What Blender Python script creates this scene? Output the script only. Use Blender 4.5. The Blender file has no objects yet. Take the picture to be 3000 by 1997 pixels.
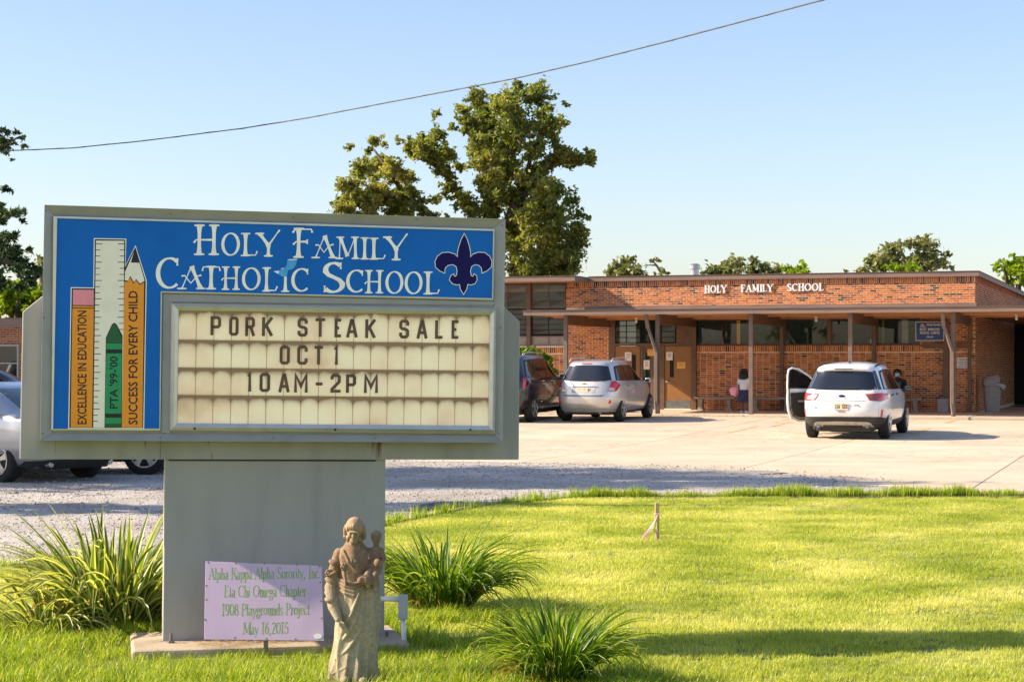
import bpy, bmesh, math, random
import numpy as np
from mathutils import Vector, Matrix, geometry
random.seed(7); RNG = np.random.default_rng(7)
scn = bpy.context.scene
COL = scn.collection
PI = math.pi
# ---------------------------------------------------------------- camera
F, CX, HZ, CAMH = 5600.0, 1500.0, 1055.0, 1.8      # focal length in photo pixels, principal x, horizon row, eye height
cam_d = bpy.data.cameras.new('camera'); cam = bpy.data.objects.new('camera', cam_d); COL.objects.link(cam)
cam_d.sensor_width = 36; cam_d.lens = F/3000*36; cam_d.shift_y = (HZ-998.5)/3000
cam_d.clip_start = 0.1; cam_d.clip_end = 3000
cam.location = (0, 0, CAMH); cam.rotation_euler = (PI/2, 0, 0)
cam_d.dof.use_dof = True; cam_d.dof.focus_distance = 11.6; cam_d.dof.aperture_fstop = 20
scn.camera = cam
# ---------------------------------------------------------------- light
SUN_T, SUN_E = math.radians(-0.5), math.radians(32)
sun_from = Vector((-math.cos(SUN_T)*math.cos(SUN_E), -math.sin(SUN_T)*math.cos(SUN_E), math.sin(SUN_E)))
world = bpy.data.worlds.new('World'); scn.world = world; world.use_nodes = True
wn = world.node_tree; wn.nodes.clear()
sky = wn.nodes.new('ShaderNodeTexSky'); sky.sky_type = 'NISHITA'; sky.sun_disc = False
sky.sun_elevation = SUN_E; sky.sun_rotation = math.radians(267)
sky.air_density = 1.0; sky.dust_density = 0.9; sky.ozone_density = 1.5
bg = wn.nodes.new('ShaderNodeBackground'); bg.inputs[1].default_value = 0.102
wo = wn.nodes.new('ShaderNodeOutputWorld')
tn = wn.nodes.new('ShaderNodeMix'); tn.data_type = 'RGBA'; tn.blend_type = 'MULTIPLY'; tn.inputs[0].default_value = 1; tn.inputs[7].default_value = (1.0, 0.965, 1.03, 1)
wn.links.new(sky.outputs[0], tn.inputs[6]); wn.links.new(tn.outputs[2], bg.inputs[0]); wn.links.new(bg.outputs[0], wo.inputs[0])
sl = bpy.data.lights.new('sun', 'SUN'); sl.energy = 5.0; sl.angle = math.radians(0.53); sl.color = (1.0, 0.84, 0.63)
so = bpy.data.objects.new('sun', sl); COL.objects.link(so); so.location = (-30, -5, 30)
so.rotation_euler = sun_from.to_track_quat('Z', 'Y').to_euler()
scn.view_settings.view_transform = 'Standard'; scn.view_settings.look = 'None'
scn.view_settings.exposure = 1.0; scn.view_settings.gamma = 1.0
try: scn.view_settings.use_curve_mapping = False
except Exception: pass
scn.cycles.max_bounces = 8; scn.cycles.transparent_max_bounces = 16

# ---------------------------------------------------------------- helpers
def tag(o, label=None, cat=None, group=None, kind=None):
    if label: o['label'] = label
    if cat: o['category'] = cat
    if group: o['group'] = group
    if kind: o['kind'] = kind
    return o
def empty(name, loc=(0, 0, 0), rz=0, label=None, cat=None, group=None, kind=None):
    o = bpy.data.objects.new(name, None); COL.objects.link(o)
    o.location = loc; o.rotation_euler = (0, 0, rz); o.empty_display_size = 0.1
    return tag(o, label, cat, group, kind)
def kids(o): return [c for c in COL.objects if c.parent == o]
def link_mesh(name, me, parent=None, loc=None, rot=None, scale=None):
    o = bpy.data.objects.new(name, me); COL.objects.link(o)
    if parent: o.parent = parent
    if loc is not None: o.location = loc
    if rot is not None: o.rotation_euler = rot
    if scale is not None: o.scale = scale
    return o
class MB:
    def __init__(s): s.v = []; s.f = []; s.m = []
    def add(s, vs, fs, m=0):
        b = len(s.v); s.v += [tuple(p) for p in vs]
        s.f += [tuple(b+i for i in f) for f in fs]; s.m += [m]*len(fs); return s
    def box(s, x0, x1, y0, y1, z0, z1, m=0, M=None):
        vs = [Vector(p) for p in ((x0,y0,z0),(x1,y0,z0),(x1,y1,z0),(x0,y1,z0),(x0,y0,z1),(x1,y0,z1),(x1,y1,z1),(x0,y1,z1))]
        if M is not None: vs = [M @ p for p in vs]
        return s.add(vs, [(0,3,2,1),(4,5,6,7),(0,1,5,4),(1,2,6,5),(2,3,7,6),(3,0,4,7)], m)
    def bar(s, p, q, w, h, m=0):              # square bar from p to q
        p = Vector(p); q = Vector(q); d = (q-p); L = d.length
        M = Matrix.Translation(p) @ d.to_track_quat('Z', 'Y').to_matrix().to_4x4()
        return s.box(-w/2, w/2, -h/2, h/2, 0, L, m, M)
    def tube(s, pts, r, n=8, m=0, cap=True):
        pts = [Vector(p) for p in pts]; rs = r if isinstance(r, (list, tuple)) else [r]*len(pts)
        rings = []; up = None
        for i, p in enumerate(pts):
            d = (pts[min(i+1, len(pts)-1)]-pts[max(i-1, 0)]).normalized()
            if up is None: up = d.orthogonal().normalized()
            up = (up-d*up.dot(d)).normalized(); sd = d.cross(up)
            rings.append([p+(up*math.cos(2*PI*k/n)+sd*math.sin(2*PI*k/n))*rs[i] for k in range(n)])
        vs = [q for R in rings for q in R]; fs = []
        for i in range(len(rings)-1):
            for k in range(n): fs.append((i*n+k, i*n+(k+1) % n, (i+1)*n+(k+1) % n, (i+1)*n+k))
        if cap: fs.append(tuple(range(n-1, -1, -1))); fs.append(tuple((len(rings)-1)*n+k for k in range(n)))
        return s.add(vs, fs, m)
    def lathe(s, prof, n=20, m=0, M=None, axis='z'):   # prof = [(r, h)...]
        vs = []; fs = []
        for r, h in prof:
            for k in range(n):
                c, t = math.cos(2*PI*k/n)*r, math.sin(2*PI*k/n)*r
                p = Vector((c, t, h)) if axis == 'z' else (Vector((h, c, t)) if axis == 'x' else Vector((c, h, t)))
                vs.append(M @ p if M is not None else p)
        for i in range(len(prof)-1):
            for k in range(n): fs.append((i*n+k, i*n+(k+1) % n, (i+1)*n+(k+1) % n, (i+1)*n+k))
        fs.append(tuple(range(n-1, -1, -1))); fs.append(tuple((len(prof)-1)*n+k for k in range(n)))
        return s.add(vs, fs, m)
    def prism(s, poly, y0, y1, m=0, M=None):     # 2D polygon in (x,z), extruded along y
        n = len(poly)
        tri = geometry.tessellate_polygon([[Vector((p[0], p[1], 0)) for p in poly]])
        vs = [Vector((p[0], y0, p[1])) for p in poly]+[Vector((p[0], y1, p[1])) for p in poly]
        if M is not None: vs = [M @ p for p in vs]
        fs = [t for t in tri]+[tuple(n+i for i in reversed(t)) for t in tri]
        fs += [(i, (i+1) % n, n+(i+1) % n, n+i) for i in range(n)]
        return s.add(vs, fs, m)
    def build(s, name, mats, parent=None, smooth=False, bevel=0, fixn=True, **kw):
        me = bpy.data.meshes.new(name); me.from_pydata(s.v, [], s.f)
        if not isinstance(mats, (list, tuple)): mats = [mats]
        for m in mats: me.materials.append(m)
        if len(mats) > 1: me.polygons.foreach_set('material_index', s.m)
        if fixn:
            bm = bmesh.new(); bm.from_mesh(me); bmesh.ops.recalc_face_normals(bm, faces=bm.faces); bm.to_mesh(me); bm.free()
        if smooth: me.shade_smooth()
        o = link_mesh(name, me, parent, **kw)
        if bevel:
            b = o.modifiers.new('bevel', 'BEVEL'); b.width = bevel; b.segments = 2; b.limit_method = 'ANGLE'; b.angle_limit = 0.6
        return o
def fast_mesh(name, V, Q, mats, smooth=False):   # numpy quads/tris
    me = bpy.data.meshes.new(name); V = np.asarray(V, np.float32); Q = np.asarray(Q, np.int32)
    k = Q.shape[1]
    me.vertices.add(len(V)); me.vertices.foreach_set('co', V.ravel())
    me.loops.add(Q.size); me.loops.foreach_set('vertex_index', Q.ravel())
    me.polygons.add(len(Q)); me.polygons.foreach_set('loop_start', np.arange(0, Q.size, k, dtype=np.int32))
    me.polygons.foreach_set('loop_total', np.full(len(Q), k, np.int32))
    for m in mats: me.materials.append(m)
    me.update(calc_edges=True)
    if smooth: me.shade_smooth()
    return me
def bake(o):                                      # apply modifiers
    dg = bpy.context.evaluated_depsgraph_get(); dg.update()
    me = bpy.data.meshes.new_from_object(o.evaluated_get(dg)); o.modifiers.clear(); o.data = me; return o

# ---------------------------------------------------------------- materials
def nt(name):
    m = bpy.data.materials.new(name); m.use_nodes = True; t = m.node_tree; t.nodes.clear()
    out = t.nodes.new('ShaderNodeOutputMaterial'); return m, t, out
def N(t, kind, **kw):
    n = t.nodes.new(kind)
    for k, v in kw.items():
        if k in n.inputs: n.inputs[k].default_value = v
        else: setattr(n, k, v)
    return n
def ramp(t, fac, stops):
    r = t.nodes.new('ShaderNodeValToRGB'); e = r.color_ramp.elements
    while len(e) > 1: e.remove(e[-1])
    e[0].position = stops[0][0]; e[0].color = (*stops[0][1], 1)
    for p, c in stops[1:]:
        q = e.new(p); q.color = (*c, 1)
    t.links.new(fac, r.inputs[0]); return r
def mat(name, col, rough=0.6, metal=0.0, var=0.12, scale=6, bump=0.0, bscale=60, col2=None, coat=0.0, spec=0.5, detail=5, stops=None, stretch=None, trans=0.0):
    m, t, out = nt(name)
    b = N(t, 'ShaderNodeBsdfPrincipled'); b.inputs['Roughness'].default_value = rough; b.inputs['Metallic'].default_value = metal
    b.inputs['Coat Weight'].default_value = coat; b.inputs['Coat Roughness'].default_value = 0.05; b.inputs['Specular IOR Level'].default_value = spec
    tc = N(t, 'ShaderNodeTexCoord'); src = tc.outputs['Object']
    if stretch:
        mp = N(t, 'ShaderNodeMapping'); mp.inputs['Scale'].default_value = stretch; t.links.new(src, mp.inputs[0]); src = mp.outputs[0]
    no = N(t, 'ShaderNodeTexNoise', Scale=scale, Detail=detail); t.links.new(src, no.inputs['Vector'])
    c2 = col2 or tuple(min(1, c*(1-2*var)) for c in col)
    hi = tuple(min(1, c*(1+var)) for c in col)
    r = ramp(t, no.outputs[0], stops or [(0.32, c2), (0.5, col), (0.72, hi)])
    t.links.new(r.outputs[0], b.inputs['Base Color'])
    if bump:
        n2 = N(t, 'ShaderNodeTexNoise', Scale=bscale, Detail=6); t.links.new(tc.outputs['Object'], n2.inputs['Vector'])
        bp = N(t, 'ShaderNodeBump', Strength=bump); bp.inputs['Distance'].default_value = 0.01
        t.links.new(n2.outputs[0], bp.inputs['Height']); t.links.new(bp.outputs[0], b.inputs['Normal'])
    t.links.new(b.outputs[0], out.inputs[0]); return m
def leafmat(name, c1, c2, c3, trans=0.35, rough=0.5, perobj=False, noise=None, world=False):
    m, t, out = nt(name)
    if perobj: rnd = N(t, 'ShaderNodeObjectInfo').outputs['Random']
    else: rnd = N(t, 'ShaderNodeNewGeometry').outputs['Random Per Island']
    fac = rnd
    if noise:
        tc = N(t, 'ShaderNodeTexCoord'); no = N(t, 'ShaderNodeTexNoise', Scale=noise, Detail=3); t.links.new(N(t, 'ShaderNodeNewGeometry').outputs['Position'] if world else tc.outputs['Object'], no.inputs['Vector'])
        mx = N(t, 'ShaderNodeMath', operation='MULTIPLY_ADD'); mx.inputs[1].default_value = 0.35
        t.links.new(rnd, mx.inputs[0]); m2 = N(t, 'ShaderNodeMath', operation='MULTIPLY_ADD'); m2.inputs[1].default_value = 1.6; m2.inputs[2].default_value = -0.48
        t.links.new(no.outputs[0], m2.inputs[0]); t.links.new(m2.outputs[0], mx.inputs[2]); fac = mx.outputs[0]
    r = ramp(t, fac, [(0.1, c1), (0.5, c2), (0.9, c3)])
    b = N(t, 'ShaderNodeBsdfPrincipled'); b.inputs['Roughness'].default_value = rough; b.inputs['Specular IOR Level'].default_value = 0.35
    tr = N(t, 'ShaderNodeBsdfTranslucent'); mx = N(t, 'ShaderNodeMixShader'); mx.inputs[0].default_value = trans
    g = N(t, 'ShaderNodeMix', data_type='RGBA', blend_type='MULTIPLY'); g.inputs[0].default_value = 1.0; g.inputs[7].default_value = (1.5, 1.45, 0.5, 1)
    t.links.new(r.outputs[0], b.inputs['Base Color']); t.links.new(r.outputs[0], g.inputs[6]); t.links.new(g.outputs[2], tr.inputs[0])
    t.links.new(b.outputs[0], mx.inputs[1]); t.links.new(tr.outputs[0], mx.inputs[2]); t.links.new(mx.outputs[0], out.inputs[0]); return m
def glassmat(name, tint=(0.5, 0.55, 0.55), see=0.6, rough=0.02):
    m, t, out = nt(name)
    g = N(t, 'ShaderNodeBsdfGlossy'); g.inputs['Roughness'].default_value = rough; g.inputs['Color'].default_value = (1, 1, 1, 1)
    tr = N(t, 'ShaderNodeBsdfTransparent'); tr.inputs[0].default_value = (*tint, 1)
    d = N(t, 'ShaderNodeBsdfDiffuse'); d.inputs[0].default_value = (tint[0]*0.08, tint[1]*0.08, tint[2]*0.08, 1)
    m1 = N(t, 'ShaderNodeMixShader'); m1.inputs[0].default_value = see; t.links.new(d.outputs[0], m1.inputs[1]); t.links.new(tr.outputs[0], m1.inputs[2])
    fr = N(t, 'ShaderNodeFresnel', IOR=1.5); m2 = N(t, 'ShaderNodeMixShader')
    t.links.new(fr.outputs[0], m2.inputs[0]); t.links.new(m1.outputs[0], m2.inputs[1]); t.links.new(g.outputs[0], m2.inputs[2])
    t.links.new(m2.outputs[0], out.inputs[0]); return m

M = {}
M['post_grey'] = mat('painted_sign_metal', (0.385, 0.375, 0.35), 0.5, 0, 0.07, 2.2, 0.05, 300, stretch=(2.5, 2.5, .5))
M['frame_grey'] = mat('frame_grey', (0.39, 0.375, 0.355), 0.42, 0.2, 0.06, 5, 0.05, 300)
M['trim_white'] = mat('trim_white', (0.82, 0.78, 0.62), 0.35, 0.0, 0.05, 9)
M['alu'] = mat('pale_anodised', (0.72, 0.70, 0.64), 0.3, 0.55, 0.05, 9)
M['blue'] = mat('blue_face', (0.002, 0.115, 0.42), 0.45, 0, 0.05, 3, spec=0.25)
M['cream'] = mat('cream_print', (0.82, 0.80, 0.66), 0.45, 0, 0.05, 12)
M['ruler'] = mat('ruler_print', (0.74, 0.71, 0.55), 0.45, 0, 0.03, 12)
M['black'] = mat('black_print', (0.012, 0.012, 0.014), 0.4)
M['orange'] = mat('orange_print', (0.72, 0.26, 0.012), 0.4, 0, 0.03, 12)
M['pink'] = mat('pink_print', (0.72, 0.24, 0.27), 0.45, 0, 0.03)
M['green'] = mat('green_print', (0.01, 0.25, 0.08), 0.4, 0, 0.03)
M['dkgreen'] = mat('dark_green_print', (0.008, 0.09, 0.025), 0.4, 0, 0.03)
M['navy'] = mat('navy_print', (0.006, 0.003, 0.07), 0.45, 0, 0.05, spec=0.2)
M['paleblue'] = mat('pale_blue_vinyl', (0.06, 0.35, 0.65), 0.4)
M['letter'] = mat('marquee_letter', (0.16, 0.095, 0.055), 0.5, 0, 0.15, 12)
M['metal_dark'] = mat('dull_steel', (0.20, 0.20, 0.20), 0.45, 0.7)
M['lilac'] = mat('lilac_board', (0.56, 0.43, 0.63), 0.5, 0, 0.05, 5, 0.03, 90)
M['leaf_text'] = mat('green_lettering', (0.22, 0.38, 0.09), 0.55, 0, 0.15, 30)
M['concrete'] = mat('old_concrete', (0.42, 0.34, 0.24), 0.9, 0, 0.18, 4, 0.5, 60)
M['pvc'] = mat('grey_conduit', (0.42, 0.45, 0.48), 0.5)
M['mortar'] = mat('mortar', (0.70, 0.51, 0.33), 0.95, 0, 0.12, 9, 0.4, 80)
M['fascia'] = mat('brown_grey_fascia', (0.22, 0.15, 0.12), 0.6, 0, 0.12, 2.5, 0.05, 40, stretch=(0.4, 1, 6))
M['brown'] = mat('brown_paint', (0.14, 0.075, 0.045), 0.55, 0, 0.12, 4)
M['door'] = mat('door_brown', (0.27, 0.125, 0.035), 0.5, 0, 0.06, 4)
M['soffit'] = mat('tan_soffit', (0.50, 0.235, 0.10), 0.8, 0, 0.1, 3)
M['post_tan'] = mat('post_taupe', (0.17, 0.12, 0.095), 0.6, 0, 0.1, 4)
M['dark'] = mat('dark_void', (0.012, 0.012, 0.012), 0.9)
M['teal_wall'] = mat('pale_teal_room', (0.10, 0.19, 0.165), 0.9)
M['white_metal'] = mat('white_paint', (0.8, 0.8, 0.78), 0.4, 0, 0.04)
M['paper'] = mat('paper', (0.75, 0.72, 0.68), 0.8, 0, 0.03)
M['yellow'] = mat('yellow_paper', (0.72, 0.40, 0.10), 0.8, 0, 0.04)
M['bluesign'] = mat('blue_wall_sign', (0.01, 0.06, 0.24), 0.4)
M['bench'] = mat('bench_concrete', (0.34, 0.28, 0.22), 0.9, 0, 0.15, 8, 0.3)
M['bin'] = mat('grey_plastic_bin', (0.27, 0.26, 0.26), 0.55, 0, 0.08, 6)
M['bark'] = mat('bark', (0.10, 0.075, 0.055), 0.95, 0, 0.3, 5, 0.8, 20)
M['gal'] = mat('galvanised', (0.5, 0.5, 0.5), 0.35, 0.8)
M['glass'] = glassmat('window_glass', (0.75, 0.85, 0.82), 0.85)
BR = [((0.55, 0.165, 0.036), 5), ((0.47, 0.125, 0.030), 5), ((0.37, 0.095, 0.032), 4), ((0.22, 0.07, 0.035), 2), ((0.055, 0.035, 0.03), 1.6), ((0.54, 0.21, 0.085), 2)]
BRM = [mat('fired_brick', c, 0.9, 0, 0.16, 9, 0.4, 50) for c, w in BR]
BRW = [w for c, w in BR]

for k_ in ('blue', 'cream', 'ruler', 'orange', 'pink', 'green', 'dkgreen', 'navy', 'paleblue'):      # emission added to brighten the sign's prints, treating the cabinet as backlit
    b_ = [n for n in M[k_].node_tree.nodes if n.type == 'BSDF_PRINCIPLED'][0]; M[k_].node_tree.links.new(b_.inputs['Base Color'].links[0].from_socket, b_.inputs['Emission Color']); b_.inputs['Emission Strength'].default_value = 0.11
# ---------------------------------------------------------------- lettering
def arc(cx, cy, rx, ry, a0, a1, n=14):
    return [(cx+rx*math.cos(math.radians(a0+(a1-a0)*i/n)), cy+ry*math.sin(math.radians(a0+(a1-a0)*i/n))) for i in range(n+1)]
# every glyph: width, list of (kind, points); kinds: s stem, t thin, a arc (nib), b bar, serif marks are added by 'e' (end serifs)
def stem(x, y0=0, y1=1): return ('s', [(x, y0), (x, y1)])
G = {
 'H': (.72, [stem(.12), stem(.60), ('t', [(.12, .52), (.60, .52)])]),
 'O': (.84, [('a', arc(.42, .5, .36, .48, 0, 360, 28))]), '0': (.56, [('a', arc(.28, .5, .22, .48, 0, 360, 24))]),
 'L': (.60, [stem(.13), ('t', [(.13, .02), (.5, .02), (.56, .2)])]),
 'Y': (.70, [('d', [(.03, 1), (.35, .46)]), ('t', [(.68, 1), (.35, .46)]), ('s', [(.35, .46), (.35, 0)])]),
 'F': (.60, [stem(.13), ('t', [(.13, .98), (.52, .98), (.55, .8)]), ('t', [(.13, .52), (.42, .52)]), ('t', [(.42, .6), (.42, .44)])]),
 'E': (.62, [stem(.13), ('t', [(.13, .98), (.52, .98), (.54, .82)]), ('t', [(.13, .52), (.42, .52)]), ('t', [(.13, .02), (.54, .02), (.57, .2)])]),
 'A': (.74, [('t', [(.06, 0), (.36, 1)]), ('d', [(.36, 1), (.66, 0)]), ('t', [(.17, .34), (.56, .34)])]),
 'M': (.90, [('t', [(.1, 0), (.13, 1)]), ('d', [(.13, 1), (.45, .1)]), ('t', [(.45, .1), (.77, 1)]), ('s', [(.77, 1), (.80, 0)])]),
 'I': (.32, [stem(.16)]),
 'T': (.66, [stem(.33), ('t', [(.03, .8), (.06, .98), (.60, .98), (.63, .8)])]),
 'C': (.74, [('a', arc(.42, .5, .36, .48, 48, 312, 20)), ('t', [(.66, .98), (.66, .74)])]),
 'S': (.58, [('a', arc(.29, .74, .21, .24, 40, 180, 10)[:-1]+[(.08, .70), (.16, .58), (.30, .5), (.44, .41), (.52, .28)]+arc(.28, .26, .24, .25, 0, -145, 12)[1:]), ('t', [(.47, 1), (.47, .78)]), ('t', [(.06, 0), (.06, .22)])]),
 'K': (.72, [stem(.13), ('t', [(.13, .42), (.62, .98)]), ('d', [(.3, .58), (.66, 0)])]),
 'P': (.60, [stem(.13), ('a', [(.13, .98)]+arc(.30, .73, .22, .25, 90, -90, 12)+[(.13, .48)])]),
 'a': (.46, [('s', [(.34, .42), (.34, .0)]), ('a', arc(.21, .42, .13, .18, 0, 150, 8)), ('a', arc(.19, .16, .14, .15, 60, 340, 12))]),
 'l': (.26, [stem(.13, 0, 1)]), 'i': (.26, [stem(.13, 0, .6), ('s', [(.13, .78), (.13, .88)])]),
 'p': (.50, [stem(.13, -.28, .6), ('a', arc(.28, .3, .15, .29, 130, -130, 14))]),
 'h': (.52, [stem(.13, 0, 1), ('a', arc(.26, .42, .13, .17, 180, 0, 10)), ('s', [(.39, .42), (.39, 0)])]),
 'n': (.52, [stem(.13, 0, .6), ('a', arc(.26, .42, .13, .17, 180, 0, 10)), ('s', [(.39, .42), (.39, 0)])]),
 'm': (.78, [stem(.13, 0, .6), ('a', arc(.26, .42, .13, .17, 180, 0, 10)), ('s', [(.39, .42), (.39, 0)]), ('a', arc(.52, .42, .13, .17, 180, 0, 10)), ('s', [(.65, .42), (.65, 0)])]),
 'o': (.48, [('a', arc(.24, .3, .18, .29, 0, 360, 20))]),
 'r': (.38, [stem(.13, 0, .6), ('a', arc(.26, .42, .13, .17, 180, 50, 8))]),
 't': (.32, [stem(.14, .06, .82), ('t', [(.02, .58), (.28, .58)]), ('a', arc(.22, .1, .08, .1, 180, 330, 6))]),
 'y': (.48, [('d', [(.06, .6), (.25, .05)]), ('t', [(.43, .6), (.22, -.12), (.12, -.27), (.04, -.24)])]),
 'c': (.42, [('a', arc(.24, .3, .18, .29, 50, 310, 14))]),
 'e': (.44, [('a', arc(.23, .3, .18, .29, 8, 310, 16)), ('t', [(.06, .34), (.4, .34)])]),
 'g': (.46, [('a', arc(.21, .42, .15, .17, 0, 360, 16)), ('a', arc(.22, -.12, .18, .16, 0, 360, 16)), ('t', [(.13, .26), (.1, .1), (.3, .04)]), ('t', [(.33, .5), (.44, .58)])]),
 'u': (.52, [stem(.12, .18, .6), ('a', arc(.25, .18, .13, .17, 180, 360, 10)), ('s', [(.38, .6), (.38, 0)])]),
 'd': (.50, [stem(.38, 0, 1), ('a', arc(.22, .3, .15, .29, 50, 310, 14))]),
 'j': (.26, [('s', [(.15, .6), (.15, -.14), (.06, -.26)]), ('s', [(.15, .78), (.15, .88)])]),
 's': (.36, [('a', arc(.18, .45, .12, .14, 40, 180, 8)[:-1]+[(.07, .40), (.18, .31), (.28, .22)]+arc(.17, .15, .13, .14, 10, -145, 10)[1:])]),
 '1': (.40, [stem(.2), ('t', [(.06, .86), (.2, .98)])]),
 '9': (.54, [('a', arc(.27, .68, .19, .3, 0, 360, 20)), ('a', [(.46, .68), (.44, .35), (.34, .1), (.16, .0)])]),
 '6': (.54, [('a', arc(.27, .31, .19, .3, 0, 360, 20)), ('a', [(.08, .31), (.12, .65), (.24, .88), (.42, 1.0)])]),
 '8': (.54, [('a', arc(.27, .75, .16, .23, 0, 360, 18)), ('a', arc(.27, .26, .2, .26, 0, 360, 18))]),
 '2': (.54, [('a', arc(.27, .75, .19, .23, 160, -20, 10)+[(.08, .03)]), ('s', [(.08, .03), (.48, .03)])]),
 '5': (.54, [('a', [(.14, .55)]+arc(.24, .3, .22, .3, 110, -150, 14)), ('t', [(.14, .55), (.16, .98)]), ('s', [(.16, .96), (.44, .96)])]),
 ',': (.26, [('s', [(.12, .08), (.12, -.02), (.06, -.16)])]), '.': (.26, [('s', [(.12, 0), (.12, .11)])]), ' ': (.34, []), '-': (.36, [('t', [(.04, .4), (.32, .4)])]),
}
TITLE = {   # the sign's decorative capitals
 'H': (.78, [stem(.16), stem(.64), ('t', [(-.02, .40), (.06, .50), (.64, .50)])]),
 'A': (.80, [('t', [(.06, 0), (.40, 1)]), ('d', [(.40, 1), (.74, 0)]), ('t', [(.04, .56), (.16, .58), (.38, .24), (.60, .55), (.76, .60)])]),
 'Y': (.84, [('d', [(.06, .86), (.40, .40)]), ('t', [(.82, 1.0), (.70, .84), (.40, .40)]), ('s', [(.40, .42), (.40, 0)])]),
 'F': (.70, [stem(.22), ('t', [(.02, .86), (.12, .98), (.62, .98), (.66, .86)]), ('t', [(.04, .44), (.14, .54), (.50, .54)]), ('t', [(.50, .62), (.50, .46)])]),
}
BLOCK = {   # square condensed marquee capitals, centre-line strokes in a unit box
 'P': [[(0, 0), (0, 1), (.8, 1), (1, .9), (1, .52), (.8, .42), (0, .42)]], 'O': [[(.5, 0), (.2, 0), (0, .1), (0, .9), (.2, 1), (.8, 1), (1, .9), (1, .1), (.8, 0), (.5, 0)]],
 'R': [[(0, 0), (0, 1), (.8, 1), (1, .9), (1, .58), (.8, .48), (0, .48)], [(.6, .48), (1, 0)]], 'K': [[(0, 0), (0, 1)], [(0, .38), (1, 1)], [(.35, .58), (1, 0)]],
 'S': [[(1, .72), (1, .9), (.8, 1), (.2, 1), (0, .9), (0, .62), (.2, .53), (.8, .47), (1, .38), (1, .1), (.8, 0), (.2, 0), (0, .1), (0, .28)]],
 'T': [[(0, 1), (1, 1)], [(.5, 0), (.5, 1)]], 'E': [[(1, 1), (0, 1), (0, 0), (1, 0)], [(0, .5), (.85, .5)]],
 'A': [[(0, 0), (.42, 1), (.58, 1), (1, 0)], [(.18, .28), (.82, .28)]], 'L': [[(0, 1), (0, 0), (1, 0)]], 'C': [[(1, .7), (1, .9), (.8, 1), (.2, 1), (0, .9), (0, .1), (.2, 0), (.8, 0), (1, .1), (1, .3)]],
 '1': [[(.9, 0), (.9, 1), (.2, .86)]], 'M': [[(0, 0), (0, 1), (.5, .3), (1, 1), (1, 0)]], '2': [[(0, .74), (0, .9), (.2, 1), (.8, 1), (1, .9), (1, .6), (0, .12), (0, 0), (1, 0)]], '-': [[(0, .5), (1, .5)]],
}
BLOCK['0'] = BLOCK['O']
def strip(mb, pts, ws, y, th, place, m=0):
    """pts 2D centre line, ws full widths; place(x,z,y)->3D"""
    n = len(pts); closed = (abs(pts[0][0]-pts[-1][0])+abs(pts[0][1]-pts[-1][1]) < 1e-6 and n > 3)
    Lf = []; Rt = []
    for i in range(n):
        a = pts[i-1] if i > 0 else (pts[-2] if closed else pts[0]); b = pts[i+1] if i < n-1 else (pts[1] if closed else pts[-1]); c = pts[i]
        d1 = Vector((c[0]-a[0], c[1]-a[1])); d2 = Vector((b[0]-c[0], b[1]-c[1]))
        if d1.length < 1e-9: d1 = d2
        if d2.length < 1e-9: d2 = d1
        d1.normalize(); d2.normalize(); t = (d1+d2)
        if t.length < 1e-6: t = d1
        t.normalize(); nn = Vector((-t.y, t.x)); k = 1/max(0.45, abs(nn.dot(Vector((-d1.y, d1.x)))))
        w = ws[i]/2*k
        Lf.append((c[0]+nn.x*w, c[1]+nn.y*w)); Rt.append((c[0]-nn.x*w, c[1]-nn.y*w))
    vs = [place(p[0], p[1], y) for p in Lf]+[place(p[0], p[1], y) for p in Rt]
    if th > 0:
        vs += [place(p[0], p[1], y+th) for p in Lf]+[place(p[0], p[1], y+th) for p in Rt]
    fs = []
    for i in range(n-1):
        fs.append((i, i+1, n+i+1, n+i))
        if th > 0: fs += [(i, 2*n+i, 2*n+i+1, i+1), (n+i, n+i+1, 3*n+i+1, 3*n+i)]
    if th > 0: fs += [(0, n, 3*n, 2*n), (n-1, 3*n-1, 4*n-1, 2*n-1)]
    mb.add(vs, fs, m)
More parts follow.
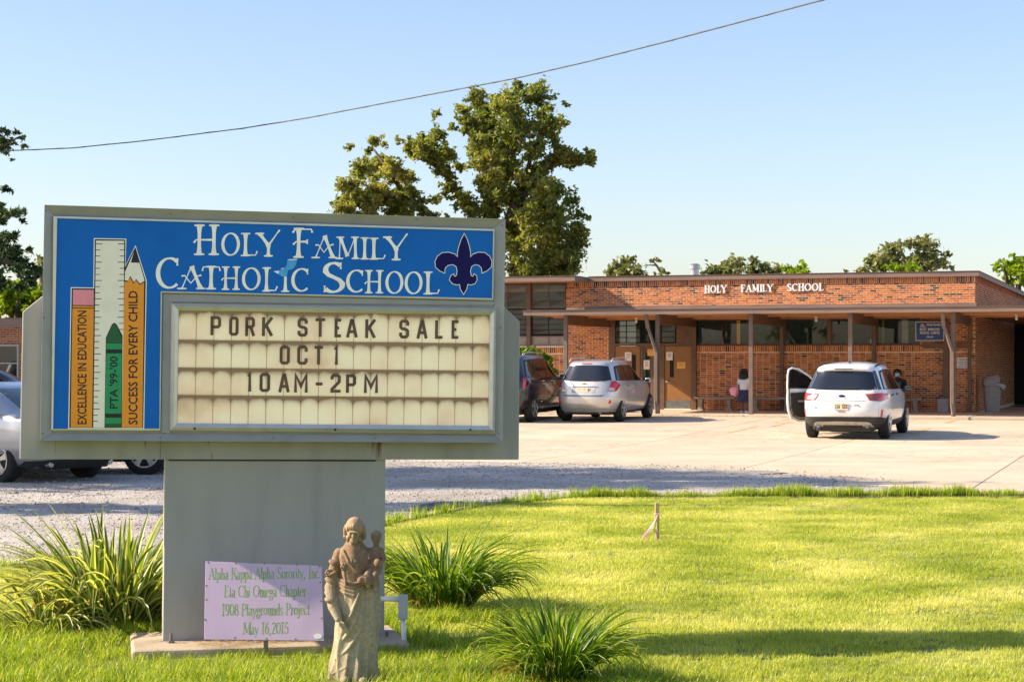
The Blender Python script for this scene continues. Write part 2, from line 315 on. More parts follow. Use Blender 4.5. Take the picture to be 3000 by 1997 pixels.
def roman(mb, ch, x, y0, sx, sy, place, thick=.15, thin=.05, flare=0.0, serif=.1, depth=0.0, th=0.0, font=None, lay=0.0003):
    """one serif capital; sx, sy metres per unit"""
    w, st = (font or {}).get(ch) or G[ch]; k = 0
    asp = sx/sy
    for kind, pts in st:
        P = [(x+p[0]*sx, y0+p[1]*sy) for p in pts]; n = len(P)
        if n == 2: P = [(P[0][0]+(P[1][0]-P[0][0])*i/8, P[0][1]+(P[1][1]-P[0][1])*i/8) for i in range(9)]; n = 9
        ws = []
        for i in range(n):
            a = P[max(0, i-1)]; b = P[min(n-1, i+1)]
            if kind == 'a' and abs(P[0][0]-P[-1][0])+abs(P[0][1]-P[-1][1]) < 1e-6 and i in (0, n-1): a, b = P[-2], P[1]
            ang = math.atan2(b[1]-a[1], b[0]-a[0])
            if kind == 'a': wv = thin+(thick-thin)*abs(math.sin(ang-math.radians(8)))**1.5
            elif kind in 'sd': wv = thick
            else: wv = thin
            tt = abs(2*i/(n-1)-1)
            if kind in 'std' and flare: wv *= 1-flare*0.35+flare*tt**3
            ws.append(wv*sx if kind != 't' else wv*min(sx, sy))
        strip(mb, P, ws, depth-k*lay, th, place); k += 1
        if serif and kind in 'sd' and ch not in ',.i' or (serif and kind == 't' and ch in 'AMYN' and len(pts) == 2):
            ends = [P[0], P[-1]]
            for e in ends:
                rel = (e[1]-y0)/sy
                if any(abs(rel-v) < .03 for v in ((0, 1, .6, -.28) if ch not in 'AY' else ((0,) if ch == 'A' else (0, 1, .86)))) or (ch in 'H' and abs(rel-1) < .03):
                    if ch == 'M' and rel > .5 and abs(e[0]-(x+.13*sx)) > .05*sx and abs(e[0]-(x+.77*sx)) > .05*sx: continue
                    hw = serif*sx+thick*sx/2; zz = e[1]
                    if ch.islower() and rel > .5:
                        strip(mb, [(e[0]-hw, zz-.04*sy), (e[0], zz-.01*sy)], [thin*sy*1.1]*2, depth-k*lay, th, place)
                    else:
                        strip(mb, [(e[0]-hw, zz), (e[0]-hw*.4, zz), (e[0]+hw*.4, zz), (e[0]+hw, zz)], [thin*sy*.9, thin*sy*1.3, thin*sy*1.3, thin*sy*.9], depth-k*lay, th, place)
                    k += 1
    return k
def roman_run(mb, text, x0, x1, ybase, cap, place, **kw):
    tot = sum(G[c][0] for c in text); sx = (x1-x0)/tot; x = x0
    for c in text:
        roman(mb, c, x, ybase, sx, cap, place, **kw); x += G[c][0]*sx
def sans(text, size, name, m, parent, loc, rot, align='CENTER', xs=1.0, extrude=0.0, bold=0.0, fitw=None, ls=1.0):
    c = bpy.data.curves.new('t', 'FONT'); c.body = text; c.size = size; c.align_x = align; c.extrude = extrude; c.offset = bold
    c.resolution_u = 2; c.space_character = ls; c.materials.append(m)
    o = bpy.data.objects.new('t', c); COL.objects.link(o)
    dg = bpy.context.evaluated_depsgraph_get(); dg.update()
    me = bpy.data.meshes.new_from_object(o.evaluated_get(dg)); bpy.data.objects.remove(o); bpy.data.curves.remove(c); me.name = name
    if fitw:
        xsn = [v.co.x for v in me.vertices]; xs = fitw/(max(xsn)-min(xsn))
    for v in me.vertices: v.co.x *= xs
    return link_mesh(name, me, parent, loc, rot)
# ================================================================ THE GROUND
def hgt(Y): return 0.17*min(1, max(0, (Y-42)/14.0))
def ray(px, py): return Vector(((px-CX)/F, 1, (HZ-py)/F))
def at(px, py, Y): r = ray(px, py); return Vector((r.x*Y, Y, CAMH+r.z*Y))
def gnd(px, py):
    Y = CAMH*F/(py-HZ)
    for _ in range(6): Y = (CAMH-hgt(Y))*F/(py-HZ)
    return Vector(((px-CX)/F*Y, Y, hgt(Y)))

def gravel_mat():
    m, t, out = nt('gravel'); tc = N(t, 'ShaderNodeTexCoord')
    v = N(t, 'ShaderNodeTexVoronoi', Scale=60); t.links.new(tc.outputs['Object'], v.inputs['Vector'])
    v2 = N(t, 'ShaderNodeTexVoronoi', Scale=9); t.links.new(tc.outputs['Object'], v2.inputs['Vector'])
    n = N(t, 'ShaderNodeTexNoise', Scale=0.7, Detail=8); t.links.new(tc.outputs['Object'], n.inputs['Vector'])
    r = ramp(t, v.outputs['Color'], [(0.0, (0.34, 0.315, 0.285)), (0.3, (0.47, 0.435, 0.395)), (0.6, (0.54, 0.50, 0.46)), (0.95, (0.62, 0.585, 0.545))])
    r2 = ramp(t, n.outputs[0], [(0.3, (0.72, 0.69, 0.66)), (0.55, (1.0, 1.0, 1.0)), (0.7, (1.1, 1.09, 1.08))])
    mx = N(t, 'ShaderNodeMix', data_type='RGBA', blend_type='MULTIPLY'); mx.inputs[0].default_value = 1
    t.links.new(r.outputs[0], mx.inputs[6]); t.links.new(r2.outputs[0], mx.inputs[7])
    b = N(t, 'ShaderNodeBsdfPrincipled', Roughness=0.95); t.links.new(mx.outputs[2], b.inputs['Base Color'])
    a = N(t, 'ShaderNodeMath', operation='ADD'); t.links.new(v.outputs['Distance'], a.inputs[0]); t.links.new(v2.outputs['Distance'], a.inputs[1])
    bp = N(t, 'ShaderNodeBump', Strength=0.9); bp.inputs['Distance'].default_value = 0.02; bp.invert = True
    t.links.new(a.outputs[0], bp.inputs['Height']); t.links.new(bp.outputs[0], b.inputs['Normal']); t.links.new(b.outputs[0], out.inputs[0]); return m
def slab_mat():
    m, t, out = nt('parking_concrete'); tc = N(t, 'ShaderNodeTexCoord'); ge = N(t, 'ShaderNodeNewGeometry'); oi = N(t, 'ShaderNodeObjectInfo')
    n = N(t, 'ShaderNodeTexNoise', Scale=0.55, Detail=10, Roughness=0.62); t.links.new(ge.outputs['Position'], n.inputs['Vector'])
    r = ramp(t, n.outputs[0], [(0.3, (0.47, 0.38, 0.275)), (0.5, (0.56, 0.465, 0.345)), (0.7, (0.62, 0.53, 0.405))])
    n2 = N(t, 'ShaderNodeTexNoise', Scale=1.1, Detail=12, Distortion=1.5); t.links.new(ge.outputs['Position'], n2.inputs['Vector'])
    ck = ramp(t, n2.outputs[0], [(0.485, (1, 1, 1)), (0.498, (0.58, 0.53, 0.45)), (0.503, (0.58, 0.53, 0.45)), (0.515, (1, 1, 1))])
    n3 = N(t, 'ShaderNodeTexNoise', Scale=0.12, Detail=2); t.links.new(ge.outputs['Position'], n3.inputs['Vector'])
    msk = ramp(t, n3.outputs[0], [(0.42, (0, 0, 0)), (0.52, (1, 1, 1))])
    mx = N(t, 'ShaderNodeMix', data_type='RGBA', blend_type='MULTIPLY'); t.links.new(msk.outputs[0], mx.inputs[0])
    t.links.new(r.outputs[0], mx.inputs[6]); t.links.new(ck.outputs[0], mx.inputs[7])
    hv = N(t, 'ShaderNodeMath', operation='MULTIPLY_ADD'); hv.inputs[1].default_value = 0.12; hv.inputs[2].default_value = 0.94; t.links.new(oi.outputs['Random'], hv.inputs[0])
    m2 = N(t, 'ShaderNodeMix', data_type='RGBA', blend_type='MULTIPLY'); m2.inputs[0].default_value = 1
    cb = N(t, 'ShaderNodeCombineColor'); [t.links.new(hv.outputs[0], cb.inputs[i]) for i in range(3)]
    t.links.new(mx.outputs[2], m2.inputs[6]); t.links.new(cb.outputs[0], m2.inputs[7])
    b = N(t, 'ShaderNodeBsdfPrincipled', Roughness=0.9); t.links.new(m2.outputs[2], b.inputs['Base Color'])
    n4 = N(t, 'ShaderNodeTexNoise', Scale=40, Detail=4); t.links.new(ge.outputs['Position'], n4.inputs['Vector'])
    bp = N(t, 'ShaderNodeBump', Strength=0.25); bp.inputs['Distance'].default_value = 0.01
    t.links.new(n4.outputs[0], bp.inputs['Height']); t.links.new(bp.outputs[0], b.inputs['Normal']); t.links.new(b.outputs[0], out.inputs[0]); return m
M['gravel'] = gravel_mat(); M['slab'] = slab_mat()
M['soil'] = mat('soil', (0.10, 0.075, 0.045), 1.0, 0, 0.3, 3, 0.6, 30)
M['lawn'] = mat('lawn_base', (0.20, 0.23, 0.04), 1.0, 0, 0.25, 1.1, 0.6, 60)
def sheet(name, rows, m, up=0.0, **kw):          # rows: (Y, xleft, xright)
    V = []; Q = []
    for Y, a, b in rows:
        for k in range(9): V.append((a+(b-a)*k/8, Y, hgt(Y)+up))
    for i in range(len(rows)-1):
        for k in range(8): Q.append((i*9+k, i*9+k+1, (i+1)*9+k+1, (i+1)*9+k))
    o = link_mesh(name, fast_mesh(name, V, Q, [m])); return tag(o, kind='structure', **kw)
sheet('ground', [(-60, -400, 400), (42, -400, 400), (56, -400, 400), (120, -600, 600), (900, -1500, 1500)], M['soil'], -0.09)
# gravel drive: lies over the slabs on the left and in front
GRX = lambda Y: float(np.interp(Y, [20, 25.6, 27, 29, 31, 32.3, 33.4, 34.6, 60], [5.6, 5.6, 5.2, 4.6, 4.0, 2.6, 0.4, -2.6, -3.4]))
rows = []
for Y in list(np.arange(12, 42, 0.5))+[42, 49, 56, 64]:
    rows.append((Y, -60, GRX(Y)+0.35*math.sin(Y*3.1)+0.25*math.sin(Y*7.7)+.12*math.sin(Y*17)))
sheet('gravel_drive', rows, M['gravel'], 0.012)
# concrete slabs, jointed square to the school
BW = Vector((10.2, 60.1, 0)); U = Vector((0.9454, -0.3258, 0)); Vb = Vector((0.3258, 0.9454, 0)); BROT = -math.atan2(0.3258, 0.9454)
park = empty('parking_lot', (0, 0, 0), kind='structure')
def tri_slab(a0, a1, b0, b1):
    g = 0.012; mb = MB(); pts = []
    for a, b in ((a0+g, b0+g), (a1-g, b0+g), (a1-g, b1-g), (a0+g, b1-g)):
        p = BW+U*a+Vb*b; pts.append(Vector((p.x, p.y, hgt(p.y))))
    c = sum(pts, Vector())/4
    vs = [p-c for p in pts]+[p-c-Vector((0, 0, .08)) for p in pts]
    mb.add(vs, [(0, 1, 2, 3), (0, 4, 5, 1), (1, 5, 6, 2), (2, 6, 7, 3), (3, 7, 4, 0)])
    o = mb.build('concrete_slab', M['slab'], park, fixn=False); o.location = c
for i in range(-10, 7):
    for j in range(9):
        b1 = -5.62-4.4*j; a0 = -21.4+4.1*(i+6); a1 = a0+4.1
        c = BW+U*(a0+2)+Vb*(b1-2.2)
        if c.y > 20 and abs(c.x) < 34: tri_slab(a0, a1, b1-4.4, b1)
M['oldyellow'] = mat('worn_yellow_line', (0.62, 0.42, 0.10), 0.8, 0, 0.1, 20, stops=[(0.35, (0.55, 0.42, 0.28)), (0.5, (0.62, 0.42, 0.12)), (0.7, (0.66, 0.45, 0.10))])
def gline(name, p, q, w, m, up=0.004):
    d = (q-p); d.z = 0; d.normalize(); s = Vector((-d.y, d.x, 0))*w/2; V = []; Q = []
    for i in range(13):
        c = p+(q-p)*(i/12); z = hgt(c.y)+up
        V += [(c.x-s.x, c.y-s.y, z), (c.x+s.x, c.y+s.y, z)]
        if i: Q.append((2*i-2, 2*i-1, 2*i+1, 2*i))
    return tag(link_mesh(name, fast_mesh(name, V, Q, [m])), kind='structure')
for px, py, L in ((2790, 1232, 3.2), (2700, 1262, 3.4), (3010, 1288, 3.6), (2330, 1222, 3.8), (2175, 1258, 3.4), (2285, 1243, 2.0)):
    p = gnd(px, py); gline('parking_line', p-Vb*(L/2), p+Vb*(L/2), 0.1, M['oldyellow'], 0.006)
# lawn: boundary follows the concrete edging strip
EDG = [(-30, 15.2), (-8, 15.6), (-4.8, 16.0), (-3.2, 17.0), (-1.6, 19.6), (-0.8, 22.0), (-0.1, 23.6), (1.0, 24.6), (4, 24.75), (10, 24.9), (30, 25.4)]
def edgeY(x): return float(np.interp(x, [e[0] for e in EDG], [e[1] for e in EDG]))
V = []; Q = []; xs = sorted(set(list(np.linspace(-30, 30, 121))+[e[0] for e in EDG]))
for x in xs:
    e = edgeY(x)
    for k in range(17): V.append((x, -8+(e+8)*k/16, 0.035+0.012*math.sin(x*1.3+k)*math.sin(k*.9)))
for i in range(len(xs)-1):
    for k in range(16): Q.append((i*17+k, (i+1)*17+k, (i+1)*17+k+1, i*17+k+1))
tag(link_mesh('lawn', fast_mesh('lawn', V, Q, [M['lawn']], True)), kind='structure')
# low concrete edging at the lawn's curved border, and a flat dark soil-coloured strip along the fringe grass
mb = MB()
for (x0, y0), (x1, y1) in zip(EDG[1:], EDG[2:]):
    p = Vector((x0, y0, 0)); q = Vector((x1, y1, 0)); d = (q-p).normalized(); s = Vector((-d.y, d.x, 0))*0.12
    mb.add([p, q, q+s, p+s, p+Vector((0, 0, .06)), q+Vector((0, 0, .06)), q+s+Vector((0, 0, .06)), p+s+Vector((0, 0, .06))],
           [(0, 3, 2, 1), (4, 5, 6, 7), (0, 1, 5, 4), (1, 2, 6, 5), (2, 3, 7, 6), (3, 0, 4, 7)])
tag(mb.build('lawn_edging', M['concrete']), kind='structure')
xs2 = np.linspace(.9, 14, 60); V = []; Q = []
for i, x in enumerate(xs2):
    V += [(x, edgeY(x)-.34, .052), (x, edgeY(x)-.06, .052)]
    if i: Q.append((2*i-2, 2*i, 2*i+1, 2*i-1))
tag(link_mesh('fringe_dark_strip', fast_mesh('fringe_dark_strip', V, Q, [M['soil']])), kind='structure')
mb = MB(); p = at(1345, 1492, 23.2); mb.tube([(p.x-.55, 22.6, .03), (p.x-.2, 23.05, .05), (p.x+.05, 23.3, .03)], 0.055, 10)
tag(mb.build('drain_pipe', M['metal_dark'], smooth=True), 'short black drain pipe lying at the bend of the lawn edging', 'pipe')

# ================================================================ THE SCHOOL
school = empty('school_building', (BW.x, BW.y, 0), BROT, 'long low orange brick school with flat roof and brown canopy', 'building')
GZ = 0.21                                            # walkway level
def Sa(px, b=0.0):                                   # photo column -> a (along wall) at inward offset b
    x = (px-CX)/F; o = BW+Vb*b
    return (o.y*x-o.x)/(U.x-U.y*x)
def Sz(px, py, b=0.0):
    a = Sa(px, b); Y = (BW+U*a+Vb*b).y; return CAMH+(HZ-py)/F*Y
def SB(name, boxes, m, parent=school, bevel=0):
    if name in ('mullion', 'window_post', 'interior_wall', 'breezeway_dark_sheet', 'window_sill', 'eave_rail') and len(boxes) > 1: return [SB(name, [b], m, parent, bevel) for b in boxes][0]
    mb = MB(); [mb.box(*b) for b in boxes]; return mb.build(name, m, parent, bevel=bevel)
A0, A1 = -8.9, 4.26
SOL, PIT, CRS = 0.2, 0.2032, 0.0677
BRK = []         # (kind, matrix-ish: x, y, z, lx, ly(depth), lz, rot90)
def clip_add(face, a, z, L, H, holes):
    """face: (origin Vector(x,y), dir 'x' or 'y', outward) in school-local; a along, z up"""
    for h in holes:
        if a+L > h[0]+1e-4 and a < h[1]-1e-4 and z+H > h[2]+1e-4 and z < h[3]-1e-4:
            if a < h[0] and a+L > h[0]: L = h[0]-a
            elif a+L > h[1] and a < h[1]: L = a+L-h[1]; a = h[1]
            else: return
            if L < 0.05: return
    BRK.append((face, a, z, L, H))
J = 0.016
def lay(face, a0, a1, z0, z1, bond='run', holes=()):
    z = z0; i = 0
    while z+CRS-J <= z1+1e-3:
        off = 0 if bond == 'stack' else (PIT/2 if i % 2 else 0); a = a0-off
        while a < a1-0.02:
            s = max(a, a0); e = min(a+PIT-J, a1)
            if e-s > 0.04: clip_add(face, s, z, e-s, CRS-J, holes)
            a += PIT
        z += CRS; i += 1
def soldier(face, a0, a1, z0, h=0.19, holes=()):
    a = a0
    while a < a1-0.03:
        clip_add(face, a, z0, min(CRS-J, a1-a), h-J, holes); a += CRS
FR = ('x', 0.0, -1); SD = ('y', A1, 1)
# sill / head levels
ZS, ZF, ZT = 2.29, 3.22, 4.40
# mortar cores (walls)
wall = SB('wall', [(A0, A1, -0.001, 0.25, ZF, ZT), (Sa(2035), A1-.002, -0.001, 0.249, GZ-.1, ZS-.03), (2.59, A1-.002, -0.001, 0.248, ZS-.03, ZF), (A0, -7.45, -0.001, 0.248, 0.0, ZF)], M['mortar'])
SB('left_wall', [(-14, A0-.004, -0.001, 0.25, 0.05, 2.24)], M['mortar'])
SB('side_wall', [(A1-.25, A1+.001, .252, 26, 0.05, ZT)], M['mortar'])
hz = Sa(2035)
soldier(FR, A0, A1, ZT-.20); lay(FR, A0, A1, 3.535, ZT-.205)
lay(FR, hz, 2.42, GZ, ZS-.215, 'stack'); soldier(FR, hz, 2.59, ZS-.215, .2)
lay(FR, 2.43, A1, GZ, ZS-.22); lay(FR, 2.6, A1, ZS-.2, 3.15)
lay(FR, A0, -7.45, 0.1, 3.15)
lay(FR, -14, A0-.02, 0.1, 2.02, 'stack'); soldier(FR, -14, A0-.02, 2.04, .2)
lay(SD, .01, 26, GZ, ZT-.205); soldier(SD, .01, 26, ZT-.20)
def brick_world(bk):
    (ax, off, sg), a, z, L, H = bk
    p = Vector((a+L/2, off, z)) if ax == 'x' else Vector((off, a+L/2, z))
    return BW+U*p.x+Vb*p.y
ind = []; rest = []
def vis(bk):
    f, a, z, L, H = bk
    if f[0] == 'y': return 999
    w = brick_world(bk); px = CX+w.x/w.y*F
    if not (1690 < px < 3000) or (z < 3.5 and z > 2.0): return 999
    if z < 3.5 and 2320 < px < 2720: return 999           # hidden by the white car
    return w.y+(0 if z > 3.5 else 1.5)
order = sorted(BRK, key=vis); ind = [b for b in order[:300] if L_ok(b)] if False else order[:300]; rest = order[300:]
unit = []
for mm in BRM:
    mb = MB(); mb.box(-.5, .5, -.5, .5, 0, 1); me = mb.build('brick', mm); unit.append(me.data); bpy.data.objects.remove(me)
PR = 0.003
for (ax, off, sg), a, z, L, H in ind:
    k = random.choices(range(6), BRW)[0]; pr = PR+random.uniform(-.001, .002)
    o = link_mesh('brick', unit[k], school)
    if ax == 'x': o.location = (a+L/2, off-pr/2+.005, z); o.scale = (L, pr+.01, H)
    else: o.location = (off+pr/2-.005, a+L/2, z); o.scale = (pr+.01, L, H)
mb = MB()
for (ax, off, sg), a, z, L, H in rest:
    k = random.choices(range(6), BRW)[0]; pr = PR+random.uniform(-.001, .002)
    if ax == 'x': mb.box(a, a+L, off-pr, off+.005, z, z+H, k)
    else: mb.box(off-.005, off+pr, a, a+L, z, z+H, k)
o = mb.build('bricks', BRM, school, fixn=False); tag(o, kind='stuff')
# roofs and fascias
SB('roof', [(A0-.1, A1+.08, -.08, 26, ZT+.002, ZT+.11)], M['fascia'])
SB('fascia', [(-8.1, A1+.12, -.12, -.082, ZT-.02, ZT+.125), (A1+.082, A1+.12, -.08, 26, ZT-.02, ZT+.125)], M['fascia'])
SB('roof_edging', [(-8.1, A1+.14, -.14, -.05, ZT+.127, ZT+.145), (A1+.05, A1+.14, -.049, 26, ZT+.127, ZT+.145)], M['brown'])
SB('left_roof', [(-14, -8.12, -1.56, 14, ZT-.04, ZT+.075)], M['soffit'])
SB('left_fascia', [(-14, -8.1, -1.6, -1.562, ZT-.06, ZT+.09), (-8.118, -8.08, -1.56, -.122, ZT-.06, ZT+.09)], M['fascia'])
SB('left_roof_edging', [(-14, -8.07, -1.62, -.15, ZT+.092, ZT+.11)], M['brown'])
SB('flashing', [(Sa(1715), A1+.05, -.11, 0.0, 3.18, 3.56), (A1+.002, A1+.11, 0.002, 9, 3.18, 3.50)], M['fascia'])
# canopy with boarded soffit
CZ = 3.17
SB('canopy_roof', [(-8.56, 12, -5.26, -.115, CZ+.03, CZ+.11)], M['fascia'])
SB('canopy_fascia', [(-8.6, 12, -5.30, -5.262, CZ-.01, CZ+.125), (-8.6, -8.562, -5.26, -.1, CZ-.01, CZ+.125)], M['fascia'])
SB('canopy_edging', [(-8.62, 12, -5.33, -5.2, CZ+.127, CZ+.145)], M['brown'])
for k in range(26): SB('soffit_board', [(-8.55, 12, -5.25+.198*k, -5.25+.198*k+.19, CZ+.004, CZ+.028)], M['soffit'])
SB('canopy_roof', [(A1+.12, 12, -.1, 15, CZ+.004, CZ+.11)], M['soffit'])
PA = [-7.42, -4.55, -1.72, 1.19, 4.1]; CB = -4.75
for i, a in enumerate(PA):
    SB('canopy_column', [(a-.06, a+.06, CB-.06, CB+.06, GZ, CZ-.005)], M['post_tan'], bevel=.006)
    SB('canopy_beam', [(a-.05, a+.05, CB+.062, -.06, CZ-.30, CZ-.002)], M['brown'])
    if i > 0: SB('wall_post', [(a-.055, a+.055, -.12, -.02, GZ, CZ-.302)], M['brown'])
SB('canopy_column', [(9.9, 10.02, CB-.06, CB+.06, GZ, CZ-.005)], M['post_tan'])
SB('eave_rail', [(-8.5, 11.9, -.5, -.42, CZ-.07, CZ-.001), (-8.5, 11.9, -2.6, -2.52, CZ-.05, CZ-.001)], M['soffit'])
for a in (PA[1], PA[4]):                                 # downspouts elbow from the canopy edge to the columns
    mb = MB(); y = CB-.12
    mb.bar((a-.26, y-.25, CZ-.0), (a-.24, y-.1, CZ-.42), .11, .08); mb.bar((a-.24, y-.1, CZ-.40), (a-.02, y, CZ-1.1), .11, .08); mb.bar((a-.02, y, CZ-1.06), (a-.02, y, GZ+.32), .11, .08)
    mb.bar((a-.02, y, GZ+.36), (a+.04, y-.12, GZ+.02), .11, .08)
    mb.build('downspout', M['post_tan'], school, bevel=.012)
# glazing band over the low wall
def window(a0, a1, z0, z1, b=0.06, nv=0, nh=0, glass=None, fm=None, fw=.035):
    f = MB(); w = fw
    f.box(a0, a1, b-.02, b+.04, z0, z0+w); f.box(a0, a1, b-.02, b+.04, z1-w, z1); f.box(a0, a0+w, b-.019, b+.039, z0+w, z1-w); f.box(a1-w, a1, b-.019, b+.039, z0+w, z1-w)
    for i in range(nv): x = a0+(a1-a0)*(i+1)/(nv+1); f.box(x-.012, x+.012, b-.012, b+.03, z0+w, z1-w)
    for i in range(nh): z = z0+(z1-z0)*(i+1)/(nh+1); f.box(a0+w, a1-w, b-.010, b+.028, z-.012, z+.012)
    fo = f.build('window', fm or M['brown'], school)
    g = MB(); A = [a0+w]+[a0+(a1-a0)*(i+1)/(nv+1) for i in range(nv)]+[a1-w]; Z = [z0+w]+[z0+(z1-z0)*(i+1)/(nh+1) for i in range(nh)]+[z1-w]
    for i in range(len(A)-1):
        for j in range(len(Z)-1):
            til = random.uniform(-.003, .003)
            q = MB(); q.add([(A[i], b+.008+til, Z[j]), (A[i+1], b+.008, Z[j]), (A[i+1], b+.008, Z[j+1]), (A[i], b+.008-til, Z[j+1])], [(0, 1, 2, 3)])
            q.build('pane', glass or M['glass'], fo)
    return fo
SB('window_sill', [(hz, 2.59, -.02, .2, ZS-.028, ZS)], M['brown'])
ZH = CZ-.06
for a0, a1 in ((hz, PA[2]-.06), (PA[2]+.06, -.28), (-.18, PA[3]-.06), (PA[3]+.06, 2.58)): window(a0, a1, ZS, ZH, .1)
SB('mullion', [(-.28, -.18, .02, .14, ZS, ZH), (PA[2]-.06, PA[2]+.06, .02, .14, ZS, ZH), (PA[3]-.06, PA[3]+.06, .02, .14, ZS, ZH)], M['brown'])
SB('window_head', [(-7.45, 2.59, .0, .22, ZH+.002, ZF-.002)], M['brown'])
# room behind the band
SB('interior_wall', [(-7.4, 4.0, 3.2, 3.3, 0.2, 4.3), (-.35, -.25, .4, 3.2, .2, 4.3)], M['teal_wall'])
SB('interior_floor', [(-12, 4.0, .26, 6, 0.12, 0.2)], M['brown'])
SB('interior_ceiling', [(-12, 4.0, .26, 6, 3.5, 3.6)], M['teal_wall'])
M['red'] = mat('red_frame', (0.22, 0.02, 0.015), 0.5); M['ochre'] = mat('ochre_pole', (0.35, 0.25, 0.02), 0.5); M['curtain'] = mat('pale_curtain', (0.45, 0.42, 0.36), 0.9)
for px in (2118, 2152): a = Sa(px, .6); SB('red_upright', [(a-.02, a+.02, .55, .6, .2, 3.1)], M['red'])
for z in (2.5, 2.75, 3.0): SB('red_rung', [(Sa(2118, .6), Sa(2152, .6), .56, .59, z, z+.03)], M['red'])
a = Sa(2163, .6); SB('ochre_upright', [(a-.05, a+.05, .6, .66, .2, 3.1)], M['orange'])
a = Sa(2588, .5); SB('yellow_pole', [(a-.04, a+.04, .45, .5, .2, 3.1)], M['ochre'])
a = Sa(2652, .3); SB('curtain', [(a-.1, a+.1, .25, .28, 1.8, 3.12)], M['curtain'])
a = Sa(2551, .16); SB('sill_bottle', [(a-.02, a+.02, .15, .19, ZS+.03, ZS+.17)], M['white_metal'])
# entrance bay
dA = lambda x: Sa(1450+x*.3396)
SB('door_frame', [(-7.44, dA(1035), -.01, .12, GZ, ZH), (dA(1255), dA(1275), -.01, .12, GZ, ZS), (dA(1340), dA(1425), -.01, .12, GZ, ZS), (dA(1425), dA(1462), -.02, .12, GZ, ZS),
                 (dA(1693), hz-.005, -.01, .12, GZ, ZH), (dA(1035), dA(1693), -.014, .12, ZS-.02, ZS+.06), (dA(1565), dA(1693), 0.0, .11, ZS+.06, ZH)], M['brown'])
def door(x0, x1, hx, hs):
    a0, a1 = dA(x0), dA(x1); z1 = ZS-.03
    d = SB('door', [(a0, a1, .01, .06, GZ+.02, z1)], M['door'], bevel=.004)
    SB('kick_plate', [(a0+.03, a1-.03, .004, .0095, GZ+.03, GZ+.3)], M['metal_dark'], d)
    wa = a0+(a1-a0)*.2 if hs < 0 else a0+(a1-a0)*.68
    SB('door_window', [(wa, wa+.13, .002, .009, 1.25, 1.98)], M['dark'], d)
    h = MB(); hx_ = dA(hx); h.tube([(hx_, .0, 1.12), (hx_, -.06, 1.12), (hx_+.14*(-hs), -.06, 1.08)], .018, 8); h.tube([(hx_, .005, 1.12), (hx_, -.02, 1.12)], .045, 12)
    h.build('door_handle', M['gal'], d, smooth=True); return d
door(1037, 1250, 1235, 1); door(1463, 1692, 1485, -1)
sg = SB('glass_sidelight', [(dA(1276), dA(1339), .02, .05, GZ+.05, ZS-.25)], M['glass'])
SB('sidelight_top', [(dA(1276), dA(1339), .01, .06, ZS-.24, ZS-.02)], M['brown'])
SB('door_sill', [(dA(1463), dA(1692), -.05, .01, GZ, GZ+.03)], M['trim_white'])
M['glass_lit'] = glassmat('transom_glass', (0.35, 0.38, 0.38), 0.45, 0.06)
window(dA(1005), dA(1255), ZS+.065, ZH, .05, 1, 3, M['glass_lit'], M['dark']); window(dA(1290), dA(1340), ZS+.065, ZH, .05, 0, 3, M['glass_lit'], M['dark']); window(dA(1425), dA(1560), ZS+.065, ZH, .05, 0, 3, M['glass_lit'], M['dark'])
# left wing windows
for a0, a1 in ((-11.65, -10.28), (-10.12, A0-.03), (-13.1, -11.8)):
    window(a0, a1, 2.64, 3.5, .05, 1, 4, M['glass_lit'], M['dark']); window(a0, a1, 3.52, ZT-.07, .05, 1, 2, M['glass'], M['brown'])
    window(a0, a1, 2.27, 2.6, .05, 1, 0, mat('frosted_panel', (0.30, 0.235, 0.19), 0.3), M['fascia'])
SB('window_post', [(-10.27, -10.13, -.05, .15, 0.3, ZT-.06), (-11.79, -11.66, -.05, .15, .3, ZT-.06)], M['brown'])
SB('window_sill', [(-14, A0-.02, -.04, .2, 2.242, 2.268)], M['trim_white'])
SB('interior_wall', [(-14, -8.0, 3.2, 3.3, 0.2, 4.2)], M['dark'])
# breezeway beyond the corner, its deep shade put in as a near-black sheet
SB('breezeway_dark_sheet', [(A1+.02, 13, 15.2, 15.4, 0.1, CZ+.1)], M['dark'])
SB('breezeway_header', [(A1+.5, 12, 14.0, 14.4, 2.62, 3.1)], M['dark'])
# flue on the roof
mb = MB(); a = Sa(2035, 3); mb.lathe([(.15, 0), (.15, .38), (.20, .385), (.20, .5), (.12, .56)], 16, 0, Matrix.Translation((a, 3, ZT+.1)))
mb.build('roof_vent', M['gal'], school, smooth=False)
# walkway
wk = SB('walkway', [(-14, 4.6, -5.6, -.012, 0.02, GZ), (4.602, 14, -5.5, 8, 0.02, GZ-.012)], M['slab'], None); wk.location = (BW.x, BW.y, 0); wk.rotation_euler = (0, 0, BROT); tag(wk, kind='structure')
def onwall(o): o.location = BW+U*o.location.x+Vb*o.location.y+Vector((0, 0, o.location.z)); o.rotation_euler.z += BROT; return o
# raised white letters on the parapet
lt = empty('wall_lettering', BW, BROT, 'raised white serif letters spelling the school name on the parapet', 'lettering')
for word, p0, p1, yt, yb in (('HOLY', 2066, 2131, 836.5, 857), ('FAMILY', 2172, 2267, 834, 854), ('SCHOOL', 2307, 2416, 831, 851.5)):
    tot = sum(G[c][0] for c in word); px = p0; z0 = Sz((p0+p1)/2, yb); cap = Sz((p0+p1)/2, yt)-z0
    for c in word:
        w = (p1-p0)*G[c][0]/tot; a = Sa(px); sx = (Sa(px+w)-a)/G[c][0]
        mb = MB(); sx *= .86; roman(mb, c, a, z0, sx, cap, lambda x, z, y: Vector((x, y, z)), thick=.22, thin=.10, serif=.07, depth=-.055, th=.03, lay=.0012)
        mb.build('letter', M['white_metal'], lt, fixn=True); px += w
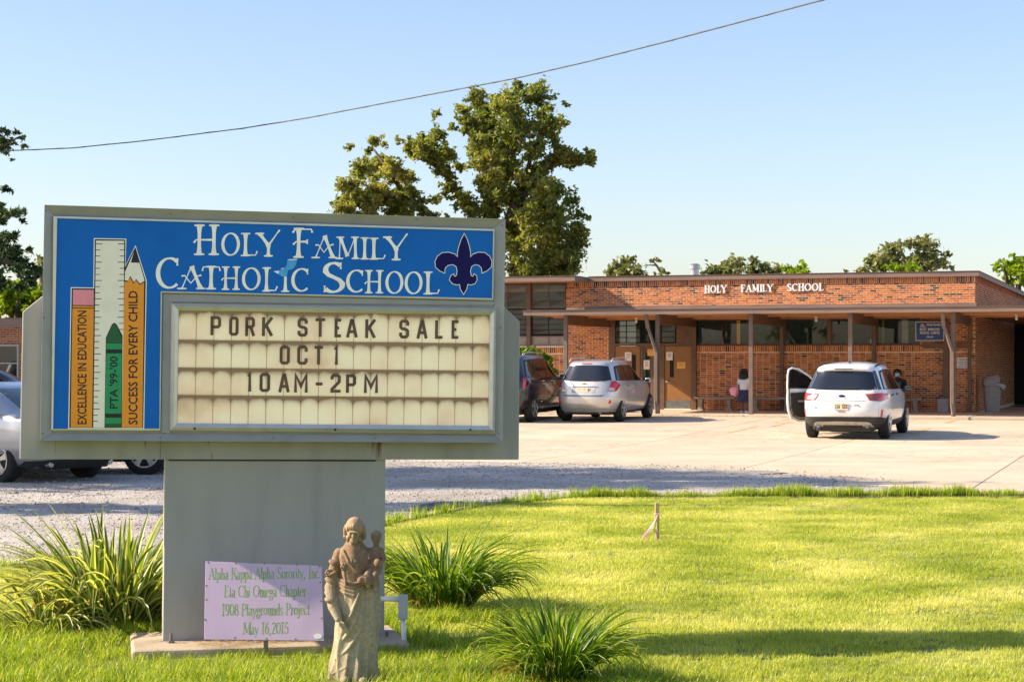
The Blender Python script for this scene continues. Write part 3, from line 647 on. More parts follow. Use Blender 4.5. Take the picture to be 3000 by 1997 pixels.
# ================================================================ THE SIGN
SA = math.asin(0.2113)
R0 = Vector((-1.441, 11.639, 0))
SM = Matrix.Translation(R0) @ Matrix.Rotation(SA, 4, 'Z') @ Matrix.Rotation(math.radians(0.8), 4, 'Y')
SMI = SM.inverted()
def S(px, py, y0=0.0):                               # photo point on the sign's own plane y=y0 -> sign-local (x, z)
    o = SMI @ Vector((0, 0, CAMH)); d = (SMI.to_3x3() @ ray(px, py)); t = (y0-o.y)/d.y; p = o+d*t; return (p.x, p.z)
c1 = lambda x, y: (x*.5358, 560+y*.5358)             # measuring crops of the photograph
c2 = lambda x, y: (700+x*.5357, 560+y*.5357)
k2 = lambda x, y: (x*1.27334, y*1.27334)
sign = empty('school_sign', label='grey metal school sign with blue nameplate and changeable letter board', cat='sign'); sign.matrix_world = SM
def SP(name, pts, y0, y1, m, parent=None, bevel=0, yproj=None):
    poly = [S(*p, y0 if yproj is None else yproj) for p in pts]; mb = MB(); mb.prism(poly, y0, y1); return mb.build(name, m, parent or sign, bevel=bevel)
# rusty apron / back shell
def shell_mat():
    m = M['post_grey'].copy(); m.name = 'weathered_shell'; t = m.node_tree
    b = [n for n in t.nodes if n.type == 'BSDF_PRINCIPLED'][0]; src = b.inputs['Base Color'].links[0].from_socket
    tc = N(t, 'ShaderNodeTexCoord'); mp = N(t, 'ShaderNodeMapping'); mp.inputs['Scale'].default_value = (9, 1, 1.6); t.links.new(tc.outputs['Object'], mp.inputs[0])
    n = N(t, 'ShaderNodeTexNoise', Scale=3.2, Detail=8); t.links.new(mp.outputs[0], n.inputs['Vector']); r = ramp(t, n.outputs[0], [(0.66, (0, 0, 0)), (0.74, (1, 1, 1))])
    sx = N(t, 'ShaderNodeSeparateXYZ'); t.links.new(tc.outputs['Object'], sx.inputs[0]); r2 = ramp(t, sx.outputs[2], [(0.0, (0, 0, 0)), (1.0, (0, 0, 0))])
    mr = N(t, 'ShaderNodeMapRange'); mr.inputs[1].default_value = 1.12; mr.inputs[2].default_value = 1.30; t.links.new(sx.outputs[2], mr.inputs[0])
    mr2 = N(t, 'ShaderNodeMapRange'); mr2.inputs[1].default_value = 1.36; mr2.inputs[2].default_value = 1.34; t.links.new(sx.outputs[2], mr2.inputs[0])
    mu = N(t, 'ShaderNodeMath', operation='MULTIPLY'); t.links.new(mr.outputs[0], mu.inputs[0]); t.links.new(mr2.outputs[0], mu.inputs[1])
    mu2 = N(t, 'ShaderNodeMath', operation='MULTIPLY'); t.links.new(mu.outputs[0], mu2.inputs[0]); t.links.new(r.outputs[0], mu2.inputs[1])
    ad = mu2.outputs[0]; n6 = N(t, 'ShaderNodeTexNoise', Scale=14, Detail=6); t.links.new(mp.outputs[0], n6.inputs['Vector'])
    for px_, wd_, dp_ in ((1110, .022, 1.20), (1092, .016, 1.25), (1078, .010, 1.29), (1115, .05, 1.31), (470, .03, 1.315)):     # rust runs below leaking seams
        x0 = S(px_, 1310, .16)[0]; su = N(t, 'ShaderNodeMath', operation='SUBTRACT'); t.links.new(sx.outputs[0], su.inputs[0]); su.inputs[1].default_value = x0
        ab = N(t, 'ShaderNodeMath', operation='ABSOLUTE'); t.links.new(su.outputs[0], ab.inputs[0]); ma = N(t, 'ShaderNodeMapRange'); ma.inputs[1].default_value = wd_; ma.inputs[2].default_value = 0; t.links.new(ab.outputs[0], ma.inputs[0])
        mz = N(t, 'ShaderNodeMapRange'); mz.inputs[1].default_value = dp_-.04; mz.inputs[2].default_value = dp_+.05; t.links.new(sx.outputs[2], mz.inputs[0])
        q1 = N(t, 'ShaderNodeMath', operation='MULTIPLY'); t.links.new(ma.outputs[0], q1.inputs[0]); t.links.new(mz.outputs[0], q1.inputs[1]); q2 = N(t, 'ShaderNodeMath', operation='MULTIPLY'); t.links.new(q1.outputs[0], q2.inputs[0]); t.links.new(n6.outputs[0], q2.inputs[1])
        q3 = N(t, 'ShaderNodeMath', operation='MULTIPLY_ADD', use_clamp=True); t.links.new(q2.outputs[0], q3.inputs[0]); q3.inputs[1].default_value = 2.0; t.links.new(ad, q3.inputs[2]); ad = q3.outputs[0]
    mx = N(t, 'ShaderNodeMix', data_type='RGBA'); mx.inputs[7].default_value = (0.17, 0.065, 0.01, 1)
    t.links.new(ad, mx.inputs[0]); t.links.new(src, mx.inputs[6]); t.links.new(mx.outputs[2], b.inputs['Base Color']); return m
M['shell'] = shell_mat()
SP('back_shell', [k2(45, 1056), k2(52, 717), k2(97, 681), k2(1100, 640), k2(1160, 705), k2(1196, 739), k2(1194, 1057)], .16, .42, M['shell'], bevel=.006)
SP('cabinet', [k2(108, 478), k2(1158, 508), k2(1152, 1012), k2(100, 1008)], .03, .159, M['post_grey'])
# mitred frame: bars with inner bevel
O = [k2(102, 471), k2(1163, 504), k2(1157, 1018), k2(92, 1013)]; I = [k2(124, 495), k2(1137, 525), k2(1140, 1000), k2(119, 995)]
OL = [S(*p) for p in O]; IL = [S(*p) for p in I]
for i in range(4):
    j = (i+1) % 4; mb = MB(); a, b, c, d = OL[i], OL[j], IL[j], IL[i]
    mb.add([(a[0], 0, a[1]), (b[0], 0, b[1]), (c[0], .025, c[1]), (d[0], .025, d[1]), (a[0], .158, a[1]), (b[0], .158, b[1]), (c[0], .12, c[1]), (d[0], .12, d[1])],
           [(0, 1, 2, 3), (4, 7, 6, 5), (0, 4, 5, 1), (3, 2, 6, 7), (0, 3, 7, 4), (1, 5, 6, 2)]); mb.build('frame_bar', M['frame_grey'], sign, bevel=.002)
# blue L-shaped face
Fp = [k2(123, 497), k2(1138, 527), k2(1135, 690), k2(373, 673), k2(369, 990), k2(118, 989)]
FLo = [S(*q_, 0) for q_ in Fp]
Bp = [k2(131, 504), k2(1134, 531), k2(1131, 685), k2(369, 668), k2(363, 984), k2(124, 984)]
FLi = [S(*q_, 0) for q_ in [k2(131.5, 502), k2(1135, 531.5), k2(1132.5, 686), k2(370, 670), k2(366.5, 985.5), k2(122, 986)]]
FLi = [(a_[0]*.55+b_[0]*.45, a_[1]*.55+b_[1]*.45) if False else a_ for a_, b_ in zip(FLi, FLo)]
for i in range(6):
    j = (i+1) % 6; mb = MB(); a, b, c, d = FLo[i], FLo[j], FLi[j], FLi[i]
    mb.add([(a[0], .002, a[1]), (b[0], .002, b[1]), (c[0], -.004, c[1]), (d[0], -.004, d[1]), (a[0], .03, a[1]), (b[0], .03, b[1]), (c[0], .012, c[1]), (d[0], .012, d[1])], [(0, 1, 2, 3), (4, 7, 6, 5), (0, 4, 5, 1), (3, 2, 6, 7), (0, 3, 7, 4), (1, 5, 6, 2)]); mb.build('face_trim', M['trim_white'], sign)
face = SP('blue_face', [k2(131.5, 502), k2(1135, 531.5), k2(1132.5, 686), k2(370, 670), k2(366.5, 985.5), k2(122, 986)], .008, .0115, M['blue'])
# divider between the face and the letter board
SP('divider', [k2(376, 676), k2(1139, 694), k2(1136, 702), k2(396, 694), k2(391, 998), k2(371, 993)], .018, .09, M['frame_grey'])
L0 = .0065
def flat(name, pts, lay, m, parent=None):
    poly = [S(*p, .008) for p in pts]; tri = geometry.tessellate_polygon([[Vector((*p, 0)) for p in poly]])
    mb = MB(); y = L0-lay*.0005; mb.add([(p[0], y, p[1]) for p in poly], [tuple(t) for t in tri]); return mb.build(name, m, parent or sign)
def grow(pts, d):
    n = len(pts); out = []
    ar = sum(pts[i][0]*pts[(i+1) % n][1]-pts[(i+1) % n][0]*pts[i][1] for i in range(n)); sg = 1 if ar > 0 else -1
    for i in range(n):
        a, b, c = Vector(pts[i-1]), Vector(pts[i]), Vector(pts[(i+1) % n]); e1 = (b-a).normalized(); e2 = (c-b).normalized()
        n1 = Vector((e1.y, -e1.x))*sg; n2 = Vector((e2.y, -e2.x))*sg; nn = (n1+n2); nn = nn.normalized() if nn.length > .1 else n1; k = 1/max(.5, nn.dot(n1))
        q = b+nn*d*k; out.append((q.x, q.y))
    return out
# classroom tools emblem
em = [(518, 262), (686, 265), (684, 415), (740, 305), (797, 488), (783, 1293), (378, 1293), (392, 530), (515, 532)]
emw = grow(em, 5); flat('emblem_outline', [c1(*p) for p in emw], 0, M['cream'])
flat('emblem_keyline', [c1(*p) for p in em], 1, M['black'])
flat('ruler', [c1(*p) for p in ((525, 270), (679, 272), (672, 1291), (510, 1291))], 2, M['ruler'])
flat('eraser', [c1(*p) for p in ((399, 538), (513, 540), (513, 623), (398, 622))], 2, M['pink'])
flat('pencil_ferrule', [c1(*p) for p in ((397, 627), (513, 628), (513, 637), (397, 636))], 2, M['orange'])
flat('pencil_body', [c1(*p) for p in ((396, 641), (513, 642), (503, 1290), (386, 1290))], 2, M['orange'])
flat('pencil_wood', [c1(*p) for p in ((740, 314), (791, 490), (765, 505), (744, 480), (732, 498), (712, 463), (700, 490), (682, 486), (684, 440))], 3, M['ruler'])
flat('pencil_lead', [c1(*p) for p in ((740, 306), (762, 392), (715, 390))], 4, M['black'])
flat('pencil_body', [c1(*p) for p in ((680, 494), (698, 496), (711, 472), (731, 507), (743, 487), (765, 513), (788, 498), (778, 1290), (666, 1290))], 4, M['orange'])
flat('crayon_keyline', [c1(*p) for p in ((625, 719), (637, 726), (670, 790), (666, 1293), (571, 1293), (579, 800), (613, 726))], 5, M['black'])
flat('crayon_tip', [c1(*p) for p in ((625, 723), (634, 730), (666, 800), (666, 830), (583, 830), (583, 803), (616, 730))], 6, M['dkgreen'])
flat('crayon_label', [c1(*p) for p in ((582, 832), (667, 832), (663, 1270), (574, 1270))], 6, M['green'])
flat('crayon_base', [c1(*p) for p in ((574, 1271), (663, 1271), (663, 1291), (574, 1291))], 7, M['dkgreen'])
flat('crayon_band', [c1(*p) for p in ((580, 864), (667, 864), (667, 886), (580, 886))], 7, M['black']); flat('crayon_band', [c1(*p) for p in ((576, 1215), (664, 1215), (664, 1237), (576, 1237))], 7, M['black'])
mb = MB(); y = L0-3*.0005
for i in range(30):
    yy = 288+33.4*i
    xl0 = np.interp(yy, [270, 1290], [525, 510]); ln = 22 if i % 2 == 0 else 22
    for (xa, xb) in ((xl0, xl0+(34 if i % 3 == 0 else 24)), (np.interp(yy, [270, 1290], [679, 672])-(34 if i % 3 == 0 else 24), np.interp(yy, [270, 1290], [679, 672]))):
        if xb > 600 and yy > 760: continue
        q = [S(*c1(xa, yy-2), .008), S(*c1(xb, yy-2), .008), S(*c1(xb, yy+2), .008), S(*c1(xa, yy+2), .008)]; mb.add([(p[0], y, p[1]) for p in q], [(0, 1, 2, 3)])
mb.build('ruler_marks', M['black'], sign)
def vtext(text, x, ya, yb, hgt_px, lay, bold=.0012):     # text reading upwards, fitted between two rows of crop 1
    a = S(*c1(x, ya), .008); b = S(*c1(x, yb), .008); L = math.hypot(b[0]-a[0], b[1]-a[1]); h = abs(S(*c1(x+hgt_px, ya), .008)[0]-a[0])
    o = sans(text, h/.70, 'slogan', M['black'], sign, (a[0]+h, L0-lay*.0005, a[1]), (PI/2, -math.atan2(b[1]-a[1], b[0]-a[0]), 0), 'LEFT', fitw=L, bold=bold)
    o.rotation_euler = (Matrix.Rotation(-math.atan2(b[1]-a[1], b[0]-a[0]), 4, 'Y') @ Matrix.Rotation(PI/2, 4, 'X')).to_euler(); return o
vtext('EXCELLENCE IN EDUCATION', 424, 1275, 655, 48, 4); vtext("PTA '99-'00", 600, 1190, 905, 42, 8); vtext('SUCCESS FOR EVERY CHILD', 703, 1275, 545, 48, 6)
# school name
def bigletter(ch, crop, x0, x1, yt, yb, thick=.14):
    p0 = S(*crop(x0, yb), .008); p1 = S(*crop(x1, yb), .008); q0 = S(*crop(x0, yt), .008); w = (TITLE.get(ch) or G[ch])[0]
    sx = (p1[0]-p0[0])/w; sy = q0[1]-p0[1]; sl = (p1[1]-p0[1])/(p1[0]-p0[0])
    pl = lambda x, z, y: Vector((x, y, z+(x-p0[0])*sl))
    mb = MB(); roman(mb, ch, p0[0], p0[1], sx, sy, pl, thick=thick, thin=.055, flare=.6, serif=.10, depth=L0-.001, th=0, font=TITLE, lay=.00012); mb.build('letter', M['cream'], sign)
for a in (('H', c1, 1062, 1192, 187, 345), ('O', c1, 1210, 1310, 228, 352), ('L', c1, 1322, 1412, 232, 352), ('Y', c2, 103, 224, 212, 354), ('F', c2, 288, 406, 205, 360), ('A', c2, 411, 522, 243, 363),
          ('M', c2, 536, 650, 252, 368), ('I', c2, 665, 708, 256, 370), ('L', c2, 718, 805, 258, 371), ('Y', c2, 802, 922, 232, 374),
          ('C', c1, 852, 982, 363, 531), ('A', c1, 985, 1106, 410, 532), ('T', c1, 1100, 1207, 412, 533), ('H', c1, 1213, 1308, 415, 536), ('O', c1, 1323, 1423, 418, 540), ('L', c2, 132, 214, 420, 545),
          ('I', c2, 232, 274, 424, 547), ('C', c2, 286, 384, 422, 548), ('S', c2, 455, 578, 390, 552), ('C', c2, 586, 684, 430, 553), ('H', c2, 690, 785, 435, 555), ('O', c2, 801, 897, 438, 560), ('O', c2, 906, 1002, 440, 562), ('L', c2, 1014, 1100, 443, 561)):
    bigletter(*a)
flat('vinyl_tear', [c2(*p) for p in ((264, 372), (320, 370), (312, 400), (296, 425), (268, 432), (262, 468), (236, 466), (205, 448), (188, 438), (222, 432), (250, 420), (262, 402))], 8, M['paleblue'])
flat('vinyl_tear', [c2(*p) for p in ((188, 438), (220, 436), (214, 452), (204, 446))], 9, M['cream']); flat('vinyl_tear', [c2(*p) for p in ((270, 373), (318, 371), (316, 376), (272, 377))], 9, M['cream'])
fl = [(1232, 235), (1246, 262), (1258, 300), (1265, 335), (1264, 362), (1280, 346), (1310, 335), (1345, 338), (1370, 357), (1382, 385), (1378, 415), (1355, 435), (1330, 446), (1328, 420), (1312, 404), (1290, 400), (1270, 412), (1264, 438), (1268, 462),
      (1280, 468), (1286, 454), (1298, 462), (1301, 484), (1290, 504), (1268, 511), (1250, 508), (1244, 535), (1228, 562)]
cxf = lambda y: 1232-(y-235)*.013
full = fl+[(2*cxf(p[1])-p[0]-(5 if p[0] > 1300 else 0), p[1]) for p in reversed(fl[1:-1])]
flat('fleur_outline', [c2(*p) for p in grow(full, 3.4)], 1, M['cream']); flat('fleur_de_lis', [c2(*p) for p in full], 2, M['navy'])
# letter board: silver door frame, panels, letters
DO = [k2(394, 697), k2(1144, 709), k2(1140, 998), k2(391, 990)]; DI = [k2(411, 714), k2(1128, 724), k2(1124, 979), k2(407, 973)]
DOL = [S(*p, -.01) for p in DO]; DIL = [S(*p, -.01) for p in DI]; DML = [((a[0]+b[0])/2, (a[1]+b[1])/2) for a, b in zip(DOL, DIL)]
for i in range(4):
    j = (i+1) % 4; mb = MB(); a, b, c, d = DOL[i], DOL[j], DIL[j], DIL[i]; e, f = DML[j], DML[i]
    mb.add([(a[0], .005, a[1]), (b[0], .005, b[1]), (e[0], -.022, e[1]), (f[0], -.022, f[1]), (c[0], -.012, c[1]), (d[0], -.012, d[1]), (a[0], .09, a[1]), (b[0], .09, b[1]), (c[0], .03, c[1]), (d[0], .03, d[1])],
           [(0, 1, 2, 3), (3, 2, 4, 5), (0, 6, 7, 1), (5, 4, 8, 9), (6, 9, 8, 7), (0, 3, 5, 9, 6), (1, 7, 8, 4, 2)]); mb.build('door_frame', M['alu'], sign)
for px in (410+38, 771, 1082): x, z = S(*k2(px, 986 if px < 700 else 988), -.02); mb = MB(); mb.lathe([(.007, -.026), (.007, -.014)], 8, 0, Matrix.Translation((x, 0, z)), 'y'); mb.build('screw', M['black'], sign)
def panel_mat():
    m, t, out = nt('stained_panel'); tc = N(t, 'ShaderNodeTexCoord'); sx = N(t, 'ShaderNodeSeparateXYZ'); t.links.new(tc.outputs['Generated'], sx.inputs[0])
    n = N(t, 'ShaderNodeTexNoise', Scale=7, Detail=8); ge = N(t, 'ShaderNodeNewGeometry'); t.links.new(ge.outputs['Position'], n.inputs['Vector'])
    def M2(op, a, b=None, c=None):
        q = N(t, 'ShaderNodeMath', operation=op)
        for i, v in enumerate((a, b, c)):
            if v is None: continue
            if isinstance(v, (int, float)): q.inputs[i].default_value = v
            else: t.links.new(v, q.inputs[i])
        return q.outputs[0]
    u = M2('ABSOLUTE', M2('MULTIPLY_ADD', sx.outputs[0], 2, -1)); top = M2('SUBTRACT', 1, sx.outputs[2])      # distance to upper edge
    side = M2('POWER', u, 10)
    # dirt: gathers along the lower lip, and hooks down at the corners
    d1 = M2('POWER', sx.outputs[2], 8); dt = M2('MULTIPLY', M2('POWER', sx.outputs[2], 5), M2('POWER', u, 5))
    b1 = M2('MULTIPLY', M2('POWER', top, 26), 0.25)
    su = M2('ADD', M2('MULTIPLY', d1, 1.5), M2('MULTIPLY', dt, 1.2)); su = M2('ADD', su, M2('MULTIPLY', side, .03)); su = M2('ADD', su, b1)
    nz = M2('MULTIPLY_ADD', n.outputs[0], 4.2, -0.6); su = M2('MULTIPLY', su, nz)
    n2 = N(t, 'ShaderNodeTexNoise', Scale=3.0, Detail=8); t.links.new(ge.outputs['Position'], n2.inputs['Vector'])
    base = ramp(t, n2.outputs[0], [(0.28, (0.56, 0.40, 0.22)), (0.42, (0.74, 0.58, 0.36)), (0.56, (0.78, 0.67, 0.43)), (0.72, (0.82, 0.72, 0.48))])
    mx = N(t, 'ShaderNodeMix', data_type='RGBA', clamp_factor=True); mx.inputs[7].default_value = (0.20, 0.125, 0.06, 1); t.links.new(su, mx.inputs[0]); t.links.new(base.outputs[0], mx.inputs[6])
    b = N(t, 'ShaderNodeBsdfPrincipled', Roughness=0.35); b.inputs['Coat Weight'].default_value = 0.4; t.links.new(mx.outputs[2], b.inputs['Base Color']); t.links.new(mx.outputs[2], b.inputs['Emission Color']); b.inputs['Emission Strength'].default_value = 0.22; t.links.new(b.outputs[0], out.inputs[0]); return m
M['panel'] = panel_mat()
tl, tr, br, bl = [Vector(S(*p, .0)) for p in (k2(409, 712), k2(1130, 722), k2(1126, 981), k2(405, 975))]
def cell(u, v): return (tl*(1-u)+tr*u)*(1-v)+(bl*(1-u)+br*u)*v
vrow = [0, 0.262, 0.505, 0.745, 1.0]; NC = 18
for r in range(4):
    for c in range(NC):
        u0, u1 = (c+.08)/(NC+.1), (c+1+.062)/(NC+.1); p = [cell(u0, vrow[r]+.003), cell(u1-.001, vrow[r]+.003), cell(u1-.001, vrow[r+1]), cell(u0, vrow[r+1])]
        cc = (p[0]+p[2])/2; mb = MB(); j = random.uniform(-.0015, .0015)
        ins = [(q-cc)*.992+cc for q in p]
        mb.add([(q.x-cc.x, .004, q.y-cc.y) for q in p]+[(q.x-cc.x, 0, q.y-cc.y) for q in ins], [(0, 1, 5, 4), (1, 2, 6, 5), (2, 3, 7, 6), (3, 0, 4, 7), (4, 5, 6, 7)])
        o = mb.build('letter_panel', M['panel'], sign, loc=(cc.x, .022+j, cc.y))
mb = MB(); p = [tl, tr, br, bl]; mb.add([(q.x, .0285, q.y) for q in p], [(0, 1, 2, 3)]); mb.build('letter_board', mat('board_backing', (0.6, 0.48, 0.28), .5), sign)
def mq(ch, crop, x0, x1, yt, yb):
    P0 = S(*crop(x0, yb), .018); P1 = S(*crop(x1, yb), .018); Q0 = S(*crop(x0, yt), .018); wt = 9.5*.5357/F*11.65*1.75
    h = wt/2; W = P1[0]-P0[0]-wt; H = Q0[1]-P0[1]-wt; sl = (P1[1]-P0[1])/(P1[0]-P0[0]+1e-9); mb = MB()
    if ch == '-': H = 0; W += wt; h = 0
    for k, s in enumerate(BLOCK[ch]):
        pts = [(P0[0]+h+a*W, P0[1]+h+b*H) for a, b in s]
        # square line ends
        if abs(s[0][0]-s[-1][0])+abs(s[0][1]-s[-1][1]) > 1e-6:
            for i, jn in ((0, 1), (-1, -2)):
                d = Vector((pts[i][0]-pts[jn][0], pts[i][1]-pts[jn][1])).normalized()*h*(.98 if abs(s[i][1]-round(s[i][1])) < .01 else 0); pts[i] = (pts[i][0]+d.x, pts[i][1]+d.y)
        strip(mb, pts, [wt]*len(pts), .016-k*.0003, 0.002, lambda x, z, y: Vector((x, y, z+(x-P0[0])*sl)))
    mb.build('letter', M['letter'], sign)
for a in (('P', c1, 1150, 1208, 682, 787), ('O', c1, 1252, 1304, 685, 790), ('R', c1, 1340, 1393, 687, 792), ('K', c1, 1432, 1490, 688, 792), ('S', c2, 320, 375, 692, 795), ('T', c2, 418, 470, 694, 796), ('E', c2, 522, 558, 696, 799), ('A', c2, 587, 648, 698, 800),
          ('K', c2, 690, 746, 700, 803), ('S', c2, 876, 930, 702, 805), ('A', c2, 972, 1030, 703, 806), ('L', c2, 1072, 1113, 705, 807), ('E', c2, 1162, 1200, 705, 807),
          ('O', c2, 222, 278, 843, 947), ('C', c2, 318, 375, 843, 948), ('T', c2, 412, 458, 845, 948), ('1', c2, 514, 542, 846, 949), ('1', c2, 40, 68, 993, 1095), ('0', c2, 112, 170, 993, 1097), ('A', c2, 216, 276, 995, 1099), ('M', c2, 301, 376, 997, 1100),
          ('-', c2, 420, 457, 1040, 1053), ('2', c2, 500, 556, 998, 1101), ('P', c2, 585, 640, 1000, 1102), ('M', c2, 683, 760, 1001, 1103)): mq(*a)
# acrylic cover
# post, base plates, bolts
SP('post', [k2(380, 1054), k2(887, 1054), k2(884, 1476), k2(374.5, 1478)], .19, .40, M['post_grey'], bevel=.004)
mb = MB(); a = S(*k2(388, 1058), .185); b = S(*k2(864, 1058), .185); mb.box(a[0], b[0], .183, .19, a[1]-.004, a[1]+.004); mb.build('seam', M['black'], sign)
for px_, y0_, y1_ in ((470, 1018, 1054), (1102, 1018, 1055), (1516, 905, 1340)):          # folded-sheet seams of the shell
    if px_ < 1500:
        a = S(px_, y0_*1.27334, .158); b = S(px_, y1_*1.27334, .158); mb = MB(); mb.box(a[0]-.0015, a[0]+.0015, .157, .1605, b[1], a[1]); mb.build('seam', M['metal_dark'], sign)
for px_, py_ in ((135, 616), (500, 627), (860, 636), (1220, 642), (1470, 660), (1466, 960), (1460, 1270), (1100, 1282), (800, 1282), (470, 1281), (127, 1270), (130, 930)):
    a = S(px_, py_, 0); mb = MB(); mb.lathe([(.0035, -.003), (.0045, .004)], 8, 0, Matrix.Translation((a[0], 0.001, a[1])), 'y'); mb.build('rivet', M['metal_dark'], sign)
base_z = 0.115
def plate(px, py, w):
    x, z = S(px, py, .12); mb = MB(); mb.box(x, x+w, .06, .19, z-.004, z+.012); pl = mb.build('base_plate', M['post_grey'], sign, bevel=.002)
    bx = x+w*.42; mb = MB(); mb.lathe([(.022, 0), (.022, .018)], 6, 0, Matrix.Translation((bx, .11, z+.013))); mb.lathe([(.011, .018), (.011, .06)], 10, 0, Matrix.Translation((bx, .11, z+.013))); mb.build('anchor_bolt', M['metal_dark'], sign)
plate(463, 1889, .18); plate(1105, 1883, .14)
# concrete footing
ft = empty('sign_footing', R0, SA, 'cracked concrete footing slab under the grey school sign', 'slab')
mb = MB(); mb.box(-.86, .80, -.18, .62, -.05, .085)
o = mb.build('slab', M['concrete'], ft, bevel=.018)
M['straw'] = leafmat('straw', (0.45, 0.30, 0.12), (0.55, 0.38, 0.17), (0.35, 0.22, 0.10), 0.1)
mb = MB()
for k in range(260):
    x = random.uniform(-.5, .35); y = random.gauss(.0, .06); a = random.uniform(0, PI); L = random.uniform(.03, .09); dx, dy = math.cos(a)*L, math.sin(a)*L
    z = .088+random.uniform(0, .012); mb.add([(x, y, z), (x+dx, y+dy, z+random.uniform(0, .006)), (x+dx+.002, y+dy+.002, z+.001), (x+.002, y+.002, z+.001)], [(0, 1, 2, 3)])
so_ = mb.build('dry_clippings', M['straw'], ft, fixn=False); tag(so_, kind='stuff')
# ---------------- lilac board on its stake
Yb = 11.32; c_ = at(772, 1874, Yb); bd = empty('lilac_board', (c_.x, Yb, 0), math.radians(-4), 'lilac board with green serif lettering leaning before the sign post', 'board')
BD = Matrix.Translation((0, 0, c_.z)) @ Matrix.Rotation(math.radians(-9), 4, 'X')
BDW = Matrix.Translation((c_.x, Yb, 0)) @ Matrix.Rotation(math.radians(-4), 4, 'Z') @ BD; BDI = BDW.inverted()
def Bq(px, py):
    o = BDI @ Vector((0, 0, CAMH)); d = BDI.to_3x3() @ ray(px, py); t = -o.y/d.y; p = o+d*t; return (p.x, p.z)
mb = MB(); mb.prism([Bq(*p) for p in ((602, 1643), (770, 1650), (942, 1656), (949, 1876), (780, 1874), (598, 1872))], 0, .012, 0, BD); mb.build('board_panel', M['lilac'], bd, bevel=.002)
plc = lambda x, z, y: BD @ Vector((x, y-.0004, z))
def btext(s, x0, x1, yb, cap):
    a = Bq(x0, yb); b = Bq(x1, yb); h = Bq(x0, yb-cap)[1]-a[1]; sl = (b[1]-a[1])/(b[0]-a[0])+.012
    mb = MB(); roman_run(mb, s, a[0], b[0], a[1], h, lambda x, z, y: plc(x, z+(x-a[0])*sl, y), thick=.13, thin=.05, serif=.08, lay=.00008); mb.build('lettering', M['leaf_text'], bd)
btext('Alpha Kappa Alpha Sorority, Inc.', 611, 939, 1696, 33); btext('Eta Chi Omega Chapter', 656, 897, 1748, 34); btext('1908 Playgrounds Project', 649, 907, 1802, 34); btext('May 16,2015', 711, 845, 1856, 33)
mb = MB()
for px, py in ((610, 1646), (690, 1649), (775, 1650), (870, 1653), (936, 1658), (604, 1714), (604, 1755), (601, 1814), (688, 1866), (780, 1869), (866, 1871), (938, 1705), (940, 1760), (942, 1810)):
    x, z = Bq(px, py); mb.lathe([(.005, -.0012), (.005, .001)], 8, 0, BD @ Matrix.Translation((x, 0, z)), 'y')
mb.build('screws', M['metal_dark'], bd)
x, z = Bq(931, 1862); mb = MB(); mb.add([BD @ Vector((x+.026*math.cos(a), -.002, z+.016*math.sin(a))) for a in np.linspace(0, 2*PI, 17)[:-1]], [tuple(range(16))]); st = mb.build('oval_sticker', M['white_metal'], bd)
mb = MB(); mb.box(-.012, .012, .06, .085, 0.0, c_.z+.12); mb.build('stake', M['metal_dark'], bd)

# ---------------- grey conduit with junction box
cd = empty('electric_conduit', (0, 0, 0), 0, 'grey junction box and conduit elbow at the right of the post', 'conduit')
Yc = 11.75; b0 = at(1167, 1741, Yc); b1 = at(1194, 1813, Yc); e = at(1186, 1893, Yc); l0 = at(1128, 1754, Yc)
mb = MB(); mb.box(b0.x, b1.x, Yc-.03, Yc+.03, b1.z, b0.z); mb.build('junction_box', M['pvc'], cd, bevel=.006)
mb = MB(); mb.tube([((b0.x+b1.x)/2, Yc, b1.z+.01), ((b0.x+b1.x)/2+.005, Yc, (b1.z+e.z)/2), (e.x, Yc, 0)], .0155, 12); mb.tube([(b0.x+.01, Yc, l0.z), (l0.x-.05, Yc+.02, l0.z)], .016, 12); mb.build('pipe', M['white_metal'], cd, smooth=True)
# ---------------- survey stake with ribbons
p = gnd(1925, 1590); sk = empty('survey_stake', p, 0, 'wooden survey stake with pink and yellow ribbons on the lawn', 'stake')
M['wood'] = mat('raw_stake_wood', (0.55, 0.40, 0.22), .8, 0, .15, 10); M['ribp'] = mat('pink_ribbon', (0.9, 0.5, 0.58), .5); M['riby'] = mat('yellow_green_ribbon', (0.65, 0.75, 0.08), .5)
mb = MB(); mb.box(-.02, .02, -.02, .02, -.05, .40); mb.build('stake', M['wood'], sk, bevel=.004)
for m_, dx, dy, w in (('ribp', -.17, -.03, .034), ('riby', -.07, -.05, .03), ('ribp', -.21, -.06, .02), ('riby', -.12, -.01, .026), ('ribp', -.015, -.03, .016)):
    mb = MB(); n = 8; vs = []
    for i in range(n+1):
        t_ = i/n; x = dx*(t_**1.4); z = .28-.27*t_; y = -.024+dy*t_+.006*math.sin(t_*9); wz = w*(.6+.5*t_); vs += [(x-wz/2, y, z), (x+wz/2, y-.004, z+.006*math.sin(5*t_))]
    mb.add(vs, [(2*i, 2*i+1, 2*i+3, 2*i+2) for i in range(n)]); mb.build('ribbon', M[m_], sk, fixn=False)
mb = MB(); mb.box(-.024, .024, -.024, .024, .27, .295); mb.build('knot', M['ribp'], sk, bevel=.004)
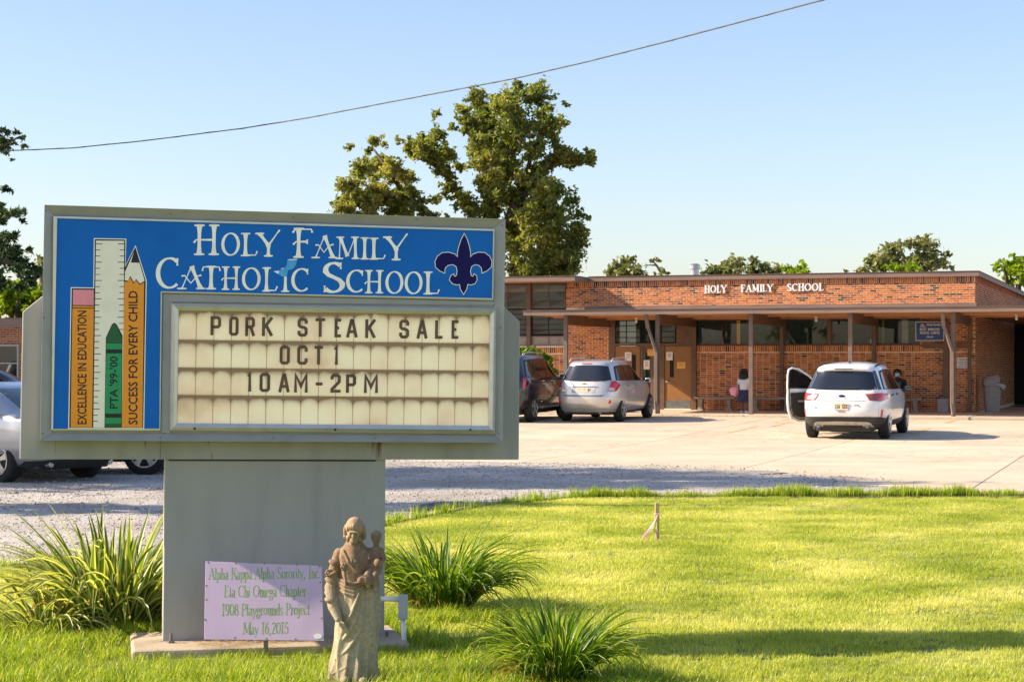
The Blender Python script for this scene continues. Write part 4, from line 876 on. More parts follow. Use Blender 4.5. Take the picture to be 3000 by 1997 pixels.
# ---------------- power line
cable = MB(); pts = [(-170, 449), (0, 443), (210, 434), (420, 413), (713, 376), (900, 346), (1108, 306), (1320, 266), (1515, 229), (1730, 179), (1935, 127), (2170, 65), (2413, 0), (2700, -80), (3100, -190)]
P = [at(px, py, 31-(px+170)/3270*13) for px, py in pts]
P2 = []
for i in range(len(P)-1):
    for k in range(6): P2.append(P[i].lerp(P[i+1], k/6))
cable.tube(P2, .008, 6); tw = [p+Vector((0, .007*math.sin(i*1.7), .007*math.cos(i*1.7))) for i, p in enumerate(P2)]; cable.tube(tw, .005, 5)
tag(cable.build('power_line', mat('weathered_cable', (0.07, 0.065, 0.06), .6), smooth=True), 'black twisted power cable sagging across the open sky', 'cable')
# ================================================================ CARS
def paint(name, col, metal=0.0, rough=0.35, coat=1.0, dust=1.0):
    m, t, out = nt(name); b = N(t, 'ShaderNodeBsdfPrincipled'); b.inputs['Base Color'].default_value = (*col, 1)
    b.inputs['Metallic'].default_value = metal; b.inputs['Roughness'].default_value = rough; b.inputs['Coat Weight'].default_value = coat; b.inputs['Coat Roughness'].default_value = 0.03
    tc = N(t, 'ShaderNodeTexCoord'); sx = N(t, 'ShaderNodeSeparateXYZ'); t.links.new(tc.outputs['Object'], sx.inputs[0])
    no = N(t, 'ShaderNodeTexNoise', Scale=3, Detail=6); t.links.new(tc.outputs['Object'], no.inputs[0])
    mr = N(t, 'ShaderNodeMapRange'); mr.inputs[1].default_value = .75; mr.inputs[2].default_value = .25; t.links.new(sx.outputs[2], mr.inputs[0])   # road dust low on the body
    mu = N(t, 'ShaderNodeMath', operation='MULTIPLY'); t.links.new(mr.outputs[0], mu.inputs[0]); t.links.new(no.outputs[0], mu.inputs[1])
    mx = N(t, 'ShaderNodeMix', data_type='RGBA'); mx.inputs[6].default_value = (*col, 1); mx.inputs[7].default_value = (*[c+(e-c)*dust for c, e in zip(col, (.33, .27, .2))], 1); t.links.new(mu.outputs[0], mx.inputs[0]); t.links.new(mx.outputs[2], b.inputs['Base Color'])
    t.links.new(b.outputs[0], out.inputs[0]); return m
M['white_car'] = paint('white_car_paint', (0.82, 0.82, 0.82)); M['silver_car'] = paint('silver_car_paint', (0.66, 0.65, 0.63), 0.55, 0.38)
M['maroon_car'] = paint('near_black_car_paint', (0.010, 0.006, 0.006), 0.0, 0.25, dust=.1); M['navy_car'] = paint('dark_blue_car_paint', (0.015, 0.022, 0.045), .3, .3); M['sedan_car'] = paint('pale_silver_paint', (0.38, 0.41, 0.46), .5, .35)
M['tyre'] = mat('tyre_rubber', (0.018, 0.017, 0.016), .85, 0, .2, 30); M['rim'] = mat('alloy_rim', (0.55, 0.55, 0.55), .28, .8); M['cargl'] = mat('tinted_glass', (0.012, 0.014, 0.017), .03, 0, .1, 2, spec=.9, coat=.6)
M['greengl'] = mat('green_tinted_glass', (0.03, 0.06, 0.055), .03, 0, .1, 2, spec=.9, coat=.6)
M['plastic'] = mat('black_plastic', (0.03, 0.028, 0.026), .6); M['skid'] = mat('silver_plastic', (0.45, 0.43, 0.40), .4, .3); M['redlens'] = mat('red_lens', (0.62, 0.014, 0.010), .12, coat=.8); M['clearlens'] = mat('clear_lens', (0.55, 0.52, 0.52), .1, coat=.8)
M['darklens'] = mat('smoked_lens', (0.14, 0.10, 0.10), .1, coat=.8); M['chrome'] = mat('chrome', (0.7, 0.7, 0.7), .12, 1.0); M['plate'] = mat('licence_plate', (0.68, 0.58, 0.44), .5, 0, .12, 12); M['seam'] = mat('panel_gap', (0.03, 0.03, 0.03), .8)
def smooth_tab(tab, zz):
    T = np.array(tab, float); out = []
    fine = np.linspace(T[0, 0], T[-1, 0], 400)
    for c in range(1, T.shape[1]):
        y = np.interp(fine, T[:, 0], T[:, c]); k = 7; yp = np.pad(y, k, mode='edge'); 
        # keep end slopes
        yp[:k] = y[0]-(y[k:0:-1]-y[0]); yp[-k:] = y[-1]+(y[-1]-y[-2:-k-2:-1])
        ys = np.convolve(yp, np.ones(2*k+1)/(2*k+1), 'valid'); out.append(np.interp(zz, fine, ys))
    return out
class Car:
    def __init__(s, name, tab, yc, nr, nf, paintm, label, group=None, cat='car', wheels=(), wr=.35, loc=(0, 0, 0), rz=0, archr=.41, zt=None):
        s.tab = tab; s.yc = yc; s.nr = nr; s.nf = nf; s.root = empty(name, loc, rz, label, cat, group); s.root.rotation_euler = (0, 0, rz)
        s.z0, s.z1 = tab[0][0], tab[-1][0]
        zz = sorted(set([round(z, 4) for z in np.concatenate([np.linspace(s.z0, s.z1, 34), s.z1-np.array([.004, .012, .025, .04])])]))
        V = []; ring = None
        for z in zz:
            r = s.ring(z); ring = len(r); V += r
        W, yr, yf = s.p(s.z1); top = []
        for sc, dz in ((.8, .008), (.5, .014), (.2, .017)):
            zc = (yr+yf)/2; V += [(p[0]*sc, zc+(p[1]-zc)*sc, s.z1+dz) for p in s.ring(s.z1)]
        n = ring; rows = len(V)//n; fs = []
        for i in range(rows-1):
            for k in range(n): fs.append((i*n+k, i*n+(k+1) % n, (i+1)*n+(k+1) % n, (i+1)*n+k))
        fs.append(tuple((rows-1)*n+k for k in range(n))); fs.append(tuple(range(n-1, -1, -1)))
        mb = MB(); mb.add(V, fs); s.body = mb.build('body', [paintm, M['plastic']], s.root, smooth=True)
        cut = MB()
        for (wy, hw) in wheels:
            for sg in (-1, 1): cut.lathe([(archr, 0), (archr, .5)], 32, 0, Matrix.Translation((sg*(hw-.26) if sg > 0 else -(hw-.26)-.5, wy, wr+.02)), 'x')
        co = cut.build('cut', M['plastic']); md = s.body.modifiers.new('b', 'BOOLEAN'); md.object = co; md.operation = 'DIFFERENCE'; md.solver = 'EXACT'
        try: md.material_mode = 'TRANSFER'
        except Exception: pass
        bake(s.body); bpy.data.objects.remove(co)
        s.body.data.shade_smooth() if False else None
        a = s.body.modifiers.new('edge', 'EDGE_SPLIT'); a.split_angle = math.radians(48)
        for (wy, hw) in wheels:
            for sg in (-1, 1): s.wheel(sg*(hw-.02), wy, wr, sg)
        W_, yr_, yf_ = s.p(.5); mb = MB(); mb.box(-W_*.74, W_*.74, yr_+.32, yf_-.3, .2, .42); mb.build('underbody', M['plastic'], s.root, bevel=.03)
    def p(s, z):
        a = smooth_tab(s.tab, [min(max(z, s.z0), s.z1)]); return float(a[0][0]), float(a[1][0]), float(a[2][0])
    def side(s, y, z, sg=1, off=0):
        W, yr, yf = s.p(z)
        if y < s.yc: n, f = s.nr, (s.yc-y)/(s.yc-yr)
        else: n, f = s.nf, (y-s.yc)/(yf-s.yc)
        f = min(f, .9995); return ((W*(1-f**n)**(1/n)+off)*sg, y, z)
    def rear(s, x, z, off=0):
        W, yr, yf = s.p(z); f = min(abs(x)/W, .9995); return (x, s.yc-(s.yc-yr)*(1-f**s.nr)**(1/s.nr)-off, z)
    def wrap(s, th, z, off=0):                        # th measured in degrees from the right side (0) to dead rear (90)
        W, yr, yf = s.p(z); n = s.nr; c, q = math.cos(math.radians(th)), math.sin(math.radians(th)); L = s.yc-yr
        x = (W+off*abs(c))*math.copysign(abs(c)**(2/n), c); y = s.yc-(L+off*abs(q))*abs(q)**(2/n); return (x, y, z)
    def ring(s, z):
        W, yr, yf = s.p(z); pts = []
        nr, nf = s.nr, s.nf
        for f in (.0, .15, .3, .45, .6, .72, .8): pts.append((s.side(s.yc-f*(s.yc-yr), z)))
        th0 = math.degrees(math.asin(.8**(nr/2))); th1 = math.degrees(math.acos(.72**(nr/2)))
        for k in range(1, 8): pts.append(s.wrap(th0+(th1-th0)*k/8, z))
        for f in (.72, .5, .25, 0): pts.append(s.rear(f*W, z))
        half = pts; left = [(-x, y, zz) for x, y, zz in reversed(half[:-1])]
        fr = []
        for f in (.15, .3, .45, .6, .72, .8, .86, .91, .95, .975, .99, .9985): fr.append(s.side(s.yc+f*(yf-s.yc), z))
        fx = fr[-1][0]; tip = [(fx*k, yf-(yf-fr[-1][1])*k**nf, z) for k in (.85, .6, .3, 0)]
        fr = fr+tip; return half+left+[(-x, y, zz) for x, y, zz in fr[:-1]]+list(reversed(fr))
    def patch(s, name, kind, bot, top, m, off=.004, nu=10, nv=5, sg=1, parent=None, wantobj=True, flip=False):
        def lerp(pl, t):
            seg = [0]
            for i in range(1, len(pl)): seg.append(seg[-1]+math.hypot(pl[i][0]-pl[i-1][0], pl[i][1]-pl[i-1][1])+1e-6)
            d = t*seg[-1]
            for i in range(1, len(pl)):
                if d <= seg[i]+1e-9: q = (d-seg[i-1])/(seg[i]-seg[i-1]); return (pl[i-1][0]+(pl[i][0]-pl[i-1][0])*q, pl[i-1][1]+(pl[i][1]-pl[i-1][1])*q)
            return pl[-1]
        mb = MB(); vs = []
        for i in range(nu+1):
            b, t = lerp(bot, i/nu), lerp(top, i/nu)
            for j in range(nv+1):
                a = b[0]+(t[0]-b[0])*j/nv; z = b[1]+(t[1]-b[1])*j/nv
                vs.append(s.side(a, z, sg, off) if kind == 'side' else s.rear(a, z, off) if kind == 'rear' else [(q[0]*sg, q[1], q[2]) for q in [s.wrap(a, z, off)]][0])
        fs = [(i*(nv+1)+j, (i+1)*(nv+1)+j, (i+1)*(nv+1)+j+1, i*(nv+1)+j+1) for i in range(nu) for j in range(nv)]
        mb.add(vs, fs); return mb.build(name, m, parent or s.root, smooth=True, fixn=False)
    def wheel(s, x, y, r, sg, spokes=5):
        w = .22; mb = MB()
        prof = [(r*.62, -w/2), (r*.80, -w/2-.004), (r*.95, -w/2+.012), (r, -w/2+.04), (r, w/2-.04), (r*.95, w/2-.012), (r*.80, w/2+.004), (r*.62, w/2)]
        mb.lathe(prof, 32, 0, Matrix.Translation((x-sg*w/2, y, r)), 'x'); o = mb.build('wheel', M['tyre'], s.root, smooth=True)
        mb = MB(); xo = x+sg*.002
        mb.lathe([(r*.66, 0), (r*.66, .02), (r*.60, .02), (r*.58, 0)] if sg > 0 else [(r*.66, 0), (r*.66, -.02), (r*.60, -.02), (r*.58, 0)], 28, 0, Matrix.Translation((xo-sg*.01, y, r)), 'x')
        for k in range(spokes):
            a = 2*PI*k/spokes+.3
            for da in (-.13, .13):
                mb.bar((xo, y+r*.12*math.cos(a), r+r*.12*math.sin(a)), (xo+sg*.004, y+r*.63*math.cos(a+da), r+r*.63*math.sin(a+da)), .024, .042)
        mb.lathe([(r*.17, -.012), (r*.17, .012)], 14, 0, Matrix.Translation((xo, y, r)), 'x'); mb.build('rim', M['rim'], o)
        mb = MB(); mb.lathe([(r*.6, -.02), (r*.6, 0)], 20, 0, Matrix.Translation((xo-sg*.035, y, r)), 'x'); mb.build('brake_disc', M['plastic'], o)
    def plate(s, x, z, text=None, w=.305, h=.152):
        p = s.rear(x, z, .02); mb = MB(); mb.box(p[0]-w/2, p[0]+w/2, p[1]-.006, p[1]+.012, z-h/2, z+h/2); o = mb.build('licence_plate', M['plate'], s.root, bevel=.003)
        if text: sans(text, .12, 'plate_number', M['black'], o, (p[0], p[1]-.0075, z-.045), (PI/2, 0, 0), fitw=w*.9, bold=.003)
        return o
    def handles(s, ys, z):
        for sg in (-1, 1):
            for y in ys:
                a = s.side(y, z, sg, .02); b = s.side(y+.2, z+.01, sg, .02); mb = MB(); mb.bar(a, b, .03, .03); mb.build('door_handle', s.hm if hasattr(s, 'hm') else M['chrome'], s.root, bevel=.008)
    def mirrors(s, y, z, m, sides=(-1, 1)):
        for sg in sides:
            a = s.side(y, z, sg, 0); mb = MB(); x0 = a[0]; mb.box(min(x0+sg*.05, x0+sg*.19), max(x0+sg*.05, x0+sg*.19), y-.05, y+.08, z, z+.13); mb.box(min(x0-sg*.02, x0+sg*.06), max(x0-sg*.02, x0+sg*.06), y, y+.05, z+.01, z+.06)
            o = mb.build('mirror', m, s.root, bevel=.025); mb = MB(); mb.box(min(x0+sg*.065, x0+sg*.18), max(x0+sg*.065, x0+sg*.18), y-.053, y-.0505, z+.018, z+.112); mb.build('mirror_glass', M['cargl'], o)
def car_at(px, py, yaw_deg, off):       # world position so that the wheel contact (local off) stands at the photo point
    p = gnd(px, py); rz = math.radians(-yaw_deg); o = Matrix.Rotation(rz, 4, 'Z') @ Vector((off[0], off[1], 0)); q = p-o; q.z = hgt(q.y)+.0; return q, rz
def pitch(c):                            # follow the gentle ramp of the lot
    if c.root.location.y > 40: c.root.rotation_euler.x = math.atan(.17/14)*.95; 
# ---- white SUV with its door open
T = [(.27, .84, -2.02, 2.0), (.34, .885, -2.17, 2.15), (.48, .92, -2.26, 2.24), (.62, .935, -2.295, 2.27), (.80, .94, -2.275, 2.25), (.93, .937, -2.225, 2.12), (1.0, .925, -2.195, 1.75), (1.06, .905, -2.17, 1.25), (1.14, .865, -2.12, 1.02),
     (1.28, .805, -2.015, .78), (1.42, .745, -1.92, .50), (1.52, .70, -1.89, .28), (1.575, .665, -1.87, .10), (1.615, .60, -1.74, -.05), (1.645, .50, -1.50, -.2), (1.66, .38, -1.2, -.3)]
q, rz = car_at(2590, 1284, 19.5, (.80, -1.36))
W1 = Car('parked_car', T, -.45, 5.0, 3.4, M['white_car'], 'white compact SUV with its driver door open and two round exhausts', 'cars parked before the school', 'car', [(-1.36, .925), (1.35, .925)], .355, q, rz); pitch(W1)
def suv_glass(c, zb=1.075, zt=1.47, y0=-1.72, y1=.93, yt0=-1.52, yt1=.28, bp=-.28, gl='cargl', sides=(1, -1), q0=-.98):
    for sg in sides:
        c.patch('window_surround', 'side', [(y0-.06, zb+.015), (y1+.05, zb-.035)], [(yt0-.0, zt+.02), (yt0+.5, zt+.05), (yt1, zt+.035)], M['plastic'], .003, 16, 6, sg)
        lt = lambda y: zt+.012+.02*math.sin(max(0, min(1, (y-yt0)/(yt1-yt0)))*PI)
        c.patch('side_window', 'side', [(y0, zb+.03), (q0-.09, zb+.012)], [(yt0+.07, lt(yt0)-.04), (q0-.11, lt(q0))], M[gl], .007, 6, 5, sg)
        c.patch('side_window', 'side', [(q0, zb+.01), (bp-.05, zb-.005)], [(q0-.02, lt(q0)), (bp-.07, lt(bp))], M[gl], .007, 6, 5, sg)
        c.patch('side_window', 'side', [(bp+.03, zb-.007), (y1-.03, zb-.028)], [(bp+.01, lt(bp)), (yt1-.12, lt(yt1)-.03)], M[gl], .007, 8, 5, sg)
suv_glass(W1)
for sg in (1, -1): W1.patch('pillar_trim', 'wrap', [(38, 1.09), (50, 1.09)], [(40, 1.50), (50, 1.50)], M['cargl'], .004, 5, 5, sg)
W1.patch('rear_window', 'rear', [(-.735, 1.10), (-.4, 1.085), (0, 1.08), (.4, 1.085), (.735, 1.10)], [(-.60, 1.475), (-.3, 1.49), (0, 1.495), (.3, 1.49), (.60, 1.475)], M['cargl'], .006, 20, 6)
# roof spoiler and high brake lamp
mb = MB(); pr = W1.rear(0, 1.55); vs = []
for i in range(15):
    x = -.62+1.24*i/14; y = W1.rear(x, 1.56)[1]; e = .10*(1-(abs(x)/.62)**4); vs += [(x, y+.12, 1.588-.04*(x/.62)**2), (x, y-e, 1.545-.025*(x/.62)**2), (x, y-e+.01, 1.515-.02*(x/.62)**2), (x, y+.06, 1.49)]
mb.add(vs, [(4*i+k, 4*i+4+k, 4*i+4+(k+1) % 4, 4*i+(k+1) % 4) for i in range(14) for k in range(4)]+[(0, 1, 2, 3), (59, 58, 57, 56)]); mb.build('roof_spoiler', M['white_car'], W1.root, smooth=False)
mb = MB(); mb.box(-.19, .19, pr[1]-.115, pr[1]-.05, 1.525, 1.545); mb.build('brake_light', M['plastic'], W1.root)
mb = MB(); mb.tube([W1.rear(-.02, 1.11, .02), W1.rear(.3, 1.125, .02)], .009, 6); mb.build('wiper', M['plastic'], W1.root)
# tail lamps: wrap from the side to the hatch
for sg in (1, -1):
    W1.patch('tail_light', 'wrap', [(20, .90), (46, .85), (72, .872)], [(22, .995), (44, 1.02), (78, 1.0)], M['redlens'], .010, 14, 5, sg)
    W1.patch('tail_light_lens', 'wrap', [(53, .878), (72, .89)], [(53, .955), (76, .98)], M['clearlens'] if sg < 0 else M['darklens'], .014, 6, 4, sg)
    W1.patch('tail_light_rim', 'wrap', [(23, .885), (46, .838), (71, .858)], [(23, .90), (46, .85), (72, .872)], M['darklens'], .011, 10, 1, sg)
    W1.patch('reflector', 'wrap', [(41, .50), (44.5, .50)], [(36.5, .655), (43.5, .66)], M['redlens'], .012, 3, 6, sg)
    W1.patch('panel_gap', 'wrap', [(51, .50), (51.3, .50)], [(51, .86), (51.3, .86)], M['seam'], .003, 1, 8, sg)
# black lower bumper, silver skid plate, exhausts
W1.patch('lower_bumper', 'wrap', [(8, .275), (90, .275), (172, .275)], [(9, .42), (28, .47), (45, .50), (90, .505), (135, .50), (152, .47), (171, .42)], M['plastic'], .007, 44, 6)
W1.patch('skid_plate', 'rear', [(-.66, .275), (-.5, .275), (0, .285), (.5, .275), (.66, .275)], [(-.62, .355), (-.55, .395), (0, .405), (.55, .395), (.62, .355)], M['skid'], .016, 20, 4)
W1.patch('diffuser', 'rear', [(-.45, .268), (.45, .268)], [(-.42, .315), (.42, .315)], M['plastic'], .024, 10, 3)
for x in (-.53, .53):
    p = W1.rear(x, .31); mb = MB(); mb.lathe([(.062, 0), (.062, .16), (.05, .16), (.05, .03)], 18, 0, Matrix.Translation((x, p[1]-.03, .305)), 'y'); e = mb.build('exhaust_tip', M['plastic'], W1.root)
    mb = MB(); mb.lathe([(.045, -.004), (.052, .0), (.045, .004), (.036, .0)], 18, 0, Matrix.Translation((x, p[1]-.033, .305)), 'y'); mb.build('exhaust_rim', M['metal_dark'], e)
for sg in (1, -1):
    W1.patch('sill_cladding', 'side', [(-.95, .29), (.92, .29)], [(-.93, .40), (.90, .40)], M['plastic'], .006, 10, 3, sg)
mb = MB(); mb.box(-.6, .6, -2.0, -1.5, .17, .30); mb.box(-.09, .75, -1.42, -1.3, .24, .30); mb.build('rear_axle', M['plastic'], W1.root, bevel=.03)
W1.plate(0, .735, '156  EEE')
W1.patch('hatch_crease', 'rear', [(-.52, .845), (.52, .845)], [(-.52, .853), (.52, .853)], M['darklens'], .004, 12, 1)
p = W1.rear(0, .955, .012); mb = MB(); mb.lathe([(1, -.004), (1, .004)], 20, 0, Matrix.Translation(p) @ Matrix.Diagonal((.073, 1, .028, 1)), 'y'); mb.build('oval_badge', M['navy'], W1.root)
for i, ch in enumerate('ESCAPE'):
    x = -.33+.132*i; p = W1.rear(x, .905, .008); sans(ch, .036, 'badge_letter', M['metal_dark'], W1.root, p, (PI/2, 0, 0), xs=1.5, bold=.001, extrude=.002)
p = W1.rear(.005, .875, .006); sans('www.KARS.com', .034, 'dealer_decal', M['metal_dark'], W1.root, (p[0], p[1]-.002, .872), (PI/2, 0, 0), fitw=.46)
mb = MB(); p = W1.rear(0, .62, .006); mb.box(-.08, .08, p[1]-.003, p[1]+.01, .615, .63); mb.build('hatch_grip', M['metal_dark'], W1.root)
for k, (c, x, z, w) in enumerate((('orange', .285, .77, .03), ('redlens', .30, .745, .025), ('navy', .345, .765, .03), ('green', .375, .74, .028), ('paleblue', -.56, .70, .05))):
    p = W1.rear(x, z, .007); mb = MB(); mb.prism([(x-w/2, z-w/2), (x+w/2, z-w*.3), (x+w*.2, z+w/2), (x-w*.4, z+w*.3)], p[1]-.001*k-.001, p[1]+.003); mb.build('sticker', M[c], W1.root)
mb = MB(); mb.box(-.012, .012, -1.25, -1.12, 1.655, 1.70); mb.tube([(0, -1.16, 1.69), (0, -1.34, 1.78)], .004, 5); mb.build('antenna', M['plastic'], W1.root)
for sg in (1, -1): mb = MB(); mb.tube([(sg*.62, -1.55, 1.6), (sg*.60, -.6, 1.64), (sg*.58, -.2, 1.63)], .018, 6); mb.build('roof_rail', M['plastic'], W1.root, smooth=True)
for y in (-1.02, -.32): W1.patch('door_seam', 'side', [(y, .45), (y+.006, .45)], [(y-.0, 1.05), (y+.006, 1.05)], M['seam'], .003, 1, 10, 1)
W1.hm = M['plastic']; W1.handles((-1.28, -.62), .955); W1.mirrors(.80, .98, M['plastic'], (1,))
W1.root.scale = (1.035, 1.035, 1.035)
# open driver door on the left side
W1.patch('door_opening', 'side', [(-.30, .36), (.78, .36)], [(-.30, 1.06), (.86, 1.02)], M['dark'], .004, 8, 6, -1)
dr = empty('door', (-.93, .82, 0), math.radians(-41)); dr.parent = W1.root      # hinge at its front edge, swung out to the left
DP = [(0, .33), (.2, .285), (.75, .28), (.98, .36), (1.06, .55), (1.08, .80), (1.06, 1.05)]
outer = [(y, z) for y, z in DP]+[(.02, 1.03)]
def dprism(name, poly, x0, x1, m, bev=0):
    mb = MB(); R = Matrix(((0, 1, 0, 0), (-1, 0, 0, 0), (0, 0, 1, 0), (0, 0, 0, 1)))   # door plane: local -y along the door, thickness in x
    mb.prism(poly, x0, x1, 0, R); return mb.build(name, m, dr, bevel=bev)
low = [(y, z) for y, z in DP]+[(.02, 1.03)]
dprism('door_skin', [(y, z) for y, z in DP]+[(.02, 1.03)], -.045, .0, M['white_car'], .012)
dprism('door_panel', [(.10, .42), (.70, .37), (.90, .43), (.98, .60), (1.0, .95), (.08, .98)], .001, .035, M['plastic'], .012)
mb = MB(); R = Matrix(((0, 1, 0, 0), (-1, 0, 0, 0), (0, 0, 1, 0), (0, 0, 0, 1)))
fr = [(1.07, 1.03), (1.06, 1.36), (1.03, 1.48), (.94, 1.525), (.76, 1.50), (.46, 1.34), (.22, 1.16), (.03, 1.02)]
mb.tube([R @ Vector((a, -.01, b)) for a, b in fr], .022, 8); mb.build('window_frame', M['white_car'], dr)
dprism('window', [(1.05, 1.04), (1.04, 1.35), (1.01, 1.46), (.93, 1.505), (.76, 1.48), (.46, 1.32), (.22, 1.14), (.06, 1.03)], -.012, -.006, glassmat('door_glass', (.25, .28, .24), .8))
mb = MB(); mb.tube([R @ Vector((a, .012, b)) for a, b in [(.06, .42), (.2, .345), (.72, .335), (.92, .41), (1.0, .56), (1.03, .80), (1.03, 1.05), (1.02, 1.35), (.98, 1.45)]], .012, 6); mb.build('door_seal', M['seam'], dr, smooth=True)
dprism('grab_handle', [(.45, .72), (.8, .74), (.8, .78), (.45, .77)], .036, .06, M['skid'], .008)
# ---- silver SUV
T = [(.28, .82, -2.05, 2.1), (.36, .87, -2.16, 2.2), (.50, .90, -2.24, 2.27), (.66, .915, -2.265, 2.27), (.85, .918, -2.22, 2.2), (.98, .912, -2.15, 2.05), (1.05, .895, -2.11, 1.6), (1.11, .872, -2.08, 1.15), (1.2, .83, -2.03, .98),
     (1.34, .765, -1.96, .72), (1.48, .70, -1.90, .42), (1.57, .66, -1.865, .2), (1.62, .62, -1.82, .05), (1.655, .54, -1.66, -.1), (1.675, .42, -1.4, -.2)]
q, rz = car_at(1819, 1234.5, 20, (.80, -1.35))
S1 = Car('parked_car', T, -.4, 4.2, 3.2, M['silver_car'], 'silver SUV with round red bumper reflectors and roof rails by the doors', 'cars parked before the school', 'car', [(-1.35, .90), (1.35, .90)], .35, q, rz); pitch(S1)
suv_glass(S1, 1.115, 1.49, -1.66, .86, -1.5, .22, -.22, q0=-.92)
S1.patch('rear_window', 'rear', [(-.70, 1.14), (-.4, 1.115), (0, 1.11), (.4, 1.115), (.70, 1.14)], [(-.56, 1.52), (-.3, 1.545), (0, 1.55), (.3, 1.545), (.56, 1.52)], M['cargl'], .006, 20, 6)
mb = MB(); mb.box(-.14, .14, S1.rear(0, 1.585)[1]-.02, S1.rear(0, 1.58)[1]+.03, 1.575, 1.597); mb.build('brake_light', M['redlens'], S1.root, bevel=.004)
mb = MB(); mb.tube([S1.rear(.0, 1.16, .02), S1.rear(.34, 1.145, .02)], .012, 6); mb.build('wiper', M['plastic'], S1.root)
for sg in (1, -1):
    S1.patch('tail_light', 'wrap', [(38, .84), (50, .83), (61, .86)], [(27, 1.02), (38, 1.12), (51, 1.12)], M['redlens'], .012, 10, 7, sg)
    S1.patch('tail_light_lens', 'wrap', [(44, .85), (59.5, .87)], [(45, .935), (58, .95)], M['clearlens'], .016, 6, 4, sg)
    p = S1.rear(sg*.70, .56, .01); mb = MB(); mb.lathe([(.055, -.006), (.055, .02)], 18, 0, Matrix.Translation(p) @ Matrix.Rotation(sg*.35, 4, 'Z'), 'y'); mb.build('reflector', M['redlens'], S1.root)
    mb = MB(); mb.tube([(sg*.60, -1.55, 1.635), (sg*.60, -1.4, 1.715), (sg*.59, -.3, 1.735), (sg*.57, -.05, 1.66)], .019, 8); mb.build('roof_rail', M['skid'], S1.root, smooth=True)
S1.patch('plate_recess', 'rear', [(-.32, .80), (.32, .80)], [(-.34, .965), (.34, .965)], M['skid'], .004, 8, 2); S1.patch('plate_recess_lip', 'rear', [(-.40, .955), (.40, .955)], [(-.40, .975), (.40, .975)], M['chrome'], .016, 8, 1)
S1.plate(-.02, .875, None); S1.patch('bumper_step', 'rear', [(-.52, .705), (.52, .705)], [(-.60, .745), (.60, .745)], M['metal_dark'], .006, 12, 2)
S1.patch('lower_valance', 'wrap', [(30, .275), (90, .275), (150, .275)], [(36, .345), (90, .375), (144, .345)], M['skid'], .006, 24, 3)
mb = MB(); p = S1.rear(0, 1.045, .01); mb.box(-.06, .06, p[1]-.004, p[1]+.01, 1.037, 1.055); mb.box(-.02, .02, p[1]-.0045, p[1]+.01, 1.025, 1.067); mb.build('badge', M['ochre'], S1.root)
mb = MB(); p = S1.rear(.43, .29); mb.lathe([(.04, 0), (.04, .12)], 14, 0, Matrix.Translation((.43, p[1]-.02, .26)), 'y'); mb.build('exhaust_tip', M['metal_dark'], S1.root)
mb = MB(); p = S1.rear(-.52, .86, .006); mb.box(-.62, -.40, p[1]-.002, p[1]+.02, .84, .90); mb.build('bumper_sticker', mat('pale_green_sticker', (.55, .6, .35), .5, 0, .1, 9), S1.root)
for y in (-1.0, -.25, .85): S1.patch('door_seam', 'side', [(y, .42), (y+.007, .42)], [(y, 1.08), (y+.007, 1.08)], M['seam'], .003, 1, 10, 1)
S1.handles((-1.2, -.5), .96); S1.mirrors(.66, 1.02, M['silver_car'])
mb = MB(); mb.tube([(.0, -1.5, 1.68), (0, -1.62, 1.80)], .006, 5); mb.build('antenna', M['plastic'], S1.root)
# ---- dark pickup-like SUV beside it
T2 = [(.36, .86, -2.35, 2.3), (.44, .91, -2.42, 2.4), (.60, .94, -2.46, 2.45), (.9, .95, -2.45, 2.44), (1.08, .94, -2.41, 2.3), (1.16, .93, -2.38, 1.7), (1.22, .90, -2.36, 1.2), (1.3, .86, -2.33, 1.05), (1.5, .79, -2.26, .75), (1.68, .73, -2.2, .45), (1.76, .69, -2.15, .3), (1.81, .61, -2.0, .1), (1.83, .5, -1.8, -.1)]
q, rz = car_at(1557, 1235.5, 18, (.82, -1.55))
D1 = Car('parked_car', T2, -.3, 5.5, 3.6, M['maroon_car'], 'glossy black SUV half hidden behind the school sign', 'cars parked before the school', 'car', [(-1.55, .93), (1.5, .93)], .39, q, rz, .45); pitch(D1)
suv_glass(D1, 1.22, 1.66, -1.98, .9, -1.85, .38, -.35, q0=-1.15)
D1.patch('rear_window', 'rear', [(-.70, 1.25), (.70, 1.25)], [(-.6, 1.68), (.6, 1.68)], M['cargl'], .006, 16, 5)
for sg in (1, -1): D1.patch('tail_light', 'wrap', [(42, .92), (52, .92)], [(42, 1.2), (52, 1.2)], M['redlens'], .012, 6, 6, sg)
for sg in (1, -1):
    mb = MB(); mb.tube([(sg*.66, -1.8, 1.82), (sg*.66, -1.6, 1.88), (sg*.64, .0, 1.88), (sg*.62, .15, 1.82)], .02, 8); mb.build('roof_rail', M['chrome'], D1.root, smooth=True)
    mb = MB(); mb.box(.86 if sg > 0 else -1.0, 1.0 if sg > 0 else -.86, -1.1, 1.0, .36, .41); mb.build('running_board', M['skid'], D1.root, bevel=.01)
D1.plate(0, .85); D1.handles((-1.0, -.15), 1.1); D1.mirrors(.72, 1.14, M['chrome'])
for y in (-1.2, -.38, .88): D1.patch('door_seam', 'side', [(y, .5), (y+.007, .5)], [(y, 1.2), (y+.007, 1.2)], M['seam'], .003, 1, 10, 1)
